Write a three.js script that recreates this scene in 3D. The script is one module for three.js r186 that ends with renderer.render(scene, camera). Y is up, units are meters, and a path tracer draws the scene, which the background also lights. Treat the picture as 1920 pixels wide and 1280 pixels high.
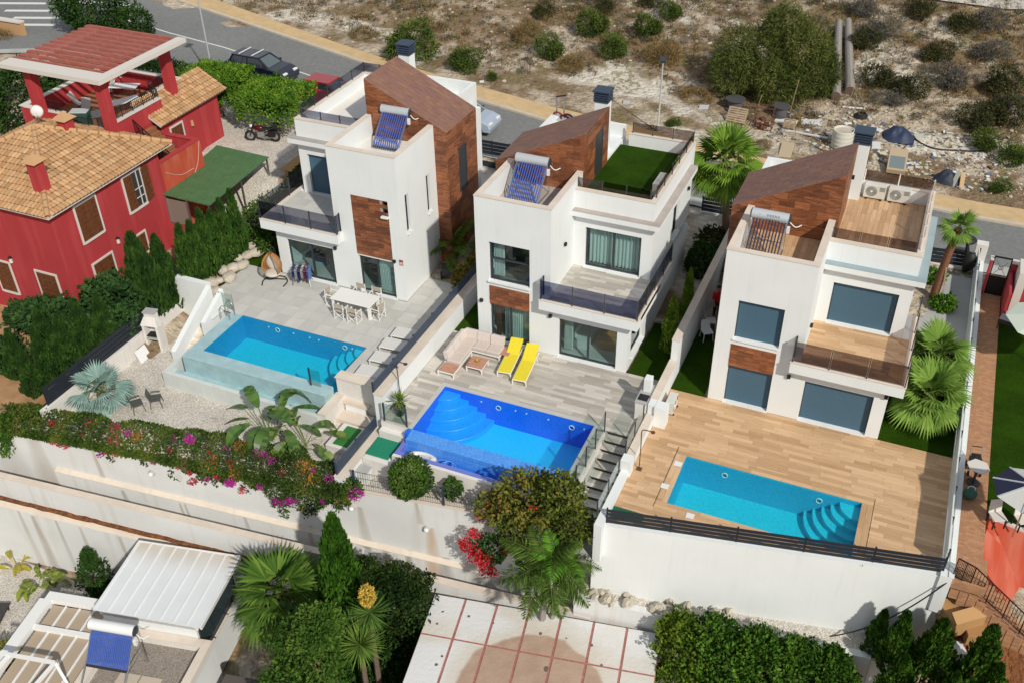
import * as THREE from 'three';
import { mergeGeometries } from 'three/addons/utils/BufferGeometryUtils.js';
import { MarchingCubes } from 'three/addons/objects/MarchingCubes.js';

// ---------- camera, sky, sun, exposure ----------
const scene = new THREE.Scene();
const camera = new THREE.PerspectiveCamera(37.7525, 1024 / 682, 0.5, 1500);
{
  const yaw = -0.41629706, pit = 0.62763111, rol = -0.01575965;
  const cy = Math.cos(yaw), sy = Math.sin(yaw), cp = Math.cos(pit), sp = Math.sin(pit), cr = Math.cos(rol), sr = Math.sin(rol);
  const fwd = new THREE.Vector3(sy * cp, -sp, -cy * cp), right = new THREE.Vector3(cy, 0, sy);
  const up = new THREE.Vector3().crossVectors(right, fwd);
  const r2 = right.clone().multiplyScalar(cr).addScaledVector(up, sr), u2 = up.clone().multiplyScalar(cr).addScaledVector(right, -sr);
  camera.position.set(0, 27, 0);
  camera.quaternion.setFromRotationMatrix(new THREE.Matrix4().makeBasis(r2, u2, fwd.clone().negate()));
  camera.updateMatrixWorld();
}
const sunDir = new THREE.Vector3(0.77, 0.80, 0.64).normalize();
// hazy bright sky, computed: pale at the horizon, soft blue overhead, thin cloud
{
  const w = 512, h = 256, d = new Float32Array(w * h * 4), hs = (a, b) => { const q = Math.sin(a * 127.1 + b * 311.7) * 43758.5453; return q - Math.floor(q); };
  const n2 = (x, y, p) => { const i = Math.floor(x), j = Math.floor(y), f = x - i, g = y - j, u = f * f * (3 - 2 * f), v = g * g * (3 - 2 * g), m = a => ((a % p) + p) % p; return (hs(m(i), j) * (1 - u) + hs(m(i + 1), j) * u) * (1 - v) + (hs(m(i), j + 1) * (1 - u) + hs(m(i + 1), j + 1) * u) * v; };
  const K = 0.95;
  for (let j = 0; j < h; j++) for (let i = 0; i < w; i++) {
    const e = Math.sin(((j + 0.5) / h - 0.5) * Math.PI), k = (j * w + i) * 4, t = Math.pow(Math.max(0, e), 0.55), u = i / w;
    const c = 0.5 * n2(u * 8, e * 6, 8) + 0.3 * n2(u * 16, e * 13, 16) + 0.2 * n2(u * 32, e * 27, 32), cl = Math.max(0, c - 0.42) * 1.5;
    const a = [0.56, 0.55, 0.52], b = [0.27, 0.32, 0.40], g = [0.30, 0.26, 0.21];
    for (let q = 0; q < 3; q++) d[k + q] = K * (e < 0 ? g[q] : (a[q] + (b[q] - a[q]) * t) * (1 - cl) + 0.62 * cl);
    d[k + 3] = 1;
  }
  const t = new THREE.DataTexture(d, w, h, THREE.RGBAFormat, THREE.FloatType); t.mapping = THREE.EquirectangularReflectionMapping; t.magFilter = t.minFilter = THREE.LinearFilter; t.needsUpdate = true;
  scene.background = t; scene.environment = t;
}
const sun = new THREE.DirectionalLight(new THREE.Color(1, 0.945, 0.83), 3.5);
sun.position.copy(sunDir).multiplyScalar(120).add(new THREE.Vector3(-15, 0, -38));
sun.target.position.set(-15, 0, -38);
sun.castShadow = true; sun.shadow.radius = 2.5;
sun.shadow.mapSize.set(4096, 4096);
Object.assign(sun.shadow.camera, { left: -60, right: 60, top: 60, bottom: -60, near: 1, far: 300 });
scene.add(sun, sun.target);
const renderer = new THREE.WebGLRenderer({ antialias: true });
renderer.setSize(1024, 682);
renderer.toneMapping = THREE.LinearToneMapping;
renderer.toneMappingExposure = 1.0;
renderer.shadowMap.enabled = true;

// ---------- random, noise ----------
let seed_ = 12345;
const R = () => { seed_ = (seed_ + 0x6D2B79F5) | 0; let t = Math.imul(seed_ ^ (seed_ >>> 15), 1 | seed_); t = (t + Math.imul(t ^ (t >>> 7), 61 | t)) ^ t; return ((t ^ (t >>> 14)) >>> 0) / 4294967296; };
const rr = (a, b) => a + (b - a) * R();
const pick = a => a[Math.floor(R() * a.length)];
const seed = n => { seed_ = n * 7919 + 17; };
const lat = (() => { seed(5); const a = new Float32Array(65536); for (let i = 0; i < 65536; i++) a[i] = R(); return a; })();
const vn = (x, y, p) => { // periodic value noise
  const xi = Math.floor(x), yi = Math.floor(y), fx = x - xi, fy = y - yi, u = fx * fx * (3 - 2 * fx), v = fy * fy * (3 - 2 * fy);
  const m = (a, b) => lat[((((a % p) + p) % p) & 255) + (((((b % p) + p) % p) & 255) << 8)];
  const a = m(xi, yi), b = m(xi + 1, yi), c = m(xi, yi + 1), d = m(xi + 1, yi + 1);
  return a + (b - a) * u + (c - a) * v + (a - b - c + d) * u * v;
};
const fbm = (x, y, p, o = 4) => { let s = 0, a = 0.5, n = 0; for (let i = 0; i < o; i++) { s += a * vn(x + i * 17, y + i * 31, p); n += a; x *= 2; y *= 2; p *= 2; a *= 0.5; } return s / n; };
const clamp = (x, a = 0, b = 1) => Math.min(b, Math.max(a, x));
const sst = (a, b, x) => { const t = clamp((x - a) / (b - a)); return t * t * (3 - 2 * t); };
const mix = (a, b, t) => a + (b - a) * t;
const mix3 = (a, b, t) => [mix(a[0], b[0], t), mix(a[1], b[1], t), mix(a[2], b[2], t)];

// ---------- textures & materials ----------
const toS = c => { c = clamp(c); return 255 * (c <= 0.0031308 ? 12.92 * c : 1.055 * Math.pow(c, 1 / 2.4) - 0.055); };
function tex(w, h, fn, srgb = true) {
  const d = new Uint8Array(w * h * 4);
  for (let j = 0; j < h; j++) for (let i = 0; i < w; i++) {
    const c = fn(i / w, j / h), k = (j * w + i) * 4;
    for (let q = 0; q < 3; q++) d[k + q] = srgb ? toS(c[q]) : 255 * clamp(c[q]);
    d[k + 3] = 255;
  }
  const t = new THREE.DataTexture(d, w, h, THREE.RGBAFormat);
  t.wrapS = t.wrapT = THREE.RepeatWrapping; t.magFilter = THREE.LinearFilter; t.minFilter = THREE.LinearMipmapLinearFilter; t.generateMipmaps = true;
  if (srgb) t.colorSpace = THREE.SRGBColorSpace;
  t.needsUpdate = true; return t;
}
const rep = (t, sx, sy = sx) => { const c = t.clone(); c.repeat.set(1 / sx, 1 / sy); c.needsUpdate = true; return c; };
function M(c, o = {}) {
  const { rough = 0.8, metal = 0, map, bump, bs = 0.01, phys, side, ...rest } = o;
  const K = phys ? THREE.MeshPhysicalMaterial : THREE.MeshStandardMaterial;
  const m = new K({ color: new THREE.Color().setRGB(...c), roughness: rough, metalness: metal, side: side ?? THREE.FrontSide, ...rest });
  if (map) { m.map = map; }
  if (bump) { m.bumpMap = bump; m.bumpScale = bs; }
  return m;
}
const noiseT = tex(256, 256, (u, v) => { const n = fbm(u * 16, v * 16, 16, 4); return [n, n, n]; }, false);
const fineT = tex(256, 256, (u, v) => { const n = fbm(u * 64, v * 64, 64, 2); return [n, n, n]; }, false);
const tint = (base, amp, f, st = 0, size = 512) => tex(size, size, (u, v) => {
  let k = 1 + amp * (fbm(u * f, v * f, f, 5) - 0.5) * 2;
  if (st) { const s = fbm(u * 48 + 3, v * 2, 48, 3); k -= st * Math.max(0, s - 0.55) * sst(0.1, 0.9, fbm(u * 6, v * 4 + 9, 6, 3)); }
  return [base[0] * k, base[1] * k * (1 - st * 0.02), base[2] * k];
});
const WH = [1, 1, 1];
const mat = {};
mat.white = M(WH, { map: rep(tint([0.785, 0.815, 0.825], 0.035, 6, 0.15), 6), bump: rep(fineT, 1.2), bs: 0.003, rough: 0.9 });
mat.white2 = M(WH, { map: rep(tint([0.74, 0.715, 0.68], 0.08, 6, 0.35), 5), bump: rep(fineT, 1.2), bs: 0.004, rough: 0.9 });
mat.cap = M(WH, { map: rep(tint([0.70, 0.61, 0.52], 0.14, 8, 0.2), 4), rough: 0.85, bump: rep(fineT, 1), bs: 0.002 });
mat.ledgeGrey = M(WH, { map: rep(tint([0.36, 0.35, 0.34], 0.16, 8), 4), rough: 0.85 });
mat.ledgeBeige = M(WH, { map: rep(tint([0.42, 0.37, 0.34], 0.2, 8), 4), rough: 0.85 });
mat.ledgeBlue = M(WH, { map: rep(tint([0.30, 0.38, 0.42], 0.1, 8), 4), rough: 0.85 });
mat.frame = M([0.05, 0.058, 0.068], { rough: 0.45, metal: 0.3 });
mat.fenceDark = M([0.022, 0.028, 0.04], { rough: 0.5, metal: 0.2 });
mat.fenceBlue = M([0.04, 0.065, 0.11], { rough: 0.45, metal: 0.2 });
mat.steel = M([0.5, 0.5, 0.5], { rough: 0.35, metal: 0.9 });
mat.post = M([0.09, 0.095, 0.1], { rough: 0.4, metal: 0.6 });
mat.black = M([0.012, 0.012, 0.013], { rough: 0.6 });
mat.rubber = M([0.015, 0.015, 0.016], { rough: 0.85 });
mat.shutter = M([0.062, 0.135, 0.20], { rough: 0.55 });
mat.smoke = M([0.52, 0.53, 0.60], { phys: 1, transmission: 1, thickness: 0, rough: 0.03, ior: 1.45, side: THREE.DoubleSide });
mat.smokeBrown = M([0.58, 0.53, 0.52], { phys: 1, transmission: 1, thickness: 0, rough: 0.03, ior: 1.45, side: THREE.DoubleSide });
mat.clearGlass = M([0.80, 0.86, 0.84], { phys: 1, transmission: 1, thickness: 0, rough: 0.02, ior: 1.45, side: THREE.DoubleSide });
mat.winGlass = M([0.74, 0.84, 0.84], { phys: 1, transmission: 1, thickness: 0, rough: 0.02, ior: 1.5, side: THREE.DoubleSide });
mat.curtain = M([0.74, 0.76, 0.74], { rough: 0.95, side: THREE.DoubleSide });
mat.inside = M([0.25, 0.23, 0.21], { rough: 0.9 });
mat.pvc = M([0.78, 0.79, 0.8], { rough: 0.45 });
mat.paintWhite = M([0.8, 0.8, 0.79], { rough: 0.6 });
mat.hose = M([0.02, 0.02, 0.02], { rough: 0.7 });
// wood-look porcelain cladding
const grain = (a, b, seedo) => tex(512, 256, (u, v) => {
  const n = fbm(u * 6 + seedo, v * 48, 48, 4), k = fbm(u * 3, v * 10 + seedo, 12, 3);
  const t = clamp(0.5 + (n - 0.5) * 1.6 + (k - 0.5) * 0.9); return mix3(a, b, t);
});
const cladT = [0, 1.5, 3, 5, 6.5].map(i => grain([0.16 - 0.013 * i, 0.050 - 0.004 * i, 0.02 - 0.001 * i], [0.42 - 0.028 * i, 0.155 - 0.011 * i, 0.066 - 0.005 * i], i * 3));
mat.clad = cladT.map(t => M(WH, { map: rep(t, 1.3, 0.6), rough: 0.45 }));
const cladT2 = [1, 2, 3].map(i => grain([0.20 - 0.012 * i, 0.10 - 0.006 * i, 0.064], [0.33 - 0.018 * i, 0.175 - 0.01 * i, 0.115], i * 5));
mat.cladTop = cladT2.map(t => M(WH, { map: rep(t, 1.3, 0.6), rough: 0.6 }));
mat.grout = M([0.40, 0.30, 0.25], { rough: 0.9 });
// decks: per-plank colour through vertex colours x grain map
mat.deckGrain = M(WH, { map: rep(tex(512, 256, (u, v) => { const t = fbm(u * 5, v * 40, 40, 4); const k = 0.80 + 0.4 * t; return [k * 0.92, k * 0.92, k * 0.92]; }), 1.6, 0.9), vertexColors: true, rough: 0.55 });
mat.deckBase = M([0.2, 0.16, 0.12], { rough: 0.9 });
mat.tileBase = M([0.36, 0.34, 0.31], { rough: 0.9 });
mat.terraceTile = [0.0, 0.03, -0.03, 0.015, -0.015].map((d, i) => M(WH, { map: rep(tint([0.55 + d, 0.54 + d, 0.515 + d], 0.1, 4 + i, 0, 256), 2.2 + 0.3 * i), rough: 0.6 }));
mat.lawn = M(WH, { map: rep(tex(512, 512, (u, v) => { const a = fbm(u * 4, v * 4, 4, 3), b = fbm(u * 128, v * 128, 128, 2); const k = 0.72 + 0.5 * (a - 0.5) + 0.8 * (b - 0.5); return [0.042 * k + 0.002, 0.115 * k, 0.004 * k]; }), 3.2), bump: rep(fineT, 0.25), bs: 0.03, rough: 0.95, phys: 1, specularIntensity: 0.15 });
mat.gravel = M(WH, { map: rep(tex(512, 512, (u, v) => { const a = fbm(u * 100, v * 100, 100, 2), b = fbm(u * 5, v * 5, 5, 4); const k = 0.80 + 0.75 * (a - 0.5) + 0.25 * (b - 0.5); return [0.80 * k, 0.74 * k, 0.66 * k]; }), 4), bump: rep(fineT, 1.6), bs: 0.05, rough: 0.95 });
mat.asphalt = M(WH, { map: rep(tex(512, 512, (u, v) => { const a = fbm(u * 3, v * 3, 3, 5), b = fbm(u * 120, v * 120, 120, 2); const k = 1 + 0.35 * (a - 0.5) + 0.35 * (b - 0.5); return [0.195 * k, 0.20 * k, 0.20 * k]; }), 14), rough: 0.9 });
mat.kerb = M(WH, { map: rep(tint([0.55, 0.48, 0.38], 0.14, 12), 3), rough: 0.9 });
mat.pavement = M(WH, { map: rep(tint([0.58, 0.41, 0.22], 0.16, 16), 6), rough: 0.9 });
mat.concrete = M(WH, { map: rep(tint([0.42, 0.42, 0.41], 0.16, 6), 5), rough: 0.9 });
mat.soil = M(WH, { map: rep(tint([0.20, 0.075, 0.025], 0.6, 32), 4), bump: rep(noiseT, 1.5), bs: 0.12, rough: 1 });
mat.path = M(WH, { map: rep(tex(512, 512, (u, v) => { const i = Math.floor(v * 24), off = (i % 2) * 0.5; const x = u * 12 + off, y = v * 24; const fx = x - Math.floor(x), fy = y - i; const e = Math.min(fx * 2, 2 - fx * 2, fy, 1 - fy); const n = vn(Math.floor(x) + 5, i * 3, 251); const k = 0.8 + 0.35 * n + 0.2 * (fbm(u * 6, v * 6, 6, 3) - 0.5); return e < 0.09 ? [0.34, 0.2, 0.12] : [0.46 * k, 0.23 * k, 0.12 * k]; }), 2.4), rough: 0.85 });
mat.redWall = M(WH, { map: rep(tex(512, 512, (u, v) => { const k = 1 + 0.22 * (fbm(u * 5, v * 5, 5, 4) - 0.5), w = sst(0.5, 0.75, fbm(u * 24, v * 2 + 3, 24, 3)) * 0.10; return [0.42 * k + w * 0.4, 0.036 * k + w * 0.14, 0.042 * k + w * 0.15]; }), 7), bump: rep(fineT, 1), bs: 0.004, rough: 0.9 });
mat.orangeWall = M(WH, { map: rep(tex(512, 512, (u, v) => { const k = 1 + 0.3 * (fbm(u * 4, v * 4, 4, 4) - 0.5), w = sst(0.45, 0.8, fbm(u * 10, v * 2 + 5, 10, 4)); return mix3([0.50 * k, 0.075 * k, 0.035 * k], [0.6, 0.22, 0.15], w * 0.6); }), 6), bump: rep(fineT, 1), bs: 0.004, rough: 0.9 });
mat.trim = M([0.66, 0.62, 0.58], { rough: 0.85 });
mat.wood = M(WH, { map: rep(grain([0.09, 0.028, 0.010], [0.2, 0.072, 0.026], 2), 0.5, 1.2), rough: 0.6 });
mat.rust = M([0.13, 0.05, 0.03], { rough: 0.9 });
mat.palletWood = M(WH, { map: rep(grain([0.24, 0.17, 0.11], [0.5, 0.38, 0.26], 4), 1.2, 0.5), rough: 0.9 });
mat.iron = M([0.018, 0.014, 0.016], { rough: 0.5, metal: 0.4 });
mat.leaf = M(WH, { phys: 1, specularIntensity: 0.25, vertexColors: true, side: THREE.DoubleSide, rough: 0.75 });
mat.leafGloss = M(WH, { vertexColors: true, side: THREE.DoubleSide, rough: 0.42 });
mat.bark = M(WH, { map: rep(tint([0.17, 0.12, 0.085], 0.5, 16), 0.8), bump: rep(noiseT, 0.4), bs: 0.03, rough: 0.95 });
mat.palmBark = M(WH, { map: rep(tint([0.26, 0.16, 0.10], 0.5, 24), 1), bump: rep(noiseT, 0.3), bs: 0.03, rough: 0.95 });
mat.greyBark = M(WH, { map: rep(tint([0.34, 0.31, 0.28], 0.35, 24), 1), bump: rep(noiseT, 0.3), bs: 0.03, rough: 0.95 });
mat.stone = M(WH, { map: rep(tint([0.5, 0.45, 0.37], 0.25, 8), 1.5), rough: 0.95 });

// ---------- geometry helpers ----------
const V3 = (x, y, z) => new THREE.Vector3(x, y, z);
function boxUV(g) { // uv in metres from the dominant normal
  const p = g.attributes.position, n = g.attributes.normal, uv = new Float32Array(p.count * 2);
  for (let i = 0; i < p.count; i++) {
    const ax = Math.abs(n.getX(i)), ay = Math.abs(n.getY(i)), az = Math.abs(n.getZ(i));
    let u, v;
    if (ay >= ax && ay >= az) { u = p.getX(i); v = -p.getZ(i); } else if (ax >= az) { u = -p.getZ(i); v = p.getY(i); } else { u = p.getX(i); v = p.getY(i); }
    uv[i * 2] = u; uv[i * 2 + 1] = v;
  }
  g.setAttribute('uv', new THREE.BufferAttribute(uv, 2)); return g;
}
const ni = g => { const q = g.index ? g.toNonIndexed() : g; for (const k of Object.keys(q.attributes)) if (!['position', 'normal', 'uv', 'color'].includes(k)) q.deleteAttribute(k); return q; };
function B(x0, y0, z0, x1, y1, z1) {
  if (x0 > x1) [x0, x1] = [x1, x0]; if (y0 > y1) [y0, y1] = [y1, y0]; if (z0 > z1) [z0, z1] = [z1, z0];
  const g = ni(new THREE.BoxGeometry(x1 - x0, y1 - y0, z1 - z0)); g.translate((x0 + x1) / 2, (y0 + y1) / 2, (z0 + z1) / 2); return boxUV(g);
}
// centred box with chamfered vertical edges and top
function CB(w, h, d, c = 0.02) {
  const s = new THREE.Shape(); const a = w / 2 - c, b = d / 2 - c;
  s.moveTo(-a, -b); s.lineTo(a, -b); s.lineTo(a, b); s.lineTo(-a, b); s.closePath();
  const g = new THREE.ExtrudeGeometry(s, { depth: Math.max(0.001, h - 2 * c), bevelEnabled: true, bevelThickness: c, bevelSize: c, bevelSegments: 2 });
  g.rotateX(-Math.PI / 2); g.translate(0, c, 0); return boxUV(ni(g));
}
const C = (r0, r1, h, x = 0, y = 0, z = 0, seg = 12) => boxUV(ni(new THREE.CylinderGeometry(r1, r0, h, seg)).translate(x, y + h / 2, z));
function bar(a, b, w = 0.04, h = w) { // box bar between two points
  const d = V3(b[0] - a[0], b[1] - a[1], b[2] - a[2]), L = d.length(); const g = ni(new THREE.BoxGeometry(w, h, L));
  boxUV(g); const m = new THREE.Matrix4(); const z = d.clone().normalize(); const up = Math.abs(z.y) > 0.98 ? V3(1, 0, 0) : V3(0, 1, 0);
  const x = V3().crossVectors(up, z).normalize(), y = V3().crossVectors(z, x);
  m.makeBasis(x, y, z); m.setPosition((a[0] + b[0]) / 2, (a[1] + b[1]) / 2, (a[2] + b[2]) / 2); return g.applyMatrix4(m);
}
function tube(pts, r, seg = 6, n = 0) {
  const c = new THREE.CatmullRomCurve3(pts.map(p => V3(...p))); return ni(new THREE.TubeGeometry(c, n || Math.max(4, pts.length * 4), r, seg));
}
const rod = (a, b, r = 0.02, seg = 6) => ni(new THREE.TubeGeometry(new THREE.LineCurve3(V3(...a), V3(...b)), 1, r, seg));
function fromTris(pos, col) {
  const g = new THREE.BufferGeometry(); g.setAttribute('position', new THREE.Float32BufferAttribute(pos, 3));
  if (col) g.setAttribute('color', new THREE.Float32BufferAttribute(col, 3)); g.computeVertexNormals(); return boxUV(g);
}
// convex planar polygon (3D points, counter-clockwise seen from outside) thickened backwards along -n by t
function prism(pts, t) {
  const P = pts.map(p => V3(...p)), n = V3().crossVectors(P[1].clone().sub(P[0]), P[2].clone().sub(P[0])).normalize();
  const Q = P.map(p => p.clone().addScaledVector(n, -t)), pos = []; const tri = (a, b, c) => pos.push(a.x, a.y, a.z, b.x, b.y, b.z, c.x, c.y, c.z);
  for (let i = 1; i < P.length - 1; i++) { tri(P[0], P[i], P[i + 1]); tri(Q[0], Q[i + 1], Q[i]); }
  for (let i = 0; i < P.length; i++) { const j = (i + 1) % P.length; tri(P[i], Q[i], Q[j]); tri(P[i], Q[j], P[j]); }
  return fromTris(pos);
}
// vertical wall with rectangular holes, in its own plane: x 0..w, y 0..h, thickness t behind z = 0
function holed(outline, holes, t) {
  const s = new THREE.Shape(outline.map(p => new THREE.Vector2(...p)));
  for (const [a, b, c, d] of holes) { const h = new THREE.Path(); h.moveTo(a, b); h.lineTo(a, d); h.lineTo(c, d); h.lineTo(c, b); h.closePath(); s.holes.push(h); }
  const g = ni(new THREE.ExtrudeGeometry(s, { depth: t, bevelEnabled: false })); g.translate(0, 0, -t); return boxUV(g);
}
const colorize = (g, c) => { const n = g.attributes.position.count, a = new Float32Array(n * 3); for (let i = 0; i < n; i++) { a[i * 3] = c[0]; a[i * 3 + 1] = c[1]; a[i * 3 + 2] = c[2]; } g.setAttribute('color', new THREE.BufferAttribute(a, 3)); return g; };
const fan = a => Array.isArray(a) ? (a.length > 1 ? mergeGeometries(a) : a[0]) : a;
// ---------- objects ----------
const used = {};
function numbered(n) { used[n] = (used[n] ?? -1) + 1; return used[n] ? n + '_' + String(used[n]).padStart(3, '0') : n; }
function mesh(name, geo, m, parent, label) {
  const o = new THREE.Mesh(fan(geo), m); o.name = name; o.castShadow = o.receiveShadow = true; if (label) o.userData.label = label; if (parent) parent.add(o); return o;
}
function thing(name, label, category, pos = [0, 0, 0], ry = 0, group) {
  const g = new THREE.Group(); g.name = numbered(name); g.position.set(...pos); g.rotation.y = ry; g.userData = { label, category }; if (group) g.userData.group = group; scene.add(g); return g;
}
function structure(name, geo, m) { const o = mesh(numbered(name), geo, m, scene); o.userData.kind = 'structure'; return o; }
function stuff(name, geo, m, label, category) { const o = mesh(numbered(name), geo, m, scene); o.userData = { kind: 'stuff', label, category }; return o; }
function part(name, parent, pos = [0, 0, 0], ry = 0) { const g = new THREE.Group(); g.name = name; g.position.set(...pos); g.rotation.y = ry; parent.add(g); return g; }
function copy(root, pos, ry, label, group, sc) { const c = root.clone(); c.name = numbered(root.name.replace(/_\d{3}$/, '')); c.position.set(...pos); c.rotation.y = ry ?? root.rotation.y; c.userData = { ...root.userData }; if (label) c.userData.label = label; if (group) c.userData.group = group; if (sc) Array.isArray(sc) ? c.scale.set(...sc) : c.scale.setScalar(sc); scene.add(c); return c; }
// tile field: clipped convex polygon in a plane given by origin O and unit axes U, V (outside normal = U x V)
function clipPoly(poly, x0, y0, x1, y1) {
  const cut = (P, f) => { const o = []; for (let i = 0; i < P.length; i++) { const a = P[i], b = P[(i + 1) % P.length], fa = f(a), fb = f(b); if (fa >= 0) o.push(a); if ((fa >= 0) !== (fb >= 0)) { const t = fa / (fa - fb); o.push([mix(a[0], b[0], t), mix(a[1], b[1], t)]); } } return o; };
  let p = poly; for (const f of [q => q[0] - x0, q => x1 - q[0], q => q[1] - y0, q => y1 - q[1]]) { p = cut(p, f); if (p.length < 3) return []; } return p;
}
function tiles(parent, name, O, U, V, poly, tw, th, { gap = 0.011, t = 0.015, mats, bond = 0.5, off = 0, holes = [] } = {}) {
  const u = V3(...U), v = V3(...V), n = V3().crossVectors(u, v), o = V3(...O);
  const xs = poly.map(p => p[0]), ys = poly.map(p => p[1]); const x0 = Math.min(...xs), x1 = Math.max(...xs), y0 = Math.min(...ys), y1 = Math.max(...ys);
  const full = {}; let row = 0;
  for (let y = y0; y < y1 - 0.02; y += th, row++) for (let x = x0 - ((row * bond + off) % 1) * tw; x < x1 - 0.02; x += tw) {
    const q = clipPoly(poly, x + gap / 2, y + gap / 2, x + tw - gap / 2, y + th - gap / 2); if (q.length < 3) continue;
    let ar = 0; for (let i = 0; i < q.length; i++) { const a = q[i], b = q[(i + 1) % q.length]; ar += a[0] * b[1] - a[1] * b[0]; } if (Math.abs(ar) < 0.004) continue;
    if (holes.some(h => x + tw > h[0] + 0.02 && x < h[2] - 0.02 && y + th > h[1] + 0.02 && y < h[3] - 0.02 && (x + tw / 2 > h[0] && x + tw / 2 < h[2] && y + th / 2 > h[1] && y + th / 2 < h[3]))) continue;
    const isFull = Math.abs(Math.abs(ar) / 2 - (tw - gap) * (th - gap)) < 1e-5; const vi = Math.floor(R() * 3); const key = 'k' + vi; let g;
    const at = p => { const w = u.clone().multiplyScalar(p[0]).addScaledVector(v, p[1]).addScaledVector(n, t); return [w.x, w.y, w.z]; };
    const uvs = (gg, du, dv) => { const pp = gg.attributes.position, uv = gg.attributes.uv; for (let i = 0; i < pp.count; i++) { const w = V3(pp.getX(i), pp.getY(i), pp.getZ(i)); uv.setXY(i, w.dot(u) + du, w.dot(v) + dv); } return gg; };
    if (isFull) { g = full[key] ?? (full[key] = uvs(prism(clipPoly(poly.length ? [[gap / 2, gap / 2], [tw - gap / 2, gap / 2], [tw - gap / 2, th - gap / 2], [gap / 2, th - gap / 2]] : [], -1, -1, 99, 99).map(at), t), vi * 0.37, vi * 0.61)); }
    else g = uvs(prism(q.map(p => at([p[0] - x, p[1] - y])), t), R(), R());
    const m = mesh(name, g, pick(mats), parent); const w = o.clone().addScaledVector(u, x).addScaledVector(v, y).addScaledVector(n, (R() - 0.5) * 0.002); m.position.copy(w);
  }
}
// plank sheet: real boards with per-board tone, joined (too fine to pick apart)
function planks(x0, z0, x1, z1, y, { l = 1.2, w = 0.2, ca, cb, alongX = true, holes = [] }) {
  const gs = []; let row = 0; const A0 = alongX ? x0 : z0, A1 = alongX ? x1 : z1, W0 = alongX ? z0 : x0, W1 = alongX ? z1 : x1;
  for (let b = W0; b < W1 - 1e-3; b += w, row++) for (let a = A0 - l * R(); a < A1; a += l) {
    const a0 = Math.max(a, A0) + 0.003, a1 = Math.min(a + l, A1) - 0.003, b0 = b + 0.003, b1 = Math.min(b + w, W1) - 0.003; if (a1 - a0 < 0.02) continue;
    const [X0, Z0, X1, Z1] = alongX ? [a0, b0, a1, b1] : [b0, a0, b1, a1];
    let rects = [[X0, Z0, X1, Z1]];
    for (const h of holes) { const out = []; for (const r of rects) { if (r[2] <= h[0] || r[0] >= h[2] || r[3] <= h[1] || r[1] >= h[3]) { out.push(r); continue; } if (r[0] < h[0]) out.push([r[0], r[1], h[0], r[3]]); if (r[2] > h[2]) out.push([h[2], r[1], r[2], r[3]]); const c0 = Math.max(r[0], h[0]), c1 = Math.min(r[2], h[2]); if (r[1] < h[1]) out.push([c0, r[1], c1, h[1]]); if (r[3] > h[3]) out.push([c0, h[3], c1, r[3]]); } rects = out; }
    const t = R(), c = mix3(ca, cb, t), du = R() * 5, dv = R() * 3;
    for (const r of rects) { if (r[2] - r[0] < 0.01 || r[3] - r[1] < 0.01) continue; const g = B(r[0], y - 0.02, r[1], r[2], y, r[3]); const uv = g.attributes.uv; for (let i = 0; i < uv.count; i++) { let a = uv.getX(i), b2 = uv.getY(i); if (!alongX) [a, b2] = [b2, a]; uv.setXY(i, a + du, b2 + dv); } gs.push(colorize(g, c)); }
  }
  return mergeGeometries(gs);
}
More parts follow.
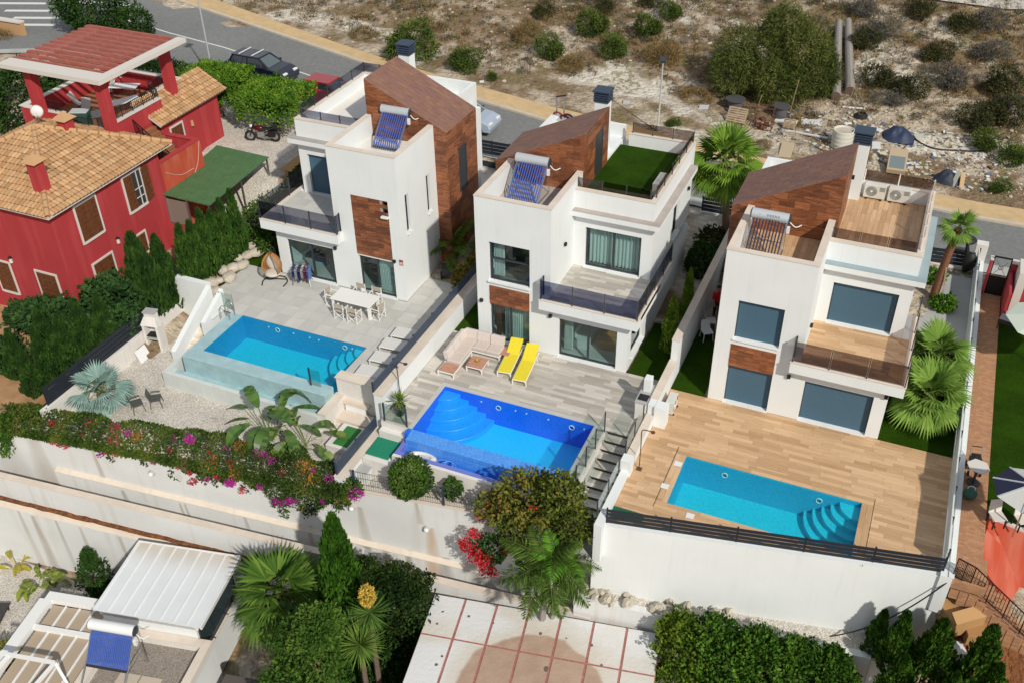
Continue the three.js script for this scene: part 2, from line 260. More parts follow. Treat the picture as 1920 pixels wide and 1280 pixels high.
// ---------- terrain ----------
const yR = x => 2.5 * clamp((4 - x) / 44, 0, 1.4);            // street rises to the left
const lineZ = x => { const q = clamp(x, -46, 12); return -21.9 - 0.1458 * (q + 32); }; // retaining wall line
const LDX = 0.98954, LDZ = -0.14427;                          // its direction
const soilY = x => -4.65 - 0.055 * (clamp(x, -46, 12) + 32);
function rear(x, z) {
  const left = sst(-30.5, -32, x);
  const b = mix(sst(-36, -46.5, z), sst(-37, -41.5, z), left);
  const a = sst(-25, 0, x);
  let h = yR(x) * b + (0.04 + 0.10 * a) * Math.max(0, -z - 62);
  if (z < -56.5) h += (fbm(x * 0.35 + 90, z * 0.35 + 300, 256, 3) - 0.5) * 0.55 * sst(-56.5, -60, z);
  return h;
}
{
  const xs = [], ss = [];
  for (const v of [-420, -300, -200, -140, -105, -85]) xs.push(v); for (let x = -75; x <= 14; x += 1) xs.push(x); for (const v of [20, 32, 50, 80, 130, 200, 300, 420]) xs.push(v);
  for (const v of [420, 200, 90, 45, 25, 15, 8, 4, 1.22]) ss.push([v, 0]); ss.push([1.12, 1], [0, 1], [-0.12, 1], [-0.18, 2], [-3, 2], [-6, 2], [-6.05, 3]);
  for (let s = -8; s > -75; s -= 1) ss.push([s, 3]); for (const v of [-80, -90, -105, -130, -180, -260, -420]) ss.push([v, 3]);
  const pos = [], col = [], W = xs.length;
  for (const [s, k] of ss) for (const x of xs) {
    const z = lineZ(x) + s; let y = k === 0 ? -8.6 : k === 1 ? soilY(x) : k === 2 ? -1.62 : rear(x, z) - 0.06;
    if (k === 3) { const f = sst(-33.4, -32.6, z); y = mix(y, x < -31.9 ? -1.0 : -1.62, f); }
    pos.push(x, y, z);
  }
  const idx = []; for (let j = 0; j < ss.length - 1; j++) for (let i = 0; i < W - 1; i++) { const a = j * W + i, b = a + 1, c = a + W, d = c + 1; idx.push(a, b, d, a, d, c); }
  const g = new THREE.BufferGeometry(); g.setAttribute('position', new THREE.Float32BufferAttribute(pos, 3)); g.setIndex(idx); g.computeVertexNormals();
  const uv = new Float32Array(pos.length / 3 * 2); for (let i = 0; i < pos.length / 3; i++) { uv[i * 2] = pos[i * 3]; uv[i * 2 + 1] = -pos[i * 3 + 2]; } g.setAttribute('uv', new THREE.BufferAttribute(uv, 2));
  const T = tex(2048, 2048, (u, v) => {
    const a = fbm(u * 7, v * 7, 7, 4), b = fbm(u * 26 + 3, v * 26, 26, 4), c = fbm(u * 160, v * 160, 160, 2), d = fbm(u * 11 + 5, v * 11 + 8, 11, 5);
    let k = mix3([0.50, 0.42, 0.32], [0.22, 0.145, 0.085], sst(0.34, 0.58, b * 0.6 + a * 0.4)); // pale limestone marl -> dry brown
    k = mix3(k, [0.64, 0.58, 0.50], sst(0.58, 0.74, d));                                             // bleached patches
    k = mix3(k, [0.17, 0.15, 0.06], sst(0.56, 0.66, b) * sst(0.42, 0.6, c) * 0.75);                   // thin dead weeds
    const q = 0.72 + 0.56 * c; return [k[0] * q, k[1] * q, k[2] * q];
  });
  structure('ground', g, M(WH, { map: rep(T, 46), bump: rep(noiseT, 3.2), bs: 0.18, rough: 1 }));
}
// sheets that follow the terrain: two edges given as z at a list of x
function strip(name, xa, xb, zn, zf, dy, m, hf = rear) { // zn(x) near edge, zf(x) far edge
  const pos = [], idx = [], N = Math.max(1, Math.round((xb - xa) / 1)), K = 8;
  for (let i = 0; i <= N; i++) { const x = mix(xa, xb, i / N); for (let k = 0; k <= K; k++) { const z = mix(zn(x), zf(x), k / K); pos.push(x, hf(x, z) + dy, z); } }
  for (let i = 0; i < N; i++) for (let k = 0; k < K; k++) { const a = i * (K + 1) + k, b = a + K + 1; idx.push(a, b, b + 1, a, b + 1, a + 1); }
  const g = new THREE.BufferGeometry(); g.setAttribute('position', new THREE.Float32BufferAttribute(pos, 3)); g.setIndex(idx); g.computeVertexNormals();
  const uv = []; for (let i = 0; i < pos.length; i += 3) uv.push(pos[i], -pos[i + 2]); g.setAttribute('uv', new THREE.Float32BufferAttribute(uv, 2));
  return name ? structure(name, g, m) : g;
}
const lin = pts => x => { if (x >= pts[0][0]) return pts[0][1]; for (let i = 0; i < pts.length - 1; i++) { const [a, b] = pts[i], [c, d] = pts[i + 1]; if (x <= a && x >= c) return mix(b, d, (a - x) / (a - c)); } return pts[pts.length - 1][1]; };
const flat = (x, z) => yR(x);
const farKerb = lin([[14, -54], [-10, -54.2], [-22, -54.5], [-30, -55.7], [-38, -57.5], [-51, -60.2], [-62, -62.6], [-80, -66]]);
const nearEdge = lin([[14, -49.4], [-38, -49.2], [-48, -49.6], [-54, -50.2], [-58, -48], [-62, -46], [-80, -40]]);
strip('road', -84, 60, nearEdge, farKerb, 0.012, mat.asphalt, flat);
strip('kerb', -84, 60, x => farKerb(x), x => farKerb(x) - 0.3, 0.13, mat.kerb, flat);
{ // kerb face
  const pos = []; for (let x = -84; x < 60; x++) { const a = [x, yR(x) - 0.1, farKerb(x) + 0.003], b = [x + 1, yR(x + 1) - 0.1, farKerb(x + 1) + 0.003], c = [x + 1, yR(x + 1) + 0.13, farKerb(x + 1) + 0.003], d = [x, yR(x) + 0.13, farKerb(x) + 0.003]; pos.push(...a, ...b, ...c, ...a, ...c, ...d); }
  structure('kerb', fromTris(pos), mat.kerb);
}
strip('pavement', -84, 60, x => farKerb(x) - 0.3, x => farKerb(x) - 1.75 - 0.25 * Math.sin(x * 0.21), 0.126, mat.pavement, flat);
strip('verge', -84, 60, x => nearEdge(x) + 0.9, nearEdge, 0.03, mat.concrete, flat);
const lineM = M([0.72, 0.72, 0.7], { rough: 0.8 });
strip('road_marking', -57, -33, lin([[-33, -52.6], [-40, -53.9], [-46, -54.9], [-51, -55.3], [-57, -56.1]]), lin([[-33, -52.72], [-40, -54.02], [-46, -55.03], [-51, -55.43], [-57, -56.24]]), 0.018, lineM, flat);
for (const [px, pz, L, a] of [[-65.4, -55.8, 4, 0.35], [-63.6, -54.6, 3.4, 0.35], [-61.6, -53.6, 3.6, 0.35], [-60.4, -52.4, 2.6, 0.35], [-59.2, -58.2, 4.4, 0.1], [-61.8, -57.6, 4.2, 0.1], [-58.2, -57.0, 3.4, 0.1], [-63.0, -60.0, 4, 0.1]]) {
  const g = B(-L / 2, 0, -0.22, L / 2, 0.006, 0.22); g.rotateY(a); g.translate(px, yR(px) + 0.02, pz); structure('road_marking', g, lineM);
}
// ---------- villa pieces ----------
// railing of tinted glass panels between slim posts (local points)
function railing(parent, pts, h, { step = 1.25, glass = mat.smoke, pm = mat.post, gap = 0.06, pw = 0.045 } = {}) {
  const g = part('railing', parent);
  pts.forEach((p, i) => {
    if (!i) { mesh('post', B(p[0] - pw / 2, p[1], p[2] - pw / 2, p[0] + pw / 2, p[1] + h, p[2] + pw / 2), pm, g); return; }
    const a = pts[i - 1], L = Math.hypot(p[0] - a[0], p[2] - a[2]), n = Math.max(1, Math.round(L / step));
    for (let k = 1; k <= n; k++) {
      const f = t => [mix(a[0], p[0], t), mix(a[1], p[1], t), mix(a[2], p[2], t)]; const e = f(k / n), s = f((k - 1) / n);
      mesh('post', B(e[0] - pw / 2, e[1], e[2] - pw / 2, e[0] + pw / 2, e[1] + h, e[2] + pw / 2), pm, g);
      const m = 0.035 / (L / n), q0 = f((k - 1 + m) / n), q1 = f((k - m) / n);
      const d = V3(q1[0] - q0[0], 0, q1[2] - q0[2]).normalize(), nx = -d.z * 0.005, nz = d.x * 0.005;
      mesh('glass_panel', prism([[q0[0] + nx, q0[1] + gap, q0[2] + nz], [q1[0] + nx, q1[1] + gap, q1[2] + nz], [q1[0] + nx, q1[1] + h - 0.01, q1[2] + nz], [q0[0] + nx, q0[1] + h - 0.01, q0[2] + nz]], 0.01), glass, g);
    }
  });
  return g;
}
function curtain(parent, x0, x1, y0, y1, z, m = mat.curtain) {
  const pos = [], n = 40; const P = t => [mix(x0, x1, t), z + 0.04 * Math.sin(t * n * 1.1 + 0.6 * Math.sin(t * 17))];
  for (let i = 0; i < n * 2; i++) { const a = P(i / n / 2), b = P((i + 1) / n / 2); pos.push(a[0], y0, a[1], b[0], y0, b[1], b[0], y1, b[1], a[0], y0, a[1], b[0], y1, b[1], a[0], y1, a[1]); }
  mesh('curtain', fromTris(pos), m, parent);
}
// window group in its own plane, bottom-left corner at (x,y,z), facing +z before turning
function glazed(parent, x, y, z, w, h, { ry = 0, cols = 2, rows = 1, curtains = [], name = 'window', sill = true, fr = 0.07, glass = mat.winGlass } = {}) {
  const g = part(name, parent, [x, y, z], ry);
  const f = [B(0, 0, -0.08, fr, h, 0), B(w - fr, 0, -0.08, w, h, 0), B(fr, 0, -0.08, w - fr, fr, 0), B(fr, h - fr, -0.08, w - fr, h, 0)];
  for (let c = 1; c < cols; c++) f.push(B(w * c / cols - fr * 0.6, fr, -0.078, w * c / cols + fr * 0.6, h - fr, 0.012));
  const fy = Array.isArray(rows) ? rows : Array.from({ length: rows - 1 }, (_, i) => (i + 1) / rows);
  for (const r of fy) f.push(B(fr, h * r - fr / 2, -0.076, w - fr, h * r + fr / 2, 0.008));
  mesh('frame', f, mat.frame, g);
  const ys = [0, ...fy, 1];
  for (let c = 0; c < cols; c++) for (let r = 0; r < ys.length - 1; r++) mesh('pane', B(w * c / cols + fr * 0.7, h * ys[r] + fr * 0.6, -0.05, w * (c + 1) / cols - fr * 0.7, h * ys[r + 1] - fr * 0.6, -0.042), glass, g);
  for (const [a, b] of curtains) curtain(g, w * a, w * b, fr, h - fr, -0.28);
  if (sill) mesh('sill', B(-0.04, -0.07, -0.02, w + 0.04, -0.004, 0.24), mat.white, g);
  return g;
}
function rollerShutter(parent, x, y, z, w, h, sill = true) {
  const g = part('roller_shutter', parent, [x, y, z]); const pos = [], s = 0.055;
  for (let a = 0; a < h - 1e-3; a += s) { const b = Math.min(a + s, h); const q = (y0, z0, y1, z1) => pos.push(0, y0, z0, w, y0, z0, w, y1, z1, 0, y0, z0, w, y1, z1, 0, y1, z1); q(a, -0.012, a + s * 0.18, 0); q(a + s * 0.18, 0, a + s * 0.8, 0.004); q(a + s * 0.8, 0.004, b, -0.012); }
  const o = mesh('slats', fromTris(pos), mat.shutter, g); o.userData.kind = 'stuff';
  mesh('guide', B(-0.04, 0, -0.03, 0, h, 0.02), mat.frame, g); mesh('guide', B(w, 0, -0.03, w + 0.04, h, 0.02), mat.frame, g);
  if (sill) mesh('sill', B(-0.06, -0.06, -0.02, w + 0.06, -0.004, 0.26), mat.white, g);
}
const wallLamp = (parent, x, y, z, ry = 0) => { const g = part('wall_lamp', parent, [x, y, z], ry); mesh('lamp_body', CB(0.14, 0.16, 0.1, 0.015).translate(0, -0.08, 0.06), mat.black, g); mesh('lens', B(-0.05, -0.085, 0.04, 0.05, -0.081, 0.09), mat.pvc, g); };

function villa(o) {
  const { W = 7, bw = 3.5, H = 7.3, ys = 1, s = 1 } = o, root = thing('villa', o.label, 'house', [o.x, 0, o.z]);
  const X = u => s * u, bb = (u0, y0, d0, u1, y1, d1) => B(X(u0), y0 * ys, -d0, X(u1), y1 * ys, -d1), wm = mat.white;
  const D = o.D ?? 9.2, dt = 3.8, TE = 2.85;
  // front walls with openings: outlines in (x from the left end, y)
  const fw = (u0, u1, y0, y1, d, holes, m = wm, name = 'wall') => { const a = Math.min(X(u0), X(u1)), w = Math.abs(u1 - u0); const hs = holes.map(h => { const p = X(h[0]) - a, q = X(h[2]) - a; return [Math.min(p, q), (h[1] - y0) * ys, Math.max(p, q), (h[3] - y0) * ys]; }); const g = holed([[0, 0], [w, 0], [w, (y1 - y0) * ys], [0, (y1 - y0) * ys]], hs, 0.25); g.translate(a, y0 * ys, -d); boxUV(g); return mesh(name, g, m, root); };
  const sideHoles = o.sideHoles ?? [];
  fw(0, bw, 0, H, 0, o.blockHoles);
  fw(bw, W, 0, 2.85, 0, [o.gfHole]);
  fw(bw, W, 3.1, 6.3, TE, [o.upHole]);
  // side wall at u = 0 (with slot windows for the mirrored house), and the others
  const sw = (u, u2, d0, d1, y0, y1, holes, name = 'wall') => { // wall in the d-y plane, faces outward at u
    const g = holed([[0, 0], [d1 - d0, 0], [d1 - d0, (y1 - y0) * ys], [0, (y1 - y0) * ys]], holes.map(h => [h[0] - d0, (h[1] - y0) * ys, h[2] - d0, (h[3] - y0) * ys]), Math.abs(u2 - u));
    g.rotateY(Math.PI / 2); const out = Math.max(X(u), X(u2)); g.translate(out, y0 * ys, -d0); boxUV(g); return mesh(name, g, wm, root);
  };
  sw(0, 0.25, 0.25, dt, 0, H, sideHoles);
  sw(bw - 0.25, bw, 0.25, dt - 0.01, 2.85, H, []);
  sw(W - 0.25, W, 0.25, D, 0, 2.6, o.gfSide ?? []);
  sw(W - 0.25, W, TE + 0.25, D, 3.1, 6.3, o.upSide ?? []);
  mesh('wall', [bb(0.25, 0, D - 0.25, W - 0.25, 6.0, D), bb(bw - 0.1, 0, 3.2, bw + 0.1, 2.6, D - 0.3)], mat.white, root);
  // slabs and inner floors
  mesh('floor_slab', [bb(0.25, -0.1, 0.25, W - 0.25, 0.015, D - 0.25), bb(0.25, 2.62, 0.26, bw, 3.0, dt), bb(bw, 2.6, dt + 3.3, W - 0.252, 3.05, D - 0.26), bb(bw + 0.01, 2.6, TE + 0.26, W - 0.252, 3.09, dt + 3.29)], mat.inside, root);
  mesh('floor_slab', bb(0.25, 6.0, 0.25, bw - 0.25, 6.28, dt - 0.01), mat.inside, root);
  // terrace slab and balcony over the ground floor
  mesh('terrace_slab', [bb(bw - 0.36, 2.6, -0.45, W + 0.5, 3.085, -0.001), bb(bw, 2.852, 0, W + 0.5, 3.085, TE - 0.001), bb(W + 0.001, 2.602, 0, W + 0.5, 3.083, TE + 1.9)], wm, root);
  mesh('terrace_coping', [bb(bw - 0.38, 3.087, -0.47, W + 0.52, 3.115, -0.25), bb(W + 0.3, 3.087, -0.25, W + 0.52, 3.115, TE + 1.92)], mat.cap, root);
  if (o.terraceTiles) { const x0 = Math.min(X(bw), X(W + 0.3)), x1 = Math.max(X(bw), X(W + 0.3)); const f = part('terrace_floor', root); tiles(f, 'floor_tile', [x0, 3.088 * ys, 0.25], [1, 0, 0], [0, 0, -1], [[0, 0], [x1 - x0, 0], [x1 - x0, TE + 0.25], [0, TE + 0.25]], 0.6, 0.6, { mats: mat.terraceTile, bond: 0, t: 0.01 }); }
  else { const f = mesh('terrace_floor', planks(Math.min(X(bw), X(W + 0.3)), -TE, Math.max(X(bw), X(W + 0.3)), 0.25, 3.1 * ys, { l: 1.2, w: 0.2, ca: o.deckA, cb: o.deckB }), mat.deckGrain, root); f.userData.kind = 'stuff'; }
  railing(root, [[X(bw - 0.3), 3.115 * ys, 0.4], [X(W + 0.45), 3.115 * ys, 0.4], [X(W + 0.45), 3.115 * ys, -(TE + 1.85)]], 0.98, { glass: o.glass });
  railing(root, [[X(bw - 0.3), 3.115 * ys, 0.33], [X(bw - 0.3), 3.115 * ys, 0.03]], 0.98, { glass: o.glass, pm: mat.fenceDark });
  // roof terrace over the right half
  mesh('roof_slab', bb(bw - 0.02, 6.0, TE + 0.25, W - 0.25, 6.26, D - 0.25), wm, root);
  mesh('parapet', [bb(bw, 6.3, TE, W, 6.9, TE + 0.22), bb(W - 0.22, 6.3, TE + 0.22, W, 6.9, D), bb(bw + (o.chU ?? 3.3) * 0 + 0.4, 6.0, D - 0.22, W - 0.22, 6.9, D)], wm, root);
  mesh('parapet_coping', [bb(bw + 0.01, 6.902, TE - 0.02, W + 0.02, 6.935, TE + 0.24), bb(W - 0.24, 6.902, TE + 0.24, W + 0.02, 6.935, D + 0.02), bb(bw + 0.4, 6.902, D - 0.24, W - 0.24, 6.935, D + 0.02)], mat.cap, root);
  mesh('roof_ledge', [bb(bw + 0.002, 5.78, TE - 0.34, W + 0.34, 6.03, TE - 0.002), bb(W + 0.002, 5.782, TE - 0.001, W + 0.34, 6.028, D - 0.6)], wm, root);
  mesh('ledge_top', [bb(bw + 0.002, 6.031, TE - 0.35, W + 0.35, 6.05, TE - 0.002), bb(W + 0.002, 6.031, TE - 0.001, W + 0.35, 6.05, D - 0.6)], o.ledge, root);
  const rx0 = Math.min(X(bw), X(W - 0.22)), rx1 = Math.max(X(bw), X(W - 0.22));
  if (o.roof === 'grass') mesh('artificial_grass', B(rx0, 6.262 * ys, -(D - 0.23), rx1, 6.30 * ys, -(TE + 0.23)), mat.lawn, root);
  else if (o.roof === 'deck') { const f = mesh('roof_floor', planks(rx0, -(D - 0.23), rx1, -(TE + 0.23), 6.3 * ys, { l: 1.2, w: 0.2, ca: o.deckA, cb: o.deckB, alongX: false }), mat.deckGrain, root); f.userData.kind = 'stuff'; }
  else mesh('roof_floor', B(rx0, 6.262 * ys, -(D - 0.23), rx1, 6.29 * ys, -(TE + 0.23)), mat.white2, root);
  const g1 = o.roofGlass ?? o.glass;
  railing(root, [[X(bw + 0.05), 6.75 * ys, -(TE + 0.28)], [X(W - 0.3), 6.75 * ys, -(TE + 0.28)]], 0.62, { glass: g1, step: 1.1 });
  railing(root, [[X(W - 0.11), 6.935 * ys, -(TE + 0.5)], [X(W - 0.11), 6.935 * ys, -(D - 0.11)], [X(bw + 0.55), 6.935 * ys, -(D - 0.11)]], 0.55, { glass: g1, step: 1.15, pm: o.roofPost ?? mat.post });
  // niche for the solar heater: parapet copings and floor
  mesh('parapet_coping', [bb(-0.02, H + 0.002, -0.02, bw + 0.02, H + 0.035, 0.26), bb(-0.02, H + 0.002, 0.26, 0.26, H + 0.035, dt), bb(bw - 0.26, H + 0.002, 0.26, bw + 0.02, H + 0.035, dt - 0.02)], mat.cap, root);
  if (o.roof === 'deck') { const f = mesh('niche_floor', planks(0.25, -dt, bw - 0.25, -0.25, 6.3, { l: 1.2, w: 0.2, ca: o.deckA, cb: o.deckB, alongX: false }), mat.deckGrain, root); f.userData.kind = 'stuff'; }
  else mesh('niche_floor', bb(0.25, 6.281, 0.25, bw - 0.25, 6.3, dt), o.s === -1 ? mat.white2 : mat.ledgeBeige, root);
  // stair tower with sloping roof, clad in wood-look tiles
  const t0 = -0.68, t1 = o.t1 ?? 3.5, tA = o.tA ?? 7.1, tB = o.tB ?? 9.15, d0 = dt, d1 = dt + 3.25, tw = part('stair_tower', root);
  const yTop = u => mix(tA, tB, (u - t0) / (t1 - t0)) * ys, x0 = X(t0), x1 = X(t1);
  let fr = [[x0, 0, -d0], [x1, 0, -d0], [x1, yTop(t1), -d0], [x0, yTop(t0), -d0]]; if (s < 0) fr.reverse();
  mesh('tower_body', prism(fr, d1 - d0), mat.grout, tw);
  const lo = Math.min(x0, x1), hi = Math.max(x0, x1), TH = o.tile ?? [0.62, 0.31];
  const poly2 = s > 0 ? [[0, 0], [hi - lo, 0], [hi - lo, yTop(t1)], [0, yTop(t0)]] : [[0, 0], [hi - lo, 0], [hi - lo, yTop(t0)], [0, yTop(t1)]];
  const lowU = X(0.25) - lo, hiU = X(bw - 0.25) - lo; // only what the block leaves open
  const above = clipPoly(poly2, -1, 6.3 * ys, 99, 99), below = s > 0 ? clipPoly(poly2, -1, 0, -t0, 6.3 * ys) : clipPoly(poly2, hi - lo + t0, 0, 99, 6.3 * ys);
  for (const p of [above, below]) if (p.length > 2) tiles(tw, 'cladding_tile', [lo, 0, -d0], [1, 0, 0], [0, 1, 0], p, ...TH, { mats: mat.clad });
  // the flank that faces right (+x)
  const yr = s > 0 ? yTop(t1) : yTop(t0), fl = s > 0 ? 6.3 * ys : 0;
  const fw2 = (a, b, c, d) => tiles(tw, 'cladding_tile', [hi, 0, -d0], [0, 0, -1], [0, 1, 0], [[a, b], [c, b], [c, d], [a, d]], ...TH, { mats: mat.clad, off: 0.3 });
  if (o.towerHole) { const [a, b, c, d] = o.towerHole, D2 = d1 - d0; fw2(0, fl, D2, b); fw2(0, b, a, d); fw2(c, b, D2, d); fw2(0, d, D2, yr); } else fw2(0, fl, d1 - d0, yr);
  // roof
  const A = V3(lo, s > 0 ? yTop(t0) : yTop(t1), -d0), Bv = V3(hi, s > 0 ? yTop(t1) : yTop(t0), -d0), ux = Bv.clone().sub(A), L = ux.length(); ux.normalize();
  tiles(tw, 'roof_tile', [A.x, A.y, A.z], [ux.x, ux.y, ux.z], [0, 0, -1], [[-0.015, -0.015], [L + 0.015, -0.015], [L + 0.015, d1 - d0], [-0.015, d1 - d0]], 0.62, 0.31, { mats: mat.cladTop, off: 0.2 });
  if (o.towerHole) { const [a, b, c, d] = o.towerHole; mesh(o.towerDoor ? 'roof_door' : 'tower_window', [B(hi + 0.001, b, -d0 - c, hi + 0.012, d, -d0 - a)], mat.winDark ?? mat.frame, tw); mesh('door_frame', [B(hi, b, -d0 - a + 0.0, hi + 0.03, d, -d0 - a + 0.05), B(hi, b, -d0 - c - 0.05, hi + 0.03, d, -d0 - c), B(hi, d, -d0 - c - 0.05, hi + 0.03, d + 0.05, -d0 - a + 0.05)], mat.frame, tw); }
  // white parapeted roof behind the tower and the chimney
  const ru = s > 0 ? -0.3 : 0.75; mesh('rear_roof', [bb(ru, 0, d1 + 0.01, bw, 6.4, D + 0.6)], wm, root);
  mesh('parapet', [bb(ru, 6.4, D + 0.4, bw, 7.0, D + 0.6), bb(ru, 6.4, d1 + 0.01, ru + 0.2, 7.0, D + 0.39)], wm, root);
  const cu = o.chU ?? 3.3, cd = o.chD ?? 7.7, ch = part('chimney', root), cy = o.chY ?? 8.85, cw = 0.62;
  mesh('chimney_stack', bb(cu, 6.2, cd, cu + cw, cy, cd + 0.6), wm, ch);
  for (let k = 0; k < 4; k++) mesh('louvre', bb(cu - 0.05, cy + 0.03 + k * 0.11, cd - 0.05, cu + cw + 0.05, cy + 0.1 + k * 0.11, cd + 0.65), mat.fenceBlue, ch);
  mesh('cowl_core', bb(cu + 0.06, cy, cd + 0.06, cu + cw - 0.06, cy + 0.5, cd + 0.54), mat.black, ch);
  mesh('cowl_lid', bb(cu - 0.1, cy + 0.5, cd - 0.1, cu + cw + 0.1, cy + 0.56, cd + 0.7), mat.fenceBlue, ch);
  o.extra?.(root, X, bb, ys);
  return root;
}
const tilePanel = (root, x0, y0, x1, y1, z, m = mat.clad, name = 'wall_cladding') => { const g = part(name, root); mesh('backing', B(x0, y0, z - 0.02, x1, y1, z + 0.002), mat.grout, g); tiles(g, 'cladding_tile', [x0, y0, z + 0.002], [1, 0, 0], [0, 1, 0], [[0, 0], [x1 - x0, 0], [x1 - x0, y1 - y0], [0, y1 - y0]], 0.62, 0.2, { mats: m }); };

const tanA = [0.53, 0.325, 0.17], tanB = [0.77, 0.515, 0.305], greyA = [0.42, 0.385, 0.34], greyB = [0.70, 0.65, 0.59];
const shutterBlind = (root, X, u0, y0, u1, y1, z) => rollerShutter(root, Math.min(X(u0), X(u1)), y0, z, Math.abs(u1 - u0), y1 - y0);
// villa on the right, all shutters down
villa({
  x: -5.73, z: -33.48, W: 6.97, bw: 3.48, label: 'white villa with all shutters down and brown tiled roof terrace, right of the three', glass: mat.smokeBrown, ledge: mat.ledgeBlue, roof: 'deck', deckA: tanA, deckB: tanB, tB: 9.3, tA: 7.15, t1: 3.58, D: 8.7, roofPost: mat.paintWhite,
  chU: 3.37, chD: 7.9,
  blockHoles: [[0.71, 3.28, 2.53, 5.13], [0.65, 0.0, 2.49, 1.95]], gfHole: [3.78, 0, 6.46, 2.03], upHole: [3.95, 3.1, 6.49, 5.07],
  extra: (r, X, bb) => {
    shutterBlind(r, X, 0.75, 3.28, 2.49, 5.13, -0.2); shutterBlind(r, X, 0.69, 0.03, 2.45, 1.95, -0.2); shutterBlind(r, X, 3.82, 0.03, 6.42, 2.03, -0.2); shutterBlind(r, X, 3.99, 3.13, 6.45, 5.07, -3.05);
    tilePanel(r, 0.66, 1.951, 2.5, 3.03, 0.003);
    wallLamp(r, 3.49, 4.1, -0.9, Math.PI / 2); wallLamp(r, 3.13, 2.1, 0); wallLamp(r, 6.88, 2.2, 0);
    wallLamp(r, 3.6, 7.9, -6.7, Math.PI / 2);
  }
});
// villa in the middle, glazed
villa({
  x: -16.62, z: -33.82, W: 7.13, bw: 3.52, label: 'white villa with glass doors and artificial grass on its roof, middle of the three', glass: mat.smoke, roofGlass: mat.smokeBrown, ledge: mat.ledgeBeige, roof: 'grass', deckA: greyA, deckB: greyB, tB: 9.05, tA: 7.1, t1: 3.55, D: 9.4,
  chU: 2.6, chD: 7.75, towerHole: [1.5, 6.32, 2.4, 8.35], towerDoor: true,
  blockHoles: [[0.62, 3.25, 2.55, 5.2], [0.6, 0.0, 2.53, 2.02]], gfHole: [3.93, 0, 6.63, 2.04], upHole: [4.05, 3.1, 6.63, 5.15], gfSide: [[0.5, 0.5, 2.2, 2.1]], upSide: [[6.2, 3.4, 7.2, 5.2]],
  extra: (r, X, bb) => {
    glazed(r, 0.62, 3.25, -0.14, 1.93, 1.95, { cols: 1, rows: [0.56], curtains: [[0.04, 0.3]] });
    { const g = glazed(r, 0.6, 0.03, -0.14, 1.93, 1.99, { cols: 2, name: 'glass_door', curtains: [[0.3, 0.62], [0.62, 0.97]] }); mesh('door_leaf', B(0.16, 0.08, -0.25, 0.4, 1.9, -0.2), mat.wood, g); }
    { const g = glazed(r, 3.93, 0.03, -0.14, 2.7, 2.01, { name: 'sliding_door' }); curtain(g, 0.1, 0.5, 0.08, 1.9, -0.4); }
    glazed(r, 4.05, 3.13, -2.99, 2.58, 2.02, { name: 'sliding_door', curtains: [[0.03, 0.5], [0.5, 0.97]] });
    glazed(r, 7.02, 0.5, -0.5, 1.7, 1.6, { ry: Math.PI / 2, cols: 1 }); glazed(r, 7.02, 3.4, -6.2, 1, 1.8, { ry: Math.PI / 2, cols: 1 });
    tilePanel(r, 0.61, 2.021, 2.54, 2.98, 0.003);
    wallLamp(r, 3.53, 4.85, -1.6, Math.PI / 2); wallLamp(r, 0.22, 2.1, 0); wallLamp(r, 3.55, 2.1, 0); wallLamp(r, 7.14, 4.9, -8.6, Math.PI / 2);
    // furniture behind the glass
    mesh('interior_floor', B(0.3, 0.017, -4.2, 6.8, 0.03, -0.3), mat.terraceTile[1], r);
    mesh('interior_seat', [B(5.4, 0.03, -2.2, 6.2, 0.5, -1.2), B(5.4, 0.5, -2.2, 6.2, 0.95, -2.0)], M([0.45, 0.2, 0.04]), r); mesh('interior_sofa', [B(4.1, 0.03, -2.6, 5.0, 0.45, -0.9), B(4.1, 0.45, -2.6, 4.35, 0.85, -0.9)], mat.curtain, r);
  }
});
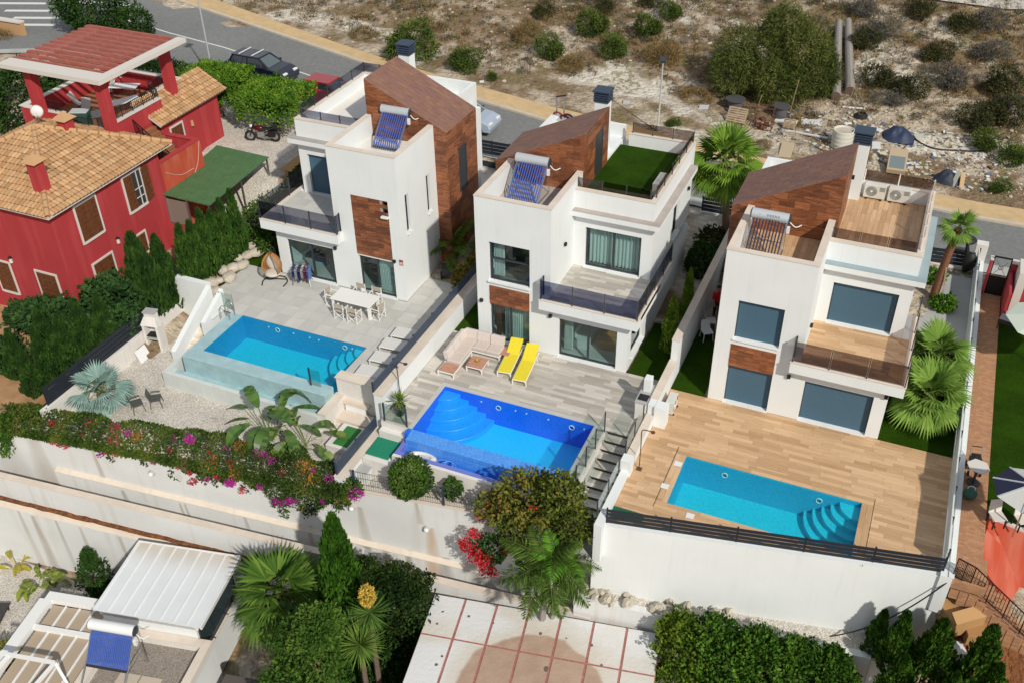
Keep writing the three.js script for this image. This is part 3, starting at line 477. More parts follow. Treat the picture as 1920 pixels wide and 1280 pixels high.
// villa on the left, mirrored
villa({
  x: -21.1, z: -35.1, s: -1, ys: 1.045, W: 7.2, bw: 3.6, label: 'white villa with tall brown tile-clad tower and balcony at its left, left of the three', glass: mat.smoke, ledge: mat.ledgeGrey, roof: 'plain', terraceTiles: true, tB: 9.0, tA: 7.05, t1: 3.57, D: 9.6, chU: 3.35, chD: 7.9, chY: 8.75,
  blockHoles: [[0.57, 2.06, 2.55, 5.13], [0.55, 0, 2.5, 2.02]], gfHole: [3.95, 0, 6.63, 2.03], upHole: [4.15, 3.1, 6.75, 5.18], sideHoles: [[0.62, 3.36, 0.98, 5.25], [2.75, 3.36, 3.1, 5.25]],
  towerHole: [1.2, 3.7, 1.95, 6.0],
  extra: (r, X, bb, ys) => {
    // deep brown panel with a small window
    const x0 = X(2.55), x1 = X(0.57), g = part('wall_cladding', r); mesh('backing', holed([[0, 0], [1.98, 0], [1.98, 3.2], [0, 3.2]], [[1.66, 2.42, 1.98 - 0.02, 3.17]], 0.1).translate(x0, 2.155, -0.03), mat.grout, g);
    tiles(g, 'cladding_tile', [x0, 2.155, -0.03], [1, 0, 0], [0, 1, 0], [[0, 0], [1.98, 0], [1.98, 3.2], [0, 3.2]], 0.62, 0.2, { mats: mat.clad, holes: [[1.6, 2.4, 2.1, 3.2]] });
    glazed(r, x0 + 1.66, 2.155 + 2.42, -0.08, 0.3, 0.74, { cols: 1, fr: 0.04 });
    { const q = glazed(r, X(2.5), 0.03, -0.14, 1.95, 2.07, { cols: 2, name: 'glass_door', curtains: [[0.4, 0.72], [0.72, 0.97]] }); }
    glazed(r, X(6.63), 0.03, -0.14, 2.68, 2.09, { name: 'sliding_door' });
    rollerShutter(r, X(6.75), 3.26, -3.02, 2.6, 2.15);
    glazed(r, X(0) - 0.12, 3.51, -0.62, 0.36, 1.97, { ry: Math.PI / 2, cols: 1, fr: 0.05 }); glazed(r, X(0) - 0.12, 3.51, -2.75, 0.35, 1.97, { ry: Math.PI / 2, cols: 1, fr: 0.05 });
    wallLamp(r, X(3.75), 2.22, 0); wallLamp(r, X(0.47), 2.22, 0);
    // alarm notice by the door
    const cv = document.createElement('canvas'); cv.width = 64; cv.height = 96; const c = cv.getContext('2d'); c.fillStyle = '#b98c8c'; c.fillRect(0, 0, 64, 96); c.fillStyle = '#8d2f36'; c.fillRect(6, 6, 52, 30); c.fillStyle = '#f1e4e4'; c.fillRect(12, 44, 40, 6); c.fillRect(12, 56, 40, 6); c.fillRect(12, 68, 30, 6);
    const t = new THREE.CanvasTexture(cv); t.colorSpace = THREE.SRGBColorSpace; const p = mesh('notice', new THREE.BoxGeometry(0.22, 0.32, 0.012), M(WH, { map: t }), r); p.position.set(X(0.12), 2.2, 0.01);
    mesh('interior_floor', B(X(6.9), 0.017, -3.6, X(0.3), 0.03, -0.3), mat.terraceTile[1], r);
    mesh('interior_table', [B(X(5.6), 0.7, -2.0, X(4.4), 0.74, -1.0), B(X(5.5), 0.03, -1.6, X(5.4), 0.7, -1.4), B(X(4.6), 0.03, -1.6, X(4.5), 0.7, -1.4)], mat.wood, r);
  }
});
// ---------- plots: decks, pools, walls ----------
const poolM = {};
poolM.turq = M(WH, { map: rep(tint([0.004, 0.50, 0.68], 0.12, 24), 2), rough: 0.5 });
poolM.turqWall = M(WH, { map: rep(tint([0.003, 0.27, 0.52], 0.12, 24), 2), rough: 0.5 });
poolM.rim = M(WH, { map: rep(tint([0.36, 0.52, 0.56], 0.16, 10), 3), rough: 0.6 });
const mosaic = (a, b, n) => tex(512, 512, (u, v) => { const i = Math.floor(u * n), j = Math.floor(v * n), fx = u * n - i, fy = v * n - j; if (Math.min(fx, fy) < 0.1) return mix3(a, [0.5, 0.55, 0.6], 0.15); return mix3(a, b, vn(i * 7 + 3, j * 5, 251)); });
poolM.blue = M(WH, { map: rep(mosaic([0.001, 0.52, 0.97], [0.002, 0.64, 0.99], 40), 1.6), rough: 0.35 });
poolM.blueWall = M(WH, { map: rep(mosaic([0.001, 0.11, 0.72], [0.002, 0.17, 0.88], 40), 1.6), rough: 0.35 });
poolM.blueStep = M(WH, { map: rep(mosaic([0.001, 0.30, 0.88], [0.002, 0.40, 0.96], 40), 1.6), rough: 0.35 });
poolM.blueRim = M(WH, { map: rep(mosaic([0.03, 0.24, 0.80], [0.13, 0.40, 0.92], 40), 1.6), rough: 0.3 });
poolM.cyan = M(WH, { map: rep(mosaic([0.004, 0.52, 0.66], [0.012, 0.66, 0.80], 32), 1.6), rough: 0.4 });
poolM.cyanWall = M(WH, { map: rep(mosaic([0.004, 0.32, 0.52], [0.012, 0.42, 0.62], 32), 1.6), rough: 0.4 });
const water = (c, bs, sc) => M(c, { phys: 1, transmission: 1, thickness: 0, rough: 0.03, ior: 1.33, specularIntensity: 0.45, bump: rep(noiseT, sc), bs });
poolM.w1 = water([0.84, 0.98, 1.0], 0.02, 3.2); poolM.w2 = water([0.86, 0.98, 1.0], 0.014, 2.6); poolM.w3 = water([0.84, 0.98, 1.0], 0.09, 1.6);
// quarter-round entry steps in a pool corner
function quarterSteps(root, cx, cz, sx, sz, rs, y0, bottom, m) {
  rs.forEach((r, i) => { const top = y0 - 0.2 - i * 0.24, s = new THREE.Shape(); s.moveTo(0, 0); s.lineTo(r, 0); s.absarc(0, 0, r, 0, Math.PI / 2, false); s.closePath();
    const g = ni(new THREE.ExtrudeGeometry(s, { depth: top - bottom, bevelEnabled: true, bevelSize: 0.015, bevelThickness: 0.015, bevelSegments: 1, curveSegments: 24 })); g.rotateX(Math.PI / 2); // depth now goes down (-y); shape y -> +z
    if (sx < 0) g.scale(-1, 1, 1); if (sz < 0) g.scale(1, 1, -1); if (sx * sz < 0) { const p = g.attributes.position; for (let k = 0; k < p.count; k += 3) for (const c of ['X', 'Y', 'Z']) { const a = p['get' + c](k + 1), b = p['get' + c](k + 2); p['set' + c](k + 1, b); p['set' + c](k + 2, a); } g.computeVertexNormals(); }
    g.translate(cx, top, cz); mesh('pool_step', boxUV(g), m, root); });
}
function basin(root, x0, z0, x1, z1, bottom, top, mf, mw, t = 0.2) {
  mesh('pool_floor', B(x0, bottom - 0.1, z0, x1, bottom, z1), mf, root);
  mesh('pool_wall', [B(x0 - t, bottom - 0.1, z0 - t, x1 + t, top, z0), B(x0 - t, bottom - 0.1, z1, x1 + t, top, z1 + t), B(x0 - t, bottom - 0.1, z0, x0, top, z1), B(x1, bottom - 0.1, z0, x1 + t, top, z1)], mw, root);
}
const poolLight = (root, x, y, z) => { const g = part('pool_light', root, [x, y, z]); mesh('ring', ni(new THREE.TorusGeometry(0.11, 0.022, 6, 18)), mat.pvc, g); mesh('lens', ni(new THREE.CylinderGeometry(0.09, 0.09, 0.02, 16)).rotateX(Math.PI / 2), mat.clearGlass, g); };
const inlet = (root, x, y, z) => mesh('inlet', ni(new THREE.CylinderGeometry(0.035, 0.035, 0.03, 10)).rotateX(Math.PI / 2).translate(x, y, z), mat.pvc, root);

// --- right villa: tan deck, flush pool
structure('tan_deck_base', [B(-7.35, -1.62, -33.45, 4.1, -0.03, -29.8), B(-7.35, -1.62, -29.8, -5.8, -0.03, -25.6), B(1.38, -1.62, -29.8, 4.1, -0.03, -27.4), prism([[-7.35, -0.026, -25.0], [4.1, -0.026, -27.25], [4.1, -0.026, -27.6], [1.4, -0.026, -27.6], [1.4, -0.026, -26.6], [-5.8, -0.026, -26.6], [-7.35, -0.026, -26.6]].slice(0, 2).concat([[4.1, -0.026, -27.3], [1.37, -0.026, -26.76], [-5.79, -0.026, -26.4], [-7.35, -0.026, -26.4]]), 0.02)], mat.deckBase);
{
  const hole = [-5.6, -29.6, 1.18, -26.75]; const gs = [planks(-7.35, -33.47, 4.1, -27.0, 0, { l: 1.2, w: 0.2, ca: tanA, cb: tanB, holes: [hole] })];
  for (let z = -27.0; z < -24.9; z += 0.2) { const xm = -7.46 + (-25.0 - z - 0.2) / 0.1944; if (xm > -7.2) gs.push(planks(-7.35, z, Math.min(4.1, xm), z + 0.2, 0, { l: 1.2, w: 0.2, ca: tanA, cb: tanB, holes: [hole] })); }
  const o = structure('tan_deck', gs, mat.deckGrain);
  const p = thing('swimming_pool', 'turquoise rectangular pool flush with the tan plank deck of the shuttered villa', 'pool');
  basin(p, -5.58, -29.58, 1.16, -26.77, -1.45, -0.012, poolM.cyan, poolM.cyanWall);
  quarterSteps(p, 1.158, -29.578, -1, 1, [0.75, 1.05, 1.35, 1.65, 1.95].map(r => r), -0.05, -1.44, poolM.cyan);
  const w = mesh('water', B(-5.579, -0.09, -29.579, 1.159, -0.085, -26.771), poolM.w3, p);
  poolLight(p, -4.0, -0.45, -29.56); poolLight(p, -0.35, -0.45, -29.56);
  // coping boards round the pool
  const cp = [[-5.98, -29.98, 1.56, -29.58], [-5.98, -26.77, 0.3, -26.55], [-5.98, -29.58, -5.58, -26.77], [1.16, -29.58, 1.56, -27.0]];
  cp.forEach((c, i) => { const g = planks(c[0], c[1], c[2], c[3], 0.012, { l: 1.2, w: 0.2, ca: tanA, cb: tanB, alongX: i < 2 }); const q = mesh('coping', g, mat.deckGrain, p); q.userData.kind = 'stuff'; });
  for (const [x, z] of [[-5.77, -29.0], [-5.9, -27.6], [-4.6, -26.45]]) mesh('skimmer_lid', CB(0.3, 0.012, 0.26, 0.004).translate(x, 0.013, z), mat.pvc, p);
  for (const x of [-6.02, 1.58]) mesh('drain_slot', B(x, 0.001, -30, x + 0.02, 0.006, -26.4), mat.black, p);
}
structure('lawn', B(-7.34, -0.05, -47.5, -5.9, 0.012, -33.48), mat.lawn);
structure('lawn', B(1.1, -0.05, -40.6, 4.09, 0.012, -33.48), mat.lawn);
structure('driveway', [B(1.1, -0.05, -47.6, 4.09, 0.02, -40.6), B(-5.9, -0.05, -47.6, 1.1, 0.02, -42.5)], mat.concrete);
// --- middle villa: grey deck, deep blue infinity pool
{
  structure('grey_deck_base', [B(-17.9, -1.62, -33.8, -7.66, -0.03, -30.12), B(-17.9, -1.62, -30.12, -16.63, -0.03, -26.85), B(-9.37, -1.62, -30.12, -9.0, -0.03, -25.5)], mat.white2);
  const holes = [[-16.45, -29.92, -9.55, -24], [-9.0, -29.8, -7.6, -24], [-20, -26.85, -16, -20]];
  structure('grey_deck', planks(-17.9, -33.82, -7.66, -25.5, 0, { l: 1.2, w: 0.2, ca: greyA, cb: greyB, holes }), mat.deckGrain);
  const p = thing('swimming_pool', 'deep blue mosaic infinity pool in the grey deck of the middle villa', 'pool');
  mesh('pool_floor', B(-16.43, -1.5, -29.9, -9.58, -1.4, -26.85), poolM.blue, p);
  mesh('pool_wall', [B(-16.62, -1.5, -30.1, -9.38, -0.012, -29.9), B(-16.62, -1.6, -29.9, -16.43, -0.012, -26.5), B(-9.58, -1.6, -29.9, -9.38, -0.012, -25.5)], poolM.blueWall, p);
  mesh('pool_coping', [B(-16.64, -0.011, -30.12, -9.36, 0.014, -29.915), B(-16.64, -0.011, -29.915, -16.44, 0.014, -26.86), B(-9.57, -0.011, -29.915, -9.02, 0.014, -25.5)], mat.terraceTile[2], p);
  mesh('infinity_rim', [prism([[-16.43, -0.05, -26.24], [-9.58, -0.05, -26.24], [-9.58, -0.014, -26.85], [-16.43, -0.014, -26.85]], 0.3)], poolM.blueRim, p);
  mesh('overflow_wall', B(-16.43, -1.6, -26.85, -9.58, -0.33, -26.245), poolM.blueRim, p);
  mesh('trough', [B(-16.43, -0.9, -26.245, -9.58, -0.85, -25.75)], poolM.blueWall, p);
  mesh('trough_rim', [B(-16.43, -1.0, -25.75, -9.58, -0.3, -25.56), B(-16.6, -1.0, -26.5, -16.43, -0.3, -25.56)], M([0.16, 0.2, 0.62], { rough: 0.5 }), p);
  quarterSteps(p, -16.428, -29.898, 1, 1, [0.7, 1.1, 1.5, 1.9, 2.3], -0.02, -1.39, poolM.blueStep);
  mesh('water', B(-16.429, -0.05, -29.899, -9.581, -0.045, -26.8), poolM.w2, p);
  mesh('trough_water', B(-16.42, -0.62, -26.243, -9.59, -0.615, -25.752), poolM.w2, p);
  for (const x of [-13.9, -10.55]) poolLight(p, x, -0.4, -29.88); for (const x of [-14.7, -13.1, -12.6, -11.6, -10.0]) inlet(p, x, -0.3, -29.88);
  mesh('trough_front_wall', [B(-16.62, -1.64, -25.55, -9.58, -0.31, -25.4), B(-9.36, -1.62, -25.5, -9.02, -0.02, -24.95)], mat.white2, p);
  // stair beside the pool
  const st = thing('garden_stair', 'grey plank stair descending between the blue pool and boundary wall', 'stairs', [-8.33, 0, -29.8]);
  for (let k = 0; k < 11; k++) { mesh('tread', planks(-0.67, k * 0.42, 0.67, k * 0.42 + 0.42, -0.13 - k * 0.13, { l: 1.2, w: 0.21, ca: greyA, cb: greyB }), mat.deckGrain, st); mesh('riser', B(-0.67, -1.62, k * 0.42 + 0.0, 0.67, -0.15 - k * 0.13, k * 0.42 + 0.02), mat.terraceTile[3], st); }
  structure('garden_path', B(-9.0, -1.62, -25.2, -7.66, -1.56, -23.9), mat.concrete);
  const r = thing('glass_balustrade', 'clear glass balustrade along the right edge of the blue pool', 'railing'); railing(r, [[-9.06, 0.014, -29.7], [-9.06, 0.014, -25.2]], 1.05, { glass: mat.clearGlass, step: 1.1 }); r.children[0].name = 'panels';
  const r2 = thing('glass_balustrade', 'short glass balustrade by the potted yucca left of the blue pool', 'railing'); railing(r2, [[-17.75, 0.0, -26.9], [-16.7, 0.0, -26.9]], 0.95, { glass: mat.clearGlass, step: 1.1, pw: 0.06 }); r2.children[0].name = 'panels';
  structure('garden_step', [B(-17.9, -1.62, -26.85, -16.64, -0.35, -26.6), B(-17.9, -1.62, -26.6, -16.64, -0.7, -25.2)], mat.white2);
  const gc = thing('pump_cover', 'emerald green cover over the pump pit beside the blue pool', 'cover', [-17.38, -0.7, -25.98]); mesh('lid', CB(1.06, 0.05, 1.1, 0.015).translate(0, 0.02, 0), M([0.008, 0.24, 0.13], { rough: 0.8, bump: rep(noiseT, 0.6), bs: 0.03 }), gc);
  const bx = thing('utility_box', 'small white utility box below the emerald cover by the fence', 'box', [-17.7, -1.6, -24.85]); mesh('cabinet', CB(0.5, 0.62, 0.4, 0.02), mat.pvc, bx); mesh('lid', CB(0.56, 0.05, 0.46, 0.015).translate(0, 0.62, 0), mat.concrete, bx);
}
structure('lawn', B(-17.9, -0.05, -44, -16.7, 0.012, -33.84), mat.lawn);
structure('lawn', B(-9.4, -0.05, -46, -7.66, 0.012, -33.84), mat.lawn);
structure('driveway', B(-17.9, 0.1, -48.2, -9.5, 0.16, -44), mat.concrete);
// --- left villa: stone tile terrace, turquoise infinity pool
{
  structure('terrace_base', [B(-30.4, -1.5, -35.05, -18.4, -0.02, -31.25), B(-20.85, -1.5, -31.25, -18.4, -0.02, -28.75), B(-21.1, -0.6, -39.5, -18.4, -0.02, -35.05)], mat.tileBase);
  const t = structure('tile_terrace', B(-30.4, -0.018, -35.04, -18.4, -0.004, -31.26), mat.tileBase);
  const F = (x0, z0, x1, z1, w, h) => tiles(t, 'paving_tile', [x0, 0, z1], [1, 0, 0], [0, 0, -1], [[0, 0], [x1 - x0, 0], [x1 - x0, z1 - z0], [0, z1 - z0]], w, h, { mats: mat.terraceTile, bond: 0, gap: 0.012, t: 0.012 });
  F(-30.4, -35.06, -18.4, -31.06, 0.8, 0.8); F(-21.03, -31.06, -18.4, -28.6, 0.8, 0.8); F(-21.08, -39.4, -18.4, -35.06, 0.8, 0.8); F(-29.4, -31.06, -28.95, -30.2, 0.45, 0.8);
  const p = thing('swimming_pool', 'turquoise infinity pool with wide pale blue rim and trough at the left villa', 'pool');
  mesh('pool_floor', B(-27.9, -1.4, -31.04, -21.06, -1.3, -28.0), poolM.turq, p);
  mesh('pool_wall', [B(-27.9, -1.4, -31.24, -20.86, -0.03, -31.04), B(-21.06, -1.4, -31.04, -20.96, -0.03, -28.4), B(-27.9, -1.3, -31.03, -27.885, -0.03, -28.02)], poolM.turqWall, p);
  mesh('pool_rim', [B(-28.55, -1.5, -31.24, -27.9, 0.0, -28.02), prism([[-28.55, -0.03, -27.34], [-20.95, -0.03, -27.34], [-20.95, 0.0, -28.02], [-28.55, 0.0, -28.02]], 0.2), B(-28.55, -1.5, -28.01, -20.95, -0.21, -27.345)], poolM.rim, p);
  mesh('water', B(-27.899, -0.045, -31.039, -21.061, -0.04, -28.01), poolM.w1, p);
  mesh('trough', [B(-29.05, -1.5, -27.34, -20.95, -0.93, -26.8)], poolM.rim, p);
  mesh('trough_rim', [B(-29.25, -1.5, -26.8, -20.95, -0.62, -26.6), B(-29.25, -1.5, -28.4, -29.05, -0.62, -26.8), B(-29.05, -1.5, -28.4, -28.56, -0.62, -28.2)], M(WH, { map: rep(tint([0.62, 0.66, 0.64], 0.1, 8, 0.3), 3), rough: 0.8 }), p);
  quarterSteps(p, -21.062, -31.038, -1, 1, [0.55, 0.95, 1.35, 1.75], -0.02, -1.29, poolM.turq);
  poolLight(p, -25.9, -0.3, -31.02); poolLight(p, -22.2, -0.3, -31.02); for (const x of [-26.4, -25.0, -24.1, -23.6, -21.8]) inlet(p, x, -0.25, -31.02);
  mesh('drain', ni(new THREE.CylinderGeometry(0.12, 0.12, 0.02, 14)).translate(-26.6, -1.29, -28.8), mat.black, p);
  const ladder = thing('pool_ladder', 'curved steel handrail at the back left corner of turquoise pool', 'handrail', [-28.45, 0, -30.9]); for (const dz of [0, 0.4]) mesh('grab_rail', tube([[0.25, -0.1, dz], [0.25, 0.55, dz], [0.05, 0.75, dz], [-0.2, 0.6, dz], [-0.25, 0, dz]], 0.02, 6, 20), mat.steel, ladder);
  const gp = thing('glass_screen', 'single glass screen standing behind the turquoise pool near the stair', 'railing'); railing(gp, [[-29.2, 0, -31.2], [-28.45, 0, -31.2]], 0.95, { glass: mat.clearGlass, pm: mat.steel }); gp.children[0].name = 'panels';
  const dp = thing('fence_post', 'dark lone glass panel on the rim of turquoise pool', 'railing', [-21.9, 0, -27.75], 0); mesh('post', B(-0.03, 0, -0.03, 0.03, 0.95, 0.03), mat.fenceBlue, dp); mesh('glass_panel', B(0.04, 0.05, -0.005, 0.55, 0.9, 0.005), mat.clearGlass, dp);
  structure('gravel', prism([[-31.95, -1.46, -22.15], [-18.4, -1.46, -24.12], [-18.4, -1.46, -28.6], [-31.95, -1.46, -31.5]], 0.15), mat.gravel);
  // end wall between pool and fence with its niche
  const w = thing('garden_wall', 'white wall with beige coping closing the right end of turquoise pool', 'wall'); mesh('wall_body', [B(-20.94, -1.5, -28.75, -18.36, 0.32, -28.3), B(-20.94, -1.5, -28.3, -20.6, -0.5, -26.7)], mat.white2, w); mesh('coping', [B(-20.98, 0.322, -28.8, -18.32, 0.36, -28.24), B(-20.98, -0.498, -28.24, -20.56, -0.46, -26.66)], mat.cap, w); mesh('niche_lintel', B(-20.6, -0.85, -28.3, -19.3, -0.7, -28.05), mat.cap, w); mesh('niche_block', B(-20.5, -1.46, -28.29, -19.5, -0.86, -28.1), mat.white, w); mesh('ledge', B(-20.6, -1.46, -28.09, -18.6, -1.2, -27.4), mat.cap, w);
  const c2 = thing('pump_cover', 'grass green cover on a concrete pit between gravel and fence', 'cover', [-19.47, -1.46, -26.44]); mesh('pit', CB(1.15, 0.36, 1.5, 0.02), mat.white2, c2); mesh('lid', CB(0.7, 0.04, 1.22, 0.012).translate(0.05, 0.355, 0), M([0.03, 0.2, 0.035], { rough: 0.8, bump: rep(noiseT, 0.6), bs: 0.03 }), c2);
  // stair to the gravel with its two sloping walls
  const st = thing('garden_stair', 'white stair between sloping walls left of the turquoise pool', 'stairs');
  for (let k = 0; k < 9; k++) mesh('step', B(-30.05, -1.5, -31.3 + k * 0.34, -29.5, -0.16 - k * 0.15, -30.96 + k * 0.34), mat.cap, st);
  const slope = (x0, x1, z0, y0, z1, y1, yb) => prism([[x1, yb, z0], [x1, yb, z1], [x1, y1, z1], [x1, y0, z0]].reverse(), -(x1 - x0));
  mesh('stair_wall', [slope(-30.32, -30.06, -31.4, 1.0, -28.2, -0.75, -1.5), B(-32.1, -1.5, -31.7, -30.06, 1.0, -31.42)], mat.white, st); mesh('stair_wall', [slope(-29.5, -29.28, -31.4, 1.0, -29.7, 0.1, -1.5)], mat.white, st);
}
structure('lawn', B(-31.4, -0.3, -40, -28.6, 0.0, -35.1), mat.lawn);
// slatted fences: base wall part, posts and rails one by one
function slatFence(name, label, x0, z0, x1, z1, y, h, n, m, { step = 1.8, th = 0.03, gap = 0.035, group, pm } = {}) {
  const L = Math.hypot(x1 - x0, z1 - z0), a = Math.atan2(-(z1 - z0), x1 - x0), f = thing(name, label, 'fence', [x0, y, z0], a, group), k = Math.round(L / step), sh = (h - gap * n) / n;
  const pg = B(-0.03, 0, -0.03, 0.03, h + 0.02, 0.03); for (let i = 0; i <= k; i++) { const p = mesh('post', pg, pm ?? m, f); p.position.set(clamp(L * i / k, 0.03, L - 0.03), 0, -0.031 - th / 2); }
  const sg = B(0, 0, -th / 2, L / k - 0.01, sh, th / 2); for (let i = 0; i < k; i++) for (let j = 0; j < n; j++) { const s = mesh('rail', sg, m, f); s.position.set(L * i / k + 0.005, gap + j * (sh + gap), 0); }
  return f;
}
// boundary left | middle villa
{
  const w = thing('boundary_wall', 'white boundary wall between the stone terrace and grey deck', 'wall'); mesh('wall_body', [B(-18.35, -1.6, -40.5, -17.93, 1.0, -27.2), B(-18.4, -1.6, -27.19, -17.95, -0.72, -23.8)], mat.white, w); mesh('coping', [B(-18.38, 1.002, -40.5, -17.9, 1.03, -27.17), B(-18.43, -0.718, -27.16, -17.92, -0.69, -23.8)], mat.cap, w);
  slatFence('slat_fence', 'dark blue slat fence on top of the long white boundary wall', -18.36, -27.25, -18.36, -40, 1.03, 0.5, 3, mat.fenceBlue, { step: 1.9 });
  slatFence('slat_fence', 'dark blue slat fence stepping down beside the two green covers', -18.3, -23.9, -18.3, -27.1, -0.69, 0.6, 3, mat.fenceBlue, { step: 1.6 });
}
{ // left of the left villa
  const w = thing('boundary_wall', 'low white wall under dark slat fence behind the gravel garden', 'wall'); mesh('wall_body', B(-32.2, -1.7, -31.5, -31.95, -0.45, -22.2), mat.white2, w);
  slatFence('slat_fence', 'dark navy slat fence in front of the cypress row', -32.05, -22.6, -32.05, -30.9, -0.44, 0.95, 4, mat.fenceDark, { step: 2 });
  slatFence('slat_fence', 'navy slat fence behind the leftmost cypress clump and stair', -32.0, -31.6, -31.3, -35.5, 0.6, 0.7, 3, mat.fenceDark, { step: 2 });
}
// boundary middle | right villa
{
  const w = thing('boundary_wall', 'white boundary wall stepping down between the grey and tan decks', 'wall'); mesh('wall_body', [B(-7.65, -1.6, -48, -7.36, 2.0, -34.2), B(-7.65, -1.6, -34.19, -7.36, 1.0, -30.9), B(-7.65, -1.6, -30.89, -7.36, 0.5, -27.6), B(-7.65, -1.6, -27.59, -7.36, 0.3, -24.4)], mat.white, w); mesh('pier', [B(-7.35, 0, -31.3, -6.85, 1.0, -30.8), B(-7.7, 0, -28.0, -7.3, 0.75, -27.55)], mat.white, w); mesh('coping', [B(-7.67, 2.002, -48, -7.33, 2.03, -34.17), B(-7.67, 1.002, -34.16, -7.33, 1.03, -31.31), B(-7.67, 0.502, -30.88, -7.34, 0.53, -28.01)], mat.cap, w);
  const r = thing('glass_balustrade', 'grey glass balustrade on the boundary wall beside the plank stair', 'railing'); railing(r, [[-7.7, 0.5, -30.5], [-7.7, 0.5, -28.2]], 0.75, { glass: mat.clearGlass }); railing(r, [[-7.7, 0.3, -27.4], [-7.7, 0.3, -24.9]], 0.7, { glass: mat.clearGlass }); r.children.forEach(c => c.name = 'panels');
  const cap = thing('barbecue', 'white garden barbecue block beside the plank stair', 'barbecue', [-7.95, 0, -31.6]); mesh('block', CB(0.5, 0.9, 1.3, 0.02), mat.white2, cap); mesh('flue', CB(0.3, 0.7, 0.34, 0.02).translate(0, 0.9, -0.3), mat.white, cap); mesh('slab', CB(0.56, 0.05, 1.36, 0.01).translate(0, 0.9, 0), mat.concrete, cap); mesh('grill', B(-0.2, 0.95, 0.1, 0.2, 0.98, 0.5), mat.black, cap);
}
{ // right of the right villa
  const w = thing('boundary_wall', 'low pale wall under grey slat fence at the right plot edge', 'wall'); mesh('wall_body', B(4.1, -1.7, -49.3, 4.5, 0.14, -26.9), mat.white, w); mesh('pier', B(4.0, 0, -49.8, 4.55, 1.05, -49.31), mat.white2, w); mesh('coping', B(4.36, 0.141, -49.29, 4.54, 0.18, -26.9), mat.white, w);
  const gm = M([0.66, 0.71, 0.70], { rough: 0.6 });
  slatFence('slat_fence', 'pale grey slat fence running along the right side of tan deck', 4.14, -49, 4.14, -27.3, 0.145, 0.88, 4, gm, { step: 1.7, gap: 0.045, th: 0.05, pm: mat.post });
}
// front wall of the right villa
{
  const L = 12.05, a = Math.atan2(2.3, 11.83); const w = thing('retaining_wall', 'tall bright white retaining wall below the tan deck', 'wall', [-7.46, 0, -24.75], a);
  mesh('wall_body', [B(-0.3, -8.7, -0.28, L + 0.1, -0.02, 0), B(L - 0.15, -8.7, -8, L + 0.1, -0.03, -0.29)], mat.white, w); mesh('coping', B(-0.3, -0.018, -0.3, L + 0.1, 0.012, 0.02), mat.white, w);
  slatFence('slat_fence', 'black slat fence along the top of bright white retaining wall', -7.46 + 0.1, -24.9, 4.2, -27.15, 0.02, 0.72, 4, mat.fenceDark, { step: 2.2, gap: 0.05 });
}
// long retaining walls, local x runs along them
const stainT = (seedx, list) => tex(1024, 512, (u, v) => { // u = 26 m along, v = 10 m up
  const x = u * 26, y = v * 10 - 10; let k = 0.70 + 0.12 * (fbm(u * 20, v * 8, 20, 4) - 0.5), c = [k * 0.99, k * 1.0, k * 1.0];
  const st = sst(0.55, 0.8, fbm(u * 90 + seedx, v * 2, 90, 3)); c = mix3(c, [0.5, 0.42, 0.33], st * 0.35 * fbm(u * 8, v * 8, 8, 3));
  for (const [sx, top, bot, w, col, am] of list) { if (y < top && y > bot) { const t = (top - y) / (top - bot), d = Math.abs(x - sx - 0.12 * t) / (w * (0.5 + 0.7 * t)); if (d < 1) c = mix3(c, col, am * (1 - d * d) * (0.5 + 0.5 * fbm(u * 60, v * 10, 60, 2)) * (1 - 0.3 * t)); } }
  return c;
});
const tanS = [0.33, 0.26, 0.19], orS = [0.5, 0.27, 0.07], dkS = [0.16, 0.14, 0.11];
const sT1 = stainT(2, [[14.6, -2.3, -4.5, 0.3, tanS, 0.7], [17.1, -1.4, -2.6, 0.16, tanS, 0.7], [17.6, -2.7, -5.6, 0.4, orS, 0.85], [2.2, -1.5, -3.6, 0.16, tanS, 0.8], [3.3, -3.9, -5, 0.22, dkS, 0.7], [6.1, -4, -5.3, 0.12, tanS, 0.8], [6.35, -4, -5.3, 0.12, tanS, 0.8], [9.2, -4, -5.4, 0.16, dkS, 0.6], [12.2, -4, -5.6, 0.2, tanS, 0.8], [14.8, -4.3, -6, 0.35, dkS, 0.7], [15.6, -4.3, -6, 0.35, tanS, 0.8], [16.6, -4.3, -6, 0.3, dkS, 0.7], [18.2, -4.3, -6, 0.5, dkS, 0.6], [19.6, -4.5, -6, 0.6, dkS, 0.6], [23.5, -1.4, -4.5, 0.9, tanS, 0.4], [25.2, -2, -6, 0.8, tanS, 0.5]]);
const sT2 = stainT(7, [[-0.0 + 25.2, -5.2, -8.6, 0.3, tanS, 0.8], [0.4, -5.2, -8.6, 0.16, dkS, 0.5], [1.6, -5.3, -8.6, 0.2, tanS, 0.6], [3.6, -5.4, -8.6, 0.16, tanS, 0.7], [3.5, -5.4, -7, 0.08, dkS, 0.6], [6.2, -5.5, -7, 0.1, dkS, 0.7], [24.5, -5, -8.6, 0.2, tanS, 0.6], [9.5, -5.5, -8, 0.2, tanS, 0.5]]);
mat.retain1 = M(WH, { map: rep(sT1, 26, 10), rough: 0.92, bump: rep(fineT, 1.3), bs: 0.006 });
mat.retain2 = M(WH, { map: rep(sT2, 26, 10), rough: 0.92, bump: rep(fineT, 1.3), bs: 0.006 });
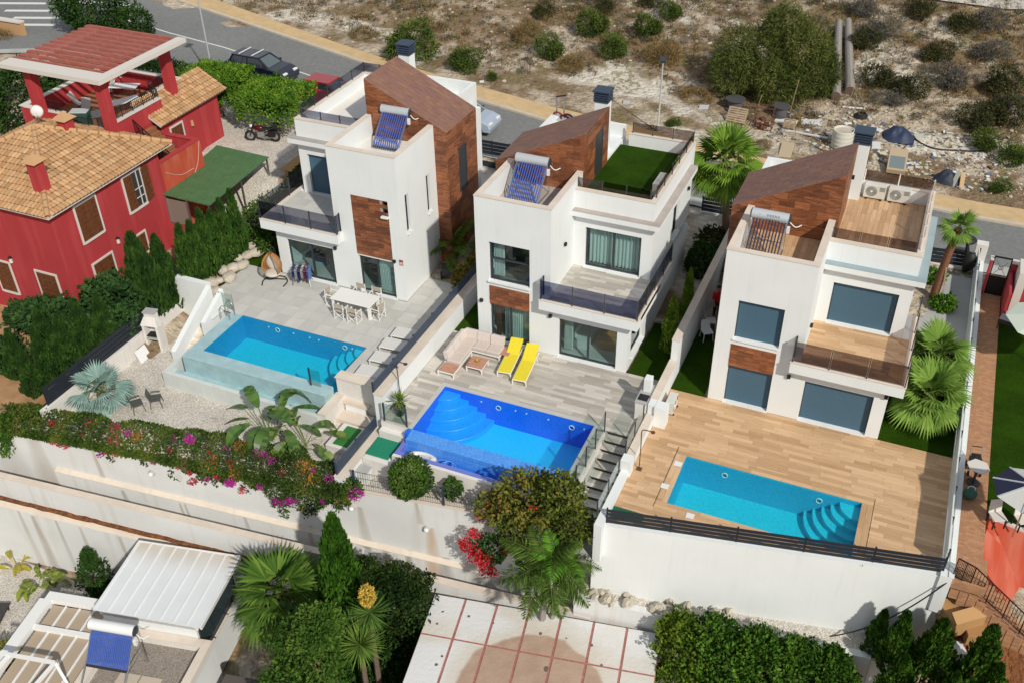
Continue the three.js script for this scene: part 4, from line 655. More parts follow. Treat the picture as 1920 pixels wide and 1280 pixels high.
{
  const A = Math.atan2(-LDZ, LDX), w = thing('retaining_wall', 'long stained white retaining wall carrying the bougainvillea', 'wall', [-32, 0, -21.9], A);
  const ly = x => -3.5 - 0.0555 * x; // ledge height
  mesh('wall_body', [B(-7, -5.6, -0.3, 24.6, -1.4, 0)], mat.retain1, w);
  mesh('wall_coping', B(-7, -1.398, -0.32, 24.6, -1.36, 0.02), mat.cap, w);
  const seg = (x0, x1) => prism([[x0, -6.6, 0.2], [x1, -6.6, 0.2], [x1, ly(x1), 0.2], [x0, ly(x0), 0.2]], 0.21);
  mesh('footing_wall', [seg(0, 24.6)], mat.retain1, w);
  mesh('footing_ledge', prism([[0, ly(0) - 0.0, 0.22], [24.6, ly(24.6), 0.22], [24.6, ly(24.6) + 0.12, -0.02], [0, ly(0) + 0.12, -0.02]], 0.05), mat.cap, w);
  for (const [x, y] of [[14.3, -2.35], [17.5, -2.75], [5.0, -2.6]]) { const g = part('wall_light', w, [x, y, 0.0]); mesh('lamp_body', ni(new THREE.CylinderGeometry(0.13, 0.15, 0.12, 14)).rotateX(Math.PI / 2).translate(0, 0, 0.06), mat.concrete, g); mesh('lens', ni(new THREE.SphereGeometry(0.11, 12, 8, 0, Math.PI * 2, 0, Math.PI / 2)).rotateX(Math.PI / 2).translate(0, 0, 0.11), mat.pvc, g); }
  // soil strip
  { const pos = []; for (let x = -7; x < 16; x += 0.25) { const P = (a, b) => [a, -4.66 - 0.055 * a + 0.14 * (fbm(a * 2 + 40, b * 5 + 3, 256, 3) - 0.4), b]; for (let z = 0.1; z < 1.36; z += 0.21) { const a = P(x, z), b = P(x, z + 0.21), c = P(x + 0.25, z + 0.21), d = P(x + 0.25, z); pos.push(...a, ...b, ...c, ...a, ...c, ...d); } } const g = fromTris(pos); g.rotateY(A); g.translate(-32, 0, -21.9); structure('soil_strip', g, mat.soil); }
  const w2 = thing('retaining_wall', 'lower long white wall with tan coping below the soil strip', 'wall', [-31.8, 0, -20.6], A);
  const ty = x => -3.42 - 0.0505 * x, l2 = x => -5.1 - 0.05 * x, q = (f0, f1, x0, x1, z, t) => prism([[x0, f0(x0), z], [x1, f0(x1), z], [x1, f1(x1), z], [x0, f1(x0), z]], t);
  mesh('wall_body', q(() => -8.7, ty, -7, 24.5, 0, 0.25), mat.retain2, w2);
  mesh('coping', q(x => ty(x) + 0.001, x => ty(x) + 0.05, -7, 24.5, 0.03, 0.31), mat.cap, w2);
  mesh('footing_wall', q(() => -8.7, l2, -7, 15.5, 0.2, 0.199), mat.retain2, w2);
  mesh('footing_ledge', prism([[-7, l2(-7), 0.22], [15.5, l2(15.5), 0.22], [15.5, l2(15.5) + 0.14, 0.001], [-7, l2(-7) + 0.14, 0.001]], 0.05), mat.cap, w2);
  // lower wall at the foot of the bright white one, with rubble
  const w3 = thing('retaining_wall', 'rough low concrete wall with rubble under the bright white wall', 'wall', [-8.2, 0, -24.05], A); mesh('wall_body', B(0, -8.7, -0.3, 11, -3.65, 0), mat.retain1, w3);
  seed(41); for (let k = 0; k < 26; k++) { const r = rr(0.1, 0.24), g = ni(new THREE.DodecahedronGeometry(r, 0)); g.scale(1.3, 0.7, 0.9); g.rotateY(R() * 6); g.rotateZ(R()); const s = mesh('rubble_stone', boxUV(g), mat.stone, w3); s.position.set(0.3 + R() * 5.5, -3.58 + rr(0, 0.1), -rr(0.05, 0.7)); }
  structure('soil_bank', prism([[-8.2, -3.7, -24.3], [4, -3.7, -26.1], [4, -3.6, -27.2], [-8.2, -3.6, -25]], 0.4), mat.gravel);
  // wire fence on the wall of the middle plot
  const wf = thing('wire_fence', 'grey wire mesh fence with slate blue posts below the blue pool', 'fence', [-32, -1.36, -21.9], A);
  for (const x of [14.5, 16.35, 18.25, 20.3, 22.2, 24.2]) mesh('post', B(x - 0.04, 0, -0.14, x + 0.04, 1.0, -0.06), mat.fenceBlue, wf);
  const wires = []; for (let x = 14.5; x < 24.2; x += 0.1) wires.push(B(x - 0.004, 0.02, -0.104, x + 0.004, 0.95, -0.096)); for (const y of [0.03, 0.3, 0.62, 0.94]) wires.push(B(14.5, y, -0.106, 24.2, y + 0.01, -0.096)); const o = mesh('mesh_wires', wires, mat.post, wf); o.userData.kind = 'stuff';
}
structure('yard', prism([[-17.95, -1.57, -24.2], [-9.0, -1.57, -25.5], [-9.0, -1.57, -25.7], [-17.95, -1.57, -25.7]], 0.05), mat.gravel);
// ---------- terracotta barrel tile roof on a planar face ----------
mat.roofTile = M(WH, { vertexColors: true, rough: 0.85, map: rep(tint([0.9, 0.9, 0.9], 0.2, 12, 0, 256), 1) });
function barrelTiles(parent, O, U, Vv, poly, ca = [0.62, 0.39, 0.205], cb = [0.50, 0.27, 0.12], { w = 0.23, l = 0.40, name = 'roof_tiles' } = {}) {
  const u = V3(...U).normalize(), v = V3(...Vv).normalize(), n = V3().crossVectors(u, v), o = V3(...O), pos = [], col = [];
  const xs = poly.map(p => p[0]), ys = poly.map(p => p[1]), inside = (x, y) => { let c = true; for (let i = 0; i < poly.length; i++) { const a = poly[i], b = poly[(i + 1) % poly.length]; if ((b[0] - a[0]) * (y - a[1]) - (b[1] - a[1]) * (x - a[0]) < -0.02) c = false; } return c; };
  for (let x = Math.min(...xs) + w / 2; x < Math.max(...xs); x += w) for (let y = Math.min(...ys); y < Math.max(...ys); y += l * 0.86) {
    if (!inside(x, y + l * 0.45)) continue; const k = R(), c = mix3(ca, cb, Math.pow(k, 1.6)).map(function (q) { return q * this.k; }, { k: rr(0.78, 1.1) }), r0 = w * 0.5, r1 = w * 0.42, N = 5, dz = (R() - 0.5) * 0.012, P = (a, t) => { const r = t ? r1 : r0; return o.clone().addScaledVector(u, x + r * Math.cos(a)).addScaledVector(v, y + t * l).addScaledVector(n, r * Math.sin(a) * 0.75 + (t ? -0.005 : 0.03) + dz); };
    for (let i = 0; i < N; i++) { const a = Math.PI * i / N, b = Math.PI * (i + 1) / N, A = P(a, 0), Bq = P(b, 0), Cq = P(b, 1), Dq = P(a, 1); for (const q of [A, Cq, Bq, A, Dq, Cq]) { pos.push(q.x, q.y, q.z); col.push(...c); } }
    const A = P(0, 0), Z = P(Math.PI, 0), T = P(Math.PI / 2, 0); for (const q of [A, T, Z]) { pos.push(q.x, q.y, q.z); col.push(...c.map(q => q * 0.5)); }
  }
  const m2 = mesh(name, fromTris(pos, col), mat.roofTile2, parent); m2.userData.kind = 'stuff'; return m2;
}
mat.roofTile2 = M(WH, { vertexColors: true, rough: 0.85, map: mat.roofTile.map, side: THREE.DoubleSide });
mat.terracotta = M([0.52, 0.31, 0.16], { rough: 0.9 });
mat.terraFloor = M(WH, { map: rep(tint([0.30, 0.13, 0.06], 0.35, 8), 4), rough: 0.8 });
function ironRail(parent, a, b, h, n, ya = 0, yb = 0) { // wrought iron panel between two feet
  const g = part('iron_railing', parent); const P = (t, y) => [mix(a[0], b[0], t), mix(a[1], b[1], t) + y, mix(a[2], b[2], t)];
  mesh('handrail', bar(P(0, h), P(1, h), 0.045, 0.03), mat.iron, g); mesh('bottom_rail', bar(P(0, 0.1), P(1, 0.1), 0.025), mat.iron, g);
  const bs = []; for (let i = 0; i <= n; i++) bs.push(bar(P(i / n, i % 6 ? 0.1 : -0.02), P(i / n, h), i % 6 ? 0.016 : 0.035)); mesh('bars', bs, mat.iron, g).userData.kind = 'stuff';
  const rs = []; for (let i = 3; i < n; i += 6) { const t = ni(new THREE.TorusGeometry(Math.min(0.1, h * 0.2), 0.012, 4, 12)); t.rotateY(Math.atan2(-(b[2] - a[2]), b[0] - a[0])); const q = P(i / n, h * 0.55); t.translate(...q); rs.push(t); } if (rs.length) mesh('scrollwork', rs, mat.iron, g).userData.kind = 'stuff';
}
function shutteredWindow(parent, x, y, z, w, h, ry, state = 'closed') { // white trim, brown louvred leaves
  const g = part('window', parent, [x, y, z], ry), t = 0.1;
  mesh('frame', [B(-t, -t, 0, 0, h + t, 0.05), B(w, -t, 0, w + t, h + t, 0.05), B(0, h, 0, w, h + t, 0.05), B(0, -t, 0, w, 0, 0.09)], mat.trim, g);
  const leaf = () => { const q = [B(0, 0, 0, 0.07, h - 0.04, 0.045), B(w / 2 - 0.08, 0, 0, w / 2 - 0.01, h - 0.04, 0.045), B(0.07, 0, 0.001, w / 2 - 0.08, 0.08, 0.044), B(0.07, h - 0.12, 0.001, w / 2 - 0.08, h - 0.04, 0.044), B(0.07, h / 2 - 0.04, 0.001, w / 2 - 0.08, h / 2 + 0.03, 0.044)]; for (let k = 0.1; k < h - 0.16; k += 0.06) q.push(B(0.07, k, 0.01, w / 2 - 0.08, k + 0.045, 0.028)); return q; };
  const a = mesh('shutter', leaf(), mat.wood, g); a.position.set(0.005, 0.02, 0.003);
  if (state === 'closed') { const b = mesh('shutter', leaf(), mat.wood, g); b.position.set(w / 2 + 0.005, 0.02, 0.003); }
  else { const b = mesh('shutter', leaf(), mat.wood, g, 'shutter leaf swung open'); b.position.set(w + 0.05, 0.02, 0.05); b.rotation.y = 0.15; mesh('pane', B(w / 2, 0.02, 0.003, w, h, 0.012), mat.frame, g); mesh('grille', [B(w * 0.75, 0.02, 0.012, w * 0.75 + 0.04, h, 0.05), B(w / 2, h * 0.5, 0.012, w, h * 0.5 + 0.03, 0.045), B(w / 2, h * 0.25, 0.012, w, h * 0.25 + 0.03, 0.045)], mat.trim, g); }
}
{
  const h = thing('red_house', 'raspberry red house with tan tile roofs and an open pergola terrace', 'house', [-39, 0, -32]); const T = g => g.translate(39, 0, 32);
  const O = (n, gs, m, p = h) => mesh(n, [gs].flat().map(T), m, p);
  O('wall', [B(-43.1, -1, -35.6, -35.3, 5.45, -28.2)], mat.redWall);
  O('eaves', [B(-43.55, 5.4, -36.35, -34.9, 5.5, -27.8)], mat.trim);
  const ap = [-39.22, 7.42, -32.08], e = 5.5, x0 = -43.55, x1 = -34.9, z0 = -36.35, z1 = -27.8;
  O('roof_body', [prism([[x0, e, z1], [x1, e, z1], ap], 0.04), prism([[x1, e, z1], [x1, e, z0], ap], 0.04), prism([[x1, e, z0], [x0, e, z0], ap], 0.04), prism([[x0, e, z0], [x0, e, z1], ap], 0.04)], mat.terracotta);
  const sl = Math.hypot(4.3, 1.92), ca = Math.cos(Math.atan2(1.92, 4.28)), sa = Math.sin(Math.atan2(1.92, 4.28)); seed(77);
  const tri = w => [[0, -0.05], [w, -0.05], [w / 2, sl]];
  const tl = (O1, U, V, poly) => { const m = barrelTiles(h, [O1[0] + 39, O1[1], O1[2] + 32], U, V, poly); };
  tl([x0, e, z1], [1, 0, 0], [0, sa, -ca], tri(x1 - x0)); tl([x1, e, z1], [0, 0, -1], [-ca, sa, 0], tri(z1 - z0)); tl([x1, e, z0], [-1, 0, 0], [0, sa, ca], tri(x1 - x0)); tl([x0, e, z0], [0, 0, 1], [ca, sa, 0], tri(z1 - z0));
  const hip = []; for (const c of [[x0, z1], [x1, z1], [x1, z0], [x0, z0]]) for (let k = 0; k < 13; k++) { const t0 = k / 13, t1 = (k + 1.15) / 13; const p = t => [mix(c[0], ap[0], Math.min(t, 1)), mix(e, ap[1], Math.min(t, 1)) + 0.06, mix(c[1], ap[2], Math.min(t, 1))]; hip.push(rod(p(t0), p(t1), 0.12, 8)); }
  O('hip_tiles', hip.map(g => g), mat.terracotta).userData.kind = 'stuff';
  for (const [cx, cz, y0, y1] of [[-36.25, -29.1, 5.7, 7.5], [-38.35, -33.2, 6.4, 7.55]]) { const c = part('chimney', h, [cx + 39, 0, cz + 32]); mesh('chimney_stack', B(-0.27, y0, -0.27, 0.27, y1, 0.27), mat.redWall, c); mesh('chimney_cap', [prism([[-0.42, y1, 0.42], [0.42, y1, 0.42], [0, y1 + 0.36, 0]], 0.05), prism([[0.42, y1, 0.42], [0.42, y1, -0.42], [0, y1 + 0.36, 0]], 0.05), prism([[0.42, y1, -0.42], [-0.42, y1, -0.42], [0, y1 + 0.36, 0]], 0.05), prism([[-0.42, y1, -0.42], [-0.42, y1, 0.42], [0, y1 + 0.36, 0]], 0.05)], mat.terracotta, c); }
  // windows: right wall faces +x
  const W = (z, y, w, hh, st) => shutteredWindow(h, -35.3 + 39, y, z + 32, w, hh, Math.PI / 2, st);
  W(-29.65, 3.17, 1.3, 1.85); W(-32.9, 3.15, 1.2, 1.85, 'open'); W(-29.75, 0.0, 1.25, 1.84); W(-32.42, 0.7, 1.0, 1.08);
  shutteredWindow(h, -40.1 + 39, 0.25, -28.2 + 32, 1.0, 1.7, 0); shutteredWindow(h, -37.35 + 39, 0.1, -28.2 + 32, 1.2, 1.83, 0);
  for (const [x, y, z] of [[-38.8, 2.1, -28.15], [-35.25, 2.1, -31.6]]) { const g = part('wall_lamp', h, [x + 39, y, z + 32]); mesh('lantern', C(0.09, 0.07, 0.26, 0, 0, 0, 8), mat.trim, g); mesh('lantern_cap', C(0.12, 0.02, 0.1, 0, 0.26, 0, 8), mat.iron, g); }
  // terrace block
  O('wall', [B(-44.4, -1, -42.3, -38.05, 5.2, -36.01)], mat.redWall);
  O('terrace_floor', [B(-44.2, 5.2, -42, -38.2, 5.24, -36.1)], mat.terraFloor);
  O('parapet', [B(-38.3, 5.2, -39.5, -38.0, 6.2, -35.8), B(-39.2, 5.2, -42.3, -38.9, 6.2, -39.9), B(-44.4, 5.2, -42.3, -39.2, 6.2, -42.05), B(-44.4, 5.2, -42.04, -44.15, 6.2, -35.9), B(-44.14, 5.2, -36.1, -41.5, 6.2, -35.85)], mat.redWall);
  O('parapet_coping', [B(-38.36, 6.201, -39.55, -37.94, 6.25, -35.75), B(-39.26, 6.201, -42.35, -38.84, 6.25, -39.85), B(-44.45, 6.201, -42.36, -39.27, 6.25, -42.0), B(-44.45, 6.201, -41.99, -44.1, 6.25, -35.85), B(-44.09, 6.201, -36.15, -41.45, 6.25, -35.8)], mat.trim);
  ironRail(h, [-38.15 + 39, 6.25, -35.9 + 32], [-38.15 + 39, 6.25, -39.4 + 32], 0.55, 26); ironRail(h, [-39.05 + 39, 6.25, -39.9 + 32], [-39.05 + 39, 6.25, -41.9 + 32], 0.55, 16); ironRail(h, [-42.6 + 39, 6.25, -35.95 + 32], [-41.5 + 39, 6.25, -35.95 + 32], 0.55, 10); ironRail(h, [-41.3 + 39, 5.3, -35.9 + 32], [-39.8 + 39, 5.3, -35.9 + 32], 0.9, 12); ironRail(h, [-38.15 + 39, 5.3, -39.5 + 32], [-39.0 + 39, 5.3, -39.9 + 32], 1.4, 7);
  for (const [x, z] of [[-37.95, -35.6], [-42.6, -35.6], [-38.5, -41.0], [-42.8, -41.2]]) O('pergola_pillar', B(x - 0.24, 5.2, z - 0.24, x + 0.24, 8.78, z + 0.24), mat.redWall);
  O('pergola_beam', [B(-43.8, 8.75, -35.75, -37.2, 8.98, -34.85)], mat.trim); O('pergola_beam', [B(-37.75, 8.752, -41.5, -37.2, 8.97, -35.76)], mat.trim); O('pergola_beam', [B(-43.1, 8.74, -41.3, -42.7, 8.78, -35.76)], mat.trim);
  const slat = (() => { const s = new THREE.Shape(); s.moveTo(0, 0); s.lineTo(6.3, 0); s.lineTo(6.3, 0.16); s.quadraticCurveTo(6.1, 0.19, 5.6, 0.19); s.lineTo(0.75, 0.19); s.quadraticCurveTo(0.2, 0.19, 0, 0.1); s.closePath(); const g = ni(new THREE.ExtrudeGeometry(s, { depth: 0.1, bevelEnabled: false })); return boxUV(g); })();
  const slatM = M(WH, { map: rep(tint([0.40, 0.13, 0.105], 0.3, 8), 2), rough: 0.85 });
  for (let k = 0; k < 11; k++) { const s = mesh('pergola_slat', slat, slatM, h); s.position.set(-44.0 + 39, 8.79, -36.05 - k * 0.53 + 32); }
  // low tile roof at the rear right
  O('wall', [B(-38.8, -1, -43.5, -37.6, 5.05, -38.61)], mat.redWall);
  { const a = [-37.25, 5.2, -38.3], d = V3(-1.75, 1.0, 0), L = d.length(); O('roof_body', [prism([[-37.25, 5.2, -38.3], [-37.25, 5.2, -44], [-39.0, 6.2, -44], [-39.0, 6.2, -38.3]], 0.1)], mat.trim); tl(a, [0, 0, -1], [d.x / L, d.y / L, 0], [[0, -0.05], [5.7, -0.05], [5.7, L], [0, L]]); }
  shutteredWindow(h, -37.6 + 39, 3.1, -39.3 + 32, 0.9, 1.5, Math.PI / 2); { const g = part('wall_lamp', h, [-37.55 + 39, 4.1, -41 + 32]); mesh('lantern', C(0.1, 0.08, 0.3, 0, 0, 0, 8), mat.terracotta, g); }
  // orange stair wing
  O('stair_wing_wall', [B(-35.5, -0.5, -38.8, -35.28, 4.6, -35.61)], mat.orangeWall); O('stair_wing_wall', [B(-37.59, -0.5, -38.8, -35.51, 4.6, -38.56)], mat.redWall); O('wing_coping', [B(-35.54, 4.601, -38.84, -35.24, 4.64, -35.61), B(-37.59, 4.601, -38.84, -35.55, 4.64, -38.52)], mat.redWall);
  for (let k = 0; k < 9; k++) O('stair_tread', B(-37.95 + k * 0.24, 4.9 - k * 0.22, -38.4, -37.7 + k * 0.24, 5.1 - k * 0.22, -37.2), mat.terraFloor);
  O('landing', [B(-37.6, 2.7, -38.5, -35.51, 3.0, -35.61)], mat.terraFloor);
  ironRail(h, [-38 + 39, 5.1, -37.15 + 32], [-35.8 + 39, 3.4, -37.15 + 32], 0.85, 26);
  for (const [a, b] of [[[-35.26, 4.5, -38.7], [-35.26, 3.0, -37.9]], [[-35.26, 4.0, -35.8], [-35.26, 3.3, -37.9]]]) O('cable', [tube([a, [-35.25, (a[1] + b[1]) / 2 - 0.25, (a[2] + b[2]) / 2], b], 0.012, 4, 12)], mat.trim);
  const dish = thing('satellite_dish', 'round white satellite dish with rust stain on the tan tile roof', 'dish', [-40.2, 6.7, -33.3], 0.5); { const g = ni(new THREE.SphereGeometry(0.55, 20, 8, 0, Math.PI * 2, 0, 0.75)); g.rotateX(1.2); g.scale(0.85, 0.85, 0.6); g.translate(0, 0.72, -0.3); mesh('reflector', g, M(WH, { map: rep(tex(64, 64, (u, v) => { const k = sst(0.3, 0.0, v) * fbm(u * 8, v * 8, 8, 2); return mix3([0.75, 0.75, 0.74], [0.4, 0.16, 0.04], k); }), 1), side: THREE.DoubleSide, rough: 0.5 }), dish); mesh('mast', C(0.03, 0.03, 0.8), mat.steel, dish); mesh('feed_arm', rod([0, 0.5, 0], [0, 0.75, 0.45], 0.015), mat.steel, dish); mesh('receiver', C(0.04, 0.03, 0.1, 0, 0.72, 0.45), mat.black, dish); }
}
// green canopy beside the red house
{
  const c = thing('shade_canopy', 'flat green shade canopy on posts beside the red house', 'canopy'); const q = [[-35.45, 3.0, -35.3], [-32.35, 2.95, -35.3], [-32.65, 3.05, -41.0], [-36.2, 3.1, -41.1]];
  mesh('canopy_roof', prism(q, 0.06), M(WH, { map: rep(tint([0.075, 0.165, 0.062], 0.16, 10), 3), bump: rep(noiseT, 1.2), bs: 0.05, rough: 0.9 }), c);
  for (const [x, z] of [[-35.3, -35.4], [-33.9, -35.4], [-32.5, -35.4], [-32.6, -38.3], [-32.75, -40.9], [-36, -41]]) mesh('post', B(x - 0.04, -0.2, z - 0.04, x + 0.04, 2.95, z + 0.04), mat.steel, c);
  mesh('side_panel', B(-35.3, 1.3, -35.45, -33.95, 2.7, -35.42), M([0.24, 0.2, 0.17]), c); mesh('side_panel', B(-35.3, 0.0, -35.45, -32.6, 1.25, -35.42), mat.redWall, c);
}
structure('gravel_yard', strip(null, -44, -31.2, x => -37.5, x => -48.8, 0.05, mat.gravel), mat.gravel);
structure('patio', B(-44, -1.2, -28.2, -33.2, -0.85, -22.3), M(WH, { map: rep(tint([0.42, 0.24, 0.12], 0.3, 8), 3), rough: 0.9 }));
{ const w = thing('garden_wall', 'ochre garden wall between the red house yard and left villa', 'wall'); mesh('wall_body', B(-31.6, -0.2, -48.5, -31.35, 2.5, -40.8), mat.terracotta, w); mesh('coping', B(-31.9, 2.501, -48.5, -31.1, 2.54, -40.8), M([0.45, 0.27, 0.1]), w);
  const w2 = thing('street_wall', 'orange garden wall with white coping at the top left corner', 'wall'); mesh('wall_body', B(-70, 2.4, -50.5, -59.5, 4.4, -50.2), mat.terracotta, w2); mesh('coping', B(-70, 4.401, -50.6, -59.5, 4.5, -50.1), mat.trim, w2); mesh('pier', B(-65.6, 2.4, -50.7, -64.9, 5.4, -50.0), mat.redWall, w2); mesh('pier_cap', B(-65.7, 5.401, -50.8, -64.8, 5.52, -49.9), mat.trim, w2); }
// rock bank left of the left villa
{ const rb = thing('rock_edging', 'row of pale boulders edging the stone terrace by the cypresses', 'rocks'); seed(91); for (let k = 0; k < 16; k++) { const g = ni(new THREE.IcosahedronGeometry(rr(0.22, 0.42), 1)); const p = g.attributes.position; for (let i = 0; i < p.count; i++) { const q = 1 + 0.35 * (vn(p.getX(i) * 4 + k * 9, p.getY(i) * 4 + p.getZ(i) * 5 + 20, 256) - 0.5); p.setXYZ(i, p.getX(i) * q * 1.3, p.getY(i) * q * 0.7, p.getZ(i) * q); } g.computeVertexNormals(); const m = mesh('boulder', boxUV(g), mat.stone, rb); const t = k / 16; m.position.set(-30.75 + 0.35 * Math.sin(k * 2.1) + t * 0.2, 0.05 + t * 0.5, -31.9 - t * 6.2); m.rotation.y = R() * 6; } }

// ---------- lower houses at the bottom ----------
{
  const a = Math.atan2(0.21, 1), h = thing('metal_roof_house', 'white house with ribbed metal roof and gravel flat roof at bottom left', 'house', [-25.6, -9.45, -17.0], a);
  // local x right along facade, z towards the viewer; back edge z = -3.35
  const x0 = 0, x1 = 4.2, zb = -3.45, zf = 0, yb = 5.0, yf = 5.0;
  mesh('wall', [B(0.1, 0, zb + 0.15, x1 - 0.1, 4.75, zf - 0.0)], mat.white, h);
  const n = 8, w = (x1 - x0 + 0.3) / n; const pm = M(WH, { map: rep(tex(256, 256, (u, v) => { const k = 0.72 + 0.06 * fbm(u * 6, v * 6, 6, 3); const s = sst(0.62, 1.0, v) * (0.4 + 0.6 * fbm(u * 10, v * 4, 10, 3)); return mix3([k * 0.97, k, k * 1.04], [0.52, 0.41, 0.26], s * 0.75); }), 3.7, 3.7), rough: 0.5 });
  for (let i = 0; i < n; i++) { const g = B(x0 - 0.15 + i * w + 0.012, 4.86, 0, x0 - 0.15 + (i + 1) * w - 0.012, 4.9, 3.65); const m = mesh('roof_panel', g, pm, h); m.position.z = zb - 0.15; const s = mesh('standing_seam', B(-0.03, 4.9, 0, 0.03, 4.945, 3.65), mat.pvc, h); s.position.set(x0 - 0.15 + i * w, 0, zb - 0.15); }
  mesh('fascia', [B(x0 - 0.22, 4.76, zb - 0.2, x1 + 0.22, 4.94, zb - 0.15), B(x1 + 0.15, 4.76, zb - 0.15, x1 + 0.22, 4.94, zf + 0.05), B(x0 - 0.22, 4.76, zb - 0.15, x0 - 0.15, 4.94, zf + 0.05)], mat.pvc, h);
  mesh('downpipe', [B(x1 + 0.14, 0, zb - 0.1, x1 + 0.22, 4.76, zb - 0.02)], mat.pvc, h);
  mesh('eave_panel', B(x0, 4.6, zb, x1, 4.85, zf), mat.pvc, h);
  // window band in the right wall
  for (const [z0, z1] of [[-3.1, -2.75], [-2.65, -2.1], [-2.0, -0.9], [-0.8, -0.15]]) { const g = part('window', h); mesh('frame', [B(x1 - 0.1, 3.1, z0 - 0.05, x1 - 0.04, 3.16, z1 + 0.05), B(x1 - 0.1, 4.6, z0 - 0.05, x1 - 0.04, 4.66, z1 + 0.05), B(x1 - 0.1, 3.16, z0 - 0.05, x1 - 0.04, 4.6, z0), B(x1 - 0.1, 3.16, z1, x1 - 0.04, 4.6, z1 + 0.05)], mat.frame, g); mesh('pane', B(x1 - 0.099, 3.16, z0, x1 - 0.06, 4.6, z1), M([0.03, 0.05, 0.06], { rough: 0.05, metal: 0.1 }), g); mesh('sill', B(x1 - 0.1, 3.04, z0 - 0.08, x1 + 0.04, 3.095, z1 + 0.08), mat.cap, g); }
  // flat gravel roof in front with white parapet
  mesh('wall', [B(0.4, 0, 0.001, x1 + 0.5, 3.7, 6)], mat.white, h); mesh('gravel_roof', B(0.7, 3.701, 0.05, x1 + 0.25, 3.75, 6), M(WH, { map: rep(tint([0.42, 0.36, 0.31], 0.7, 96), 3), bump: rep(fineT, 0.7), bs: 0.05, rough: 1 }), h);
  mesh('parapet', [B(0.4, 3.7, 0.02, 0.72, 4.1, 6), B(x1 + 0.2, 3.7, 0.02, x1 + 0.5, 4.1, 6), B(0.73, 3.7, 0.02, x1 + 0.19, 4.1, 0.35)], mat.white2, h); mesh('parapet_coping', [B(0.38, 4.101, 0.02, 0.75, 4.13, 6), B(x1 + 0.17, 4.101, 0.02, x1 + 0.52, 4.13, 6), B(0.76, 4.101, 0.02, x1 + 0.16, 4.13, 0.38)], mat.cap, h);
  for (const [x, z] of [[2.1, 2.3], [3.0, 2.3]]) mesh('roof_slab_paving', B(x - 0.42, 3.751, z - 0.5, x + 0.42, 3.79, z + 1.6), M([0.52, 0.45, 0.36]), h);
  // louvred terrace cover on the left
  const lc = part('terrace_cover', h); mesh('cover_frame', [B(-3.0, 3.9, -1.0, 0.4, 4.15, -0.6), B(-3.2, 3.9, -0.6, -2.7, 4.15, 4), B(-2.7, 3.9, 0.55, 0.4, 4.05, 0.75)], mat.paintWhite, lc);
  for (let k = 0; k < 5; k++) mesh('roof_louvre', B(-2.6 + k * 0.62, 3.85, -0.55, -2.1 + k * 0.62, 3.9, 4), M([0.42, 0.33, 0.24], { rough: 0.6 }), lc);
  for (let k = 0; k < 5; k++) mesh('louvre_rail', B(-2.07 + k * 0.62, 3.88, -0.55, -2.0 + k * 0.62, 3.96, 4), mat.paintWhite, lc);
  for (const [x, z] of [[-3.1, -0.9], [-3.1, 3.8]]) mesh('post', B(x - 0.08, 0, z - 0.08, x + 0.08, 3.9, z + 0.08), mat.paintWhite, lc);
  const fr = part('balcony_frame', h); mesh('frame_bars', [bar([-3.0, 4.9, 2.6], [-0.3, 4.9, 2.6], 0.12), bar([-0.3, 4.9, 2.6], [-0.9, 4.7, 5.5], 0.12), bar([-0.3, 4.9, 2.6], [0.2, 3.9, 2.9], 0.1), bar([-2.2, 4.9, 2.6], [-3.2, 4.1, 5.0], 0.12)], mat.paintWhite, fr); mesh('balcony_floor', B(-3.2, 3.0, 2.2, 0.38, 3.1, 6), mat.fenceBlue, fr); mesh('balcony_wall', B(-2.6, 3.1, 3.4, 0.35, 3.9, 3.55), mat.paintWhite, fr);
  const ac = part('vent_unit', h, [x1 + 0.5, 1.5, 0.9]); mesh('housing', B(0, 0, 0, 0.32, 0.75, 0.85), mat.pvc, ac); mesh('fan_grille', ni(new THREE.TorusGeometry(0.26, 0.02, 6, 18)).rotateY(Math.PI / 2).translate(0.33, 0.38, 0.42), mat.post, ac);
}
{ const s = thing('storage_shed', 'low dark corrugated shed roof right of the white metal roof house', 'shed', [-20.4, -8.6, -17.6], 0.2); const pos = []; for (let k = 0; k < 24; k++) { const a = k * 0.085, b = a + 0.085, f = t => 0.02 * Math.cos(t * 74); pos.push(...[a, 1.9 + f(a), 0, b, 1.6 * 0 + 1.9 + f(b), 3, b, 1.9 + f(b), 0, a, 1.9 + f(a), 0, a, 1.9 + f(a), 3, b, 1.9 + f(b), 3]); } mesh('corrugated_roof', fromTris(pos), M([0.10, 0.085, 0.08], { side: THREE.DoubleSide, rough: 0.7 }), s); mesh('wall', B(0.1, 0, 0.1, 1.9, 1.86, 2.9), mat.white2, s); }
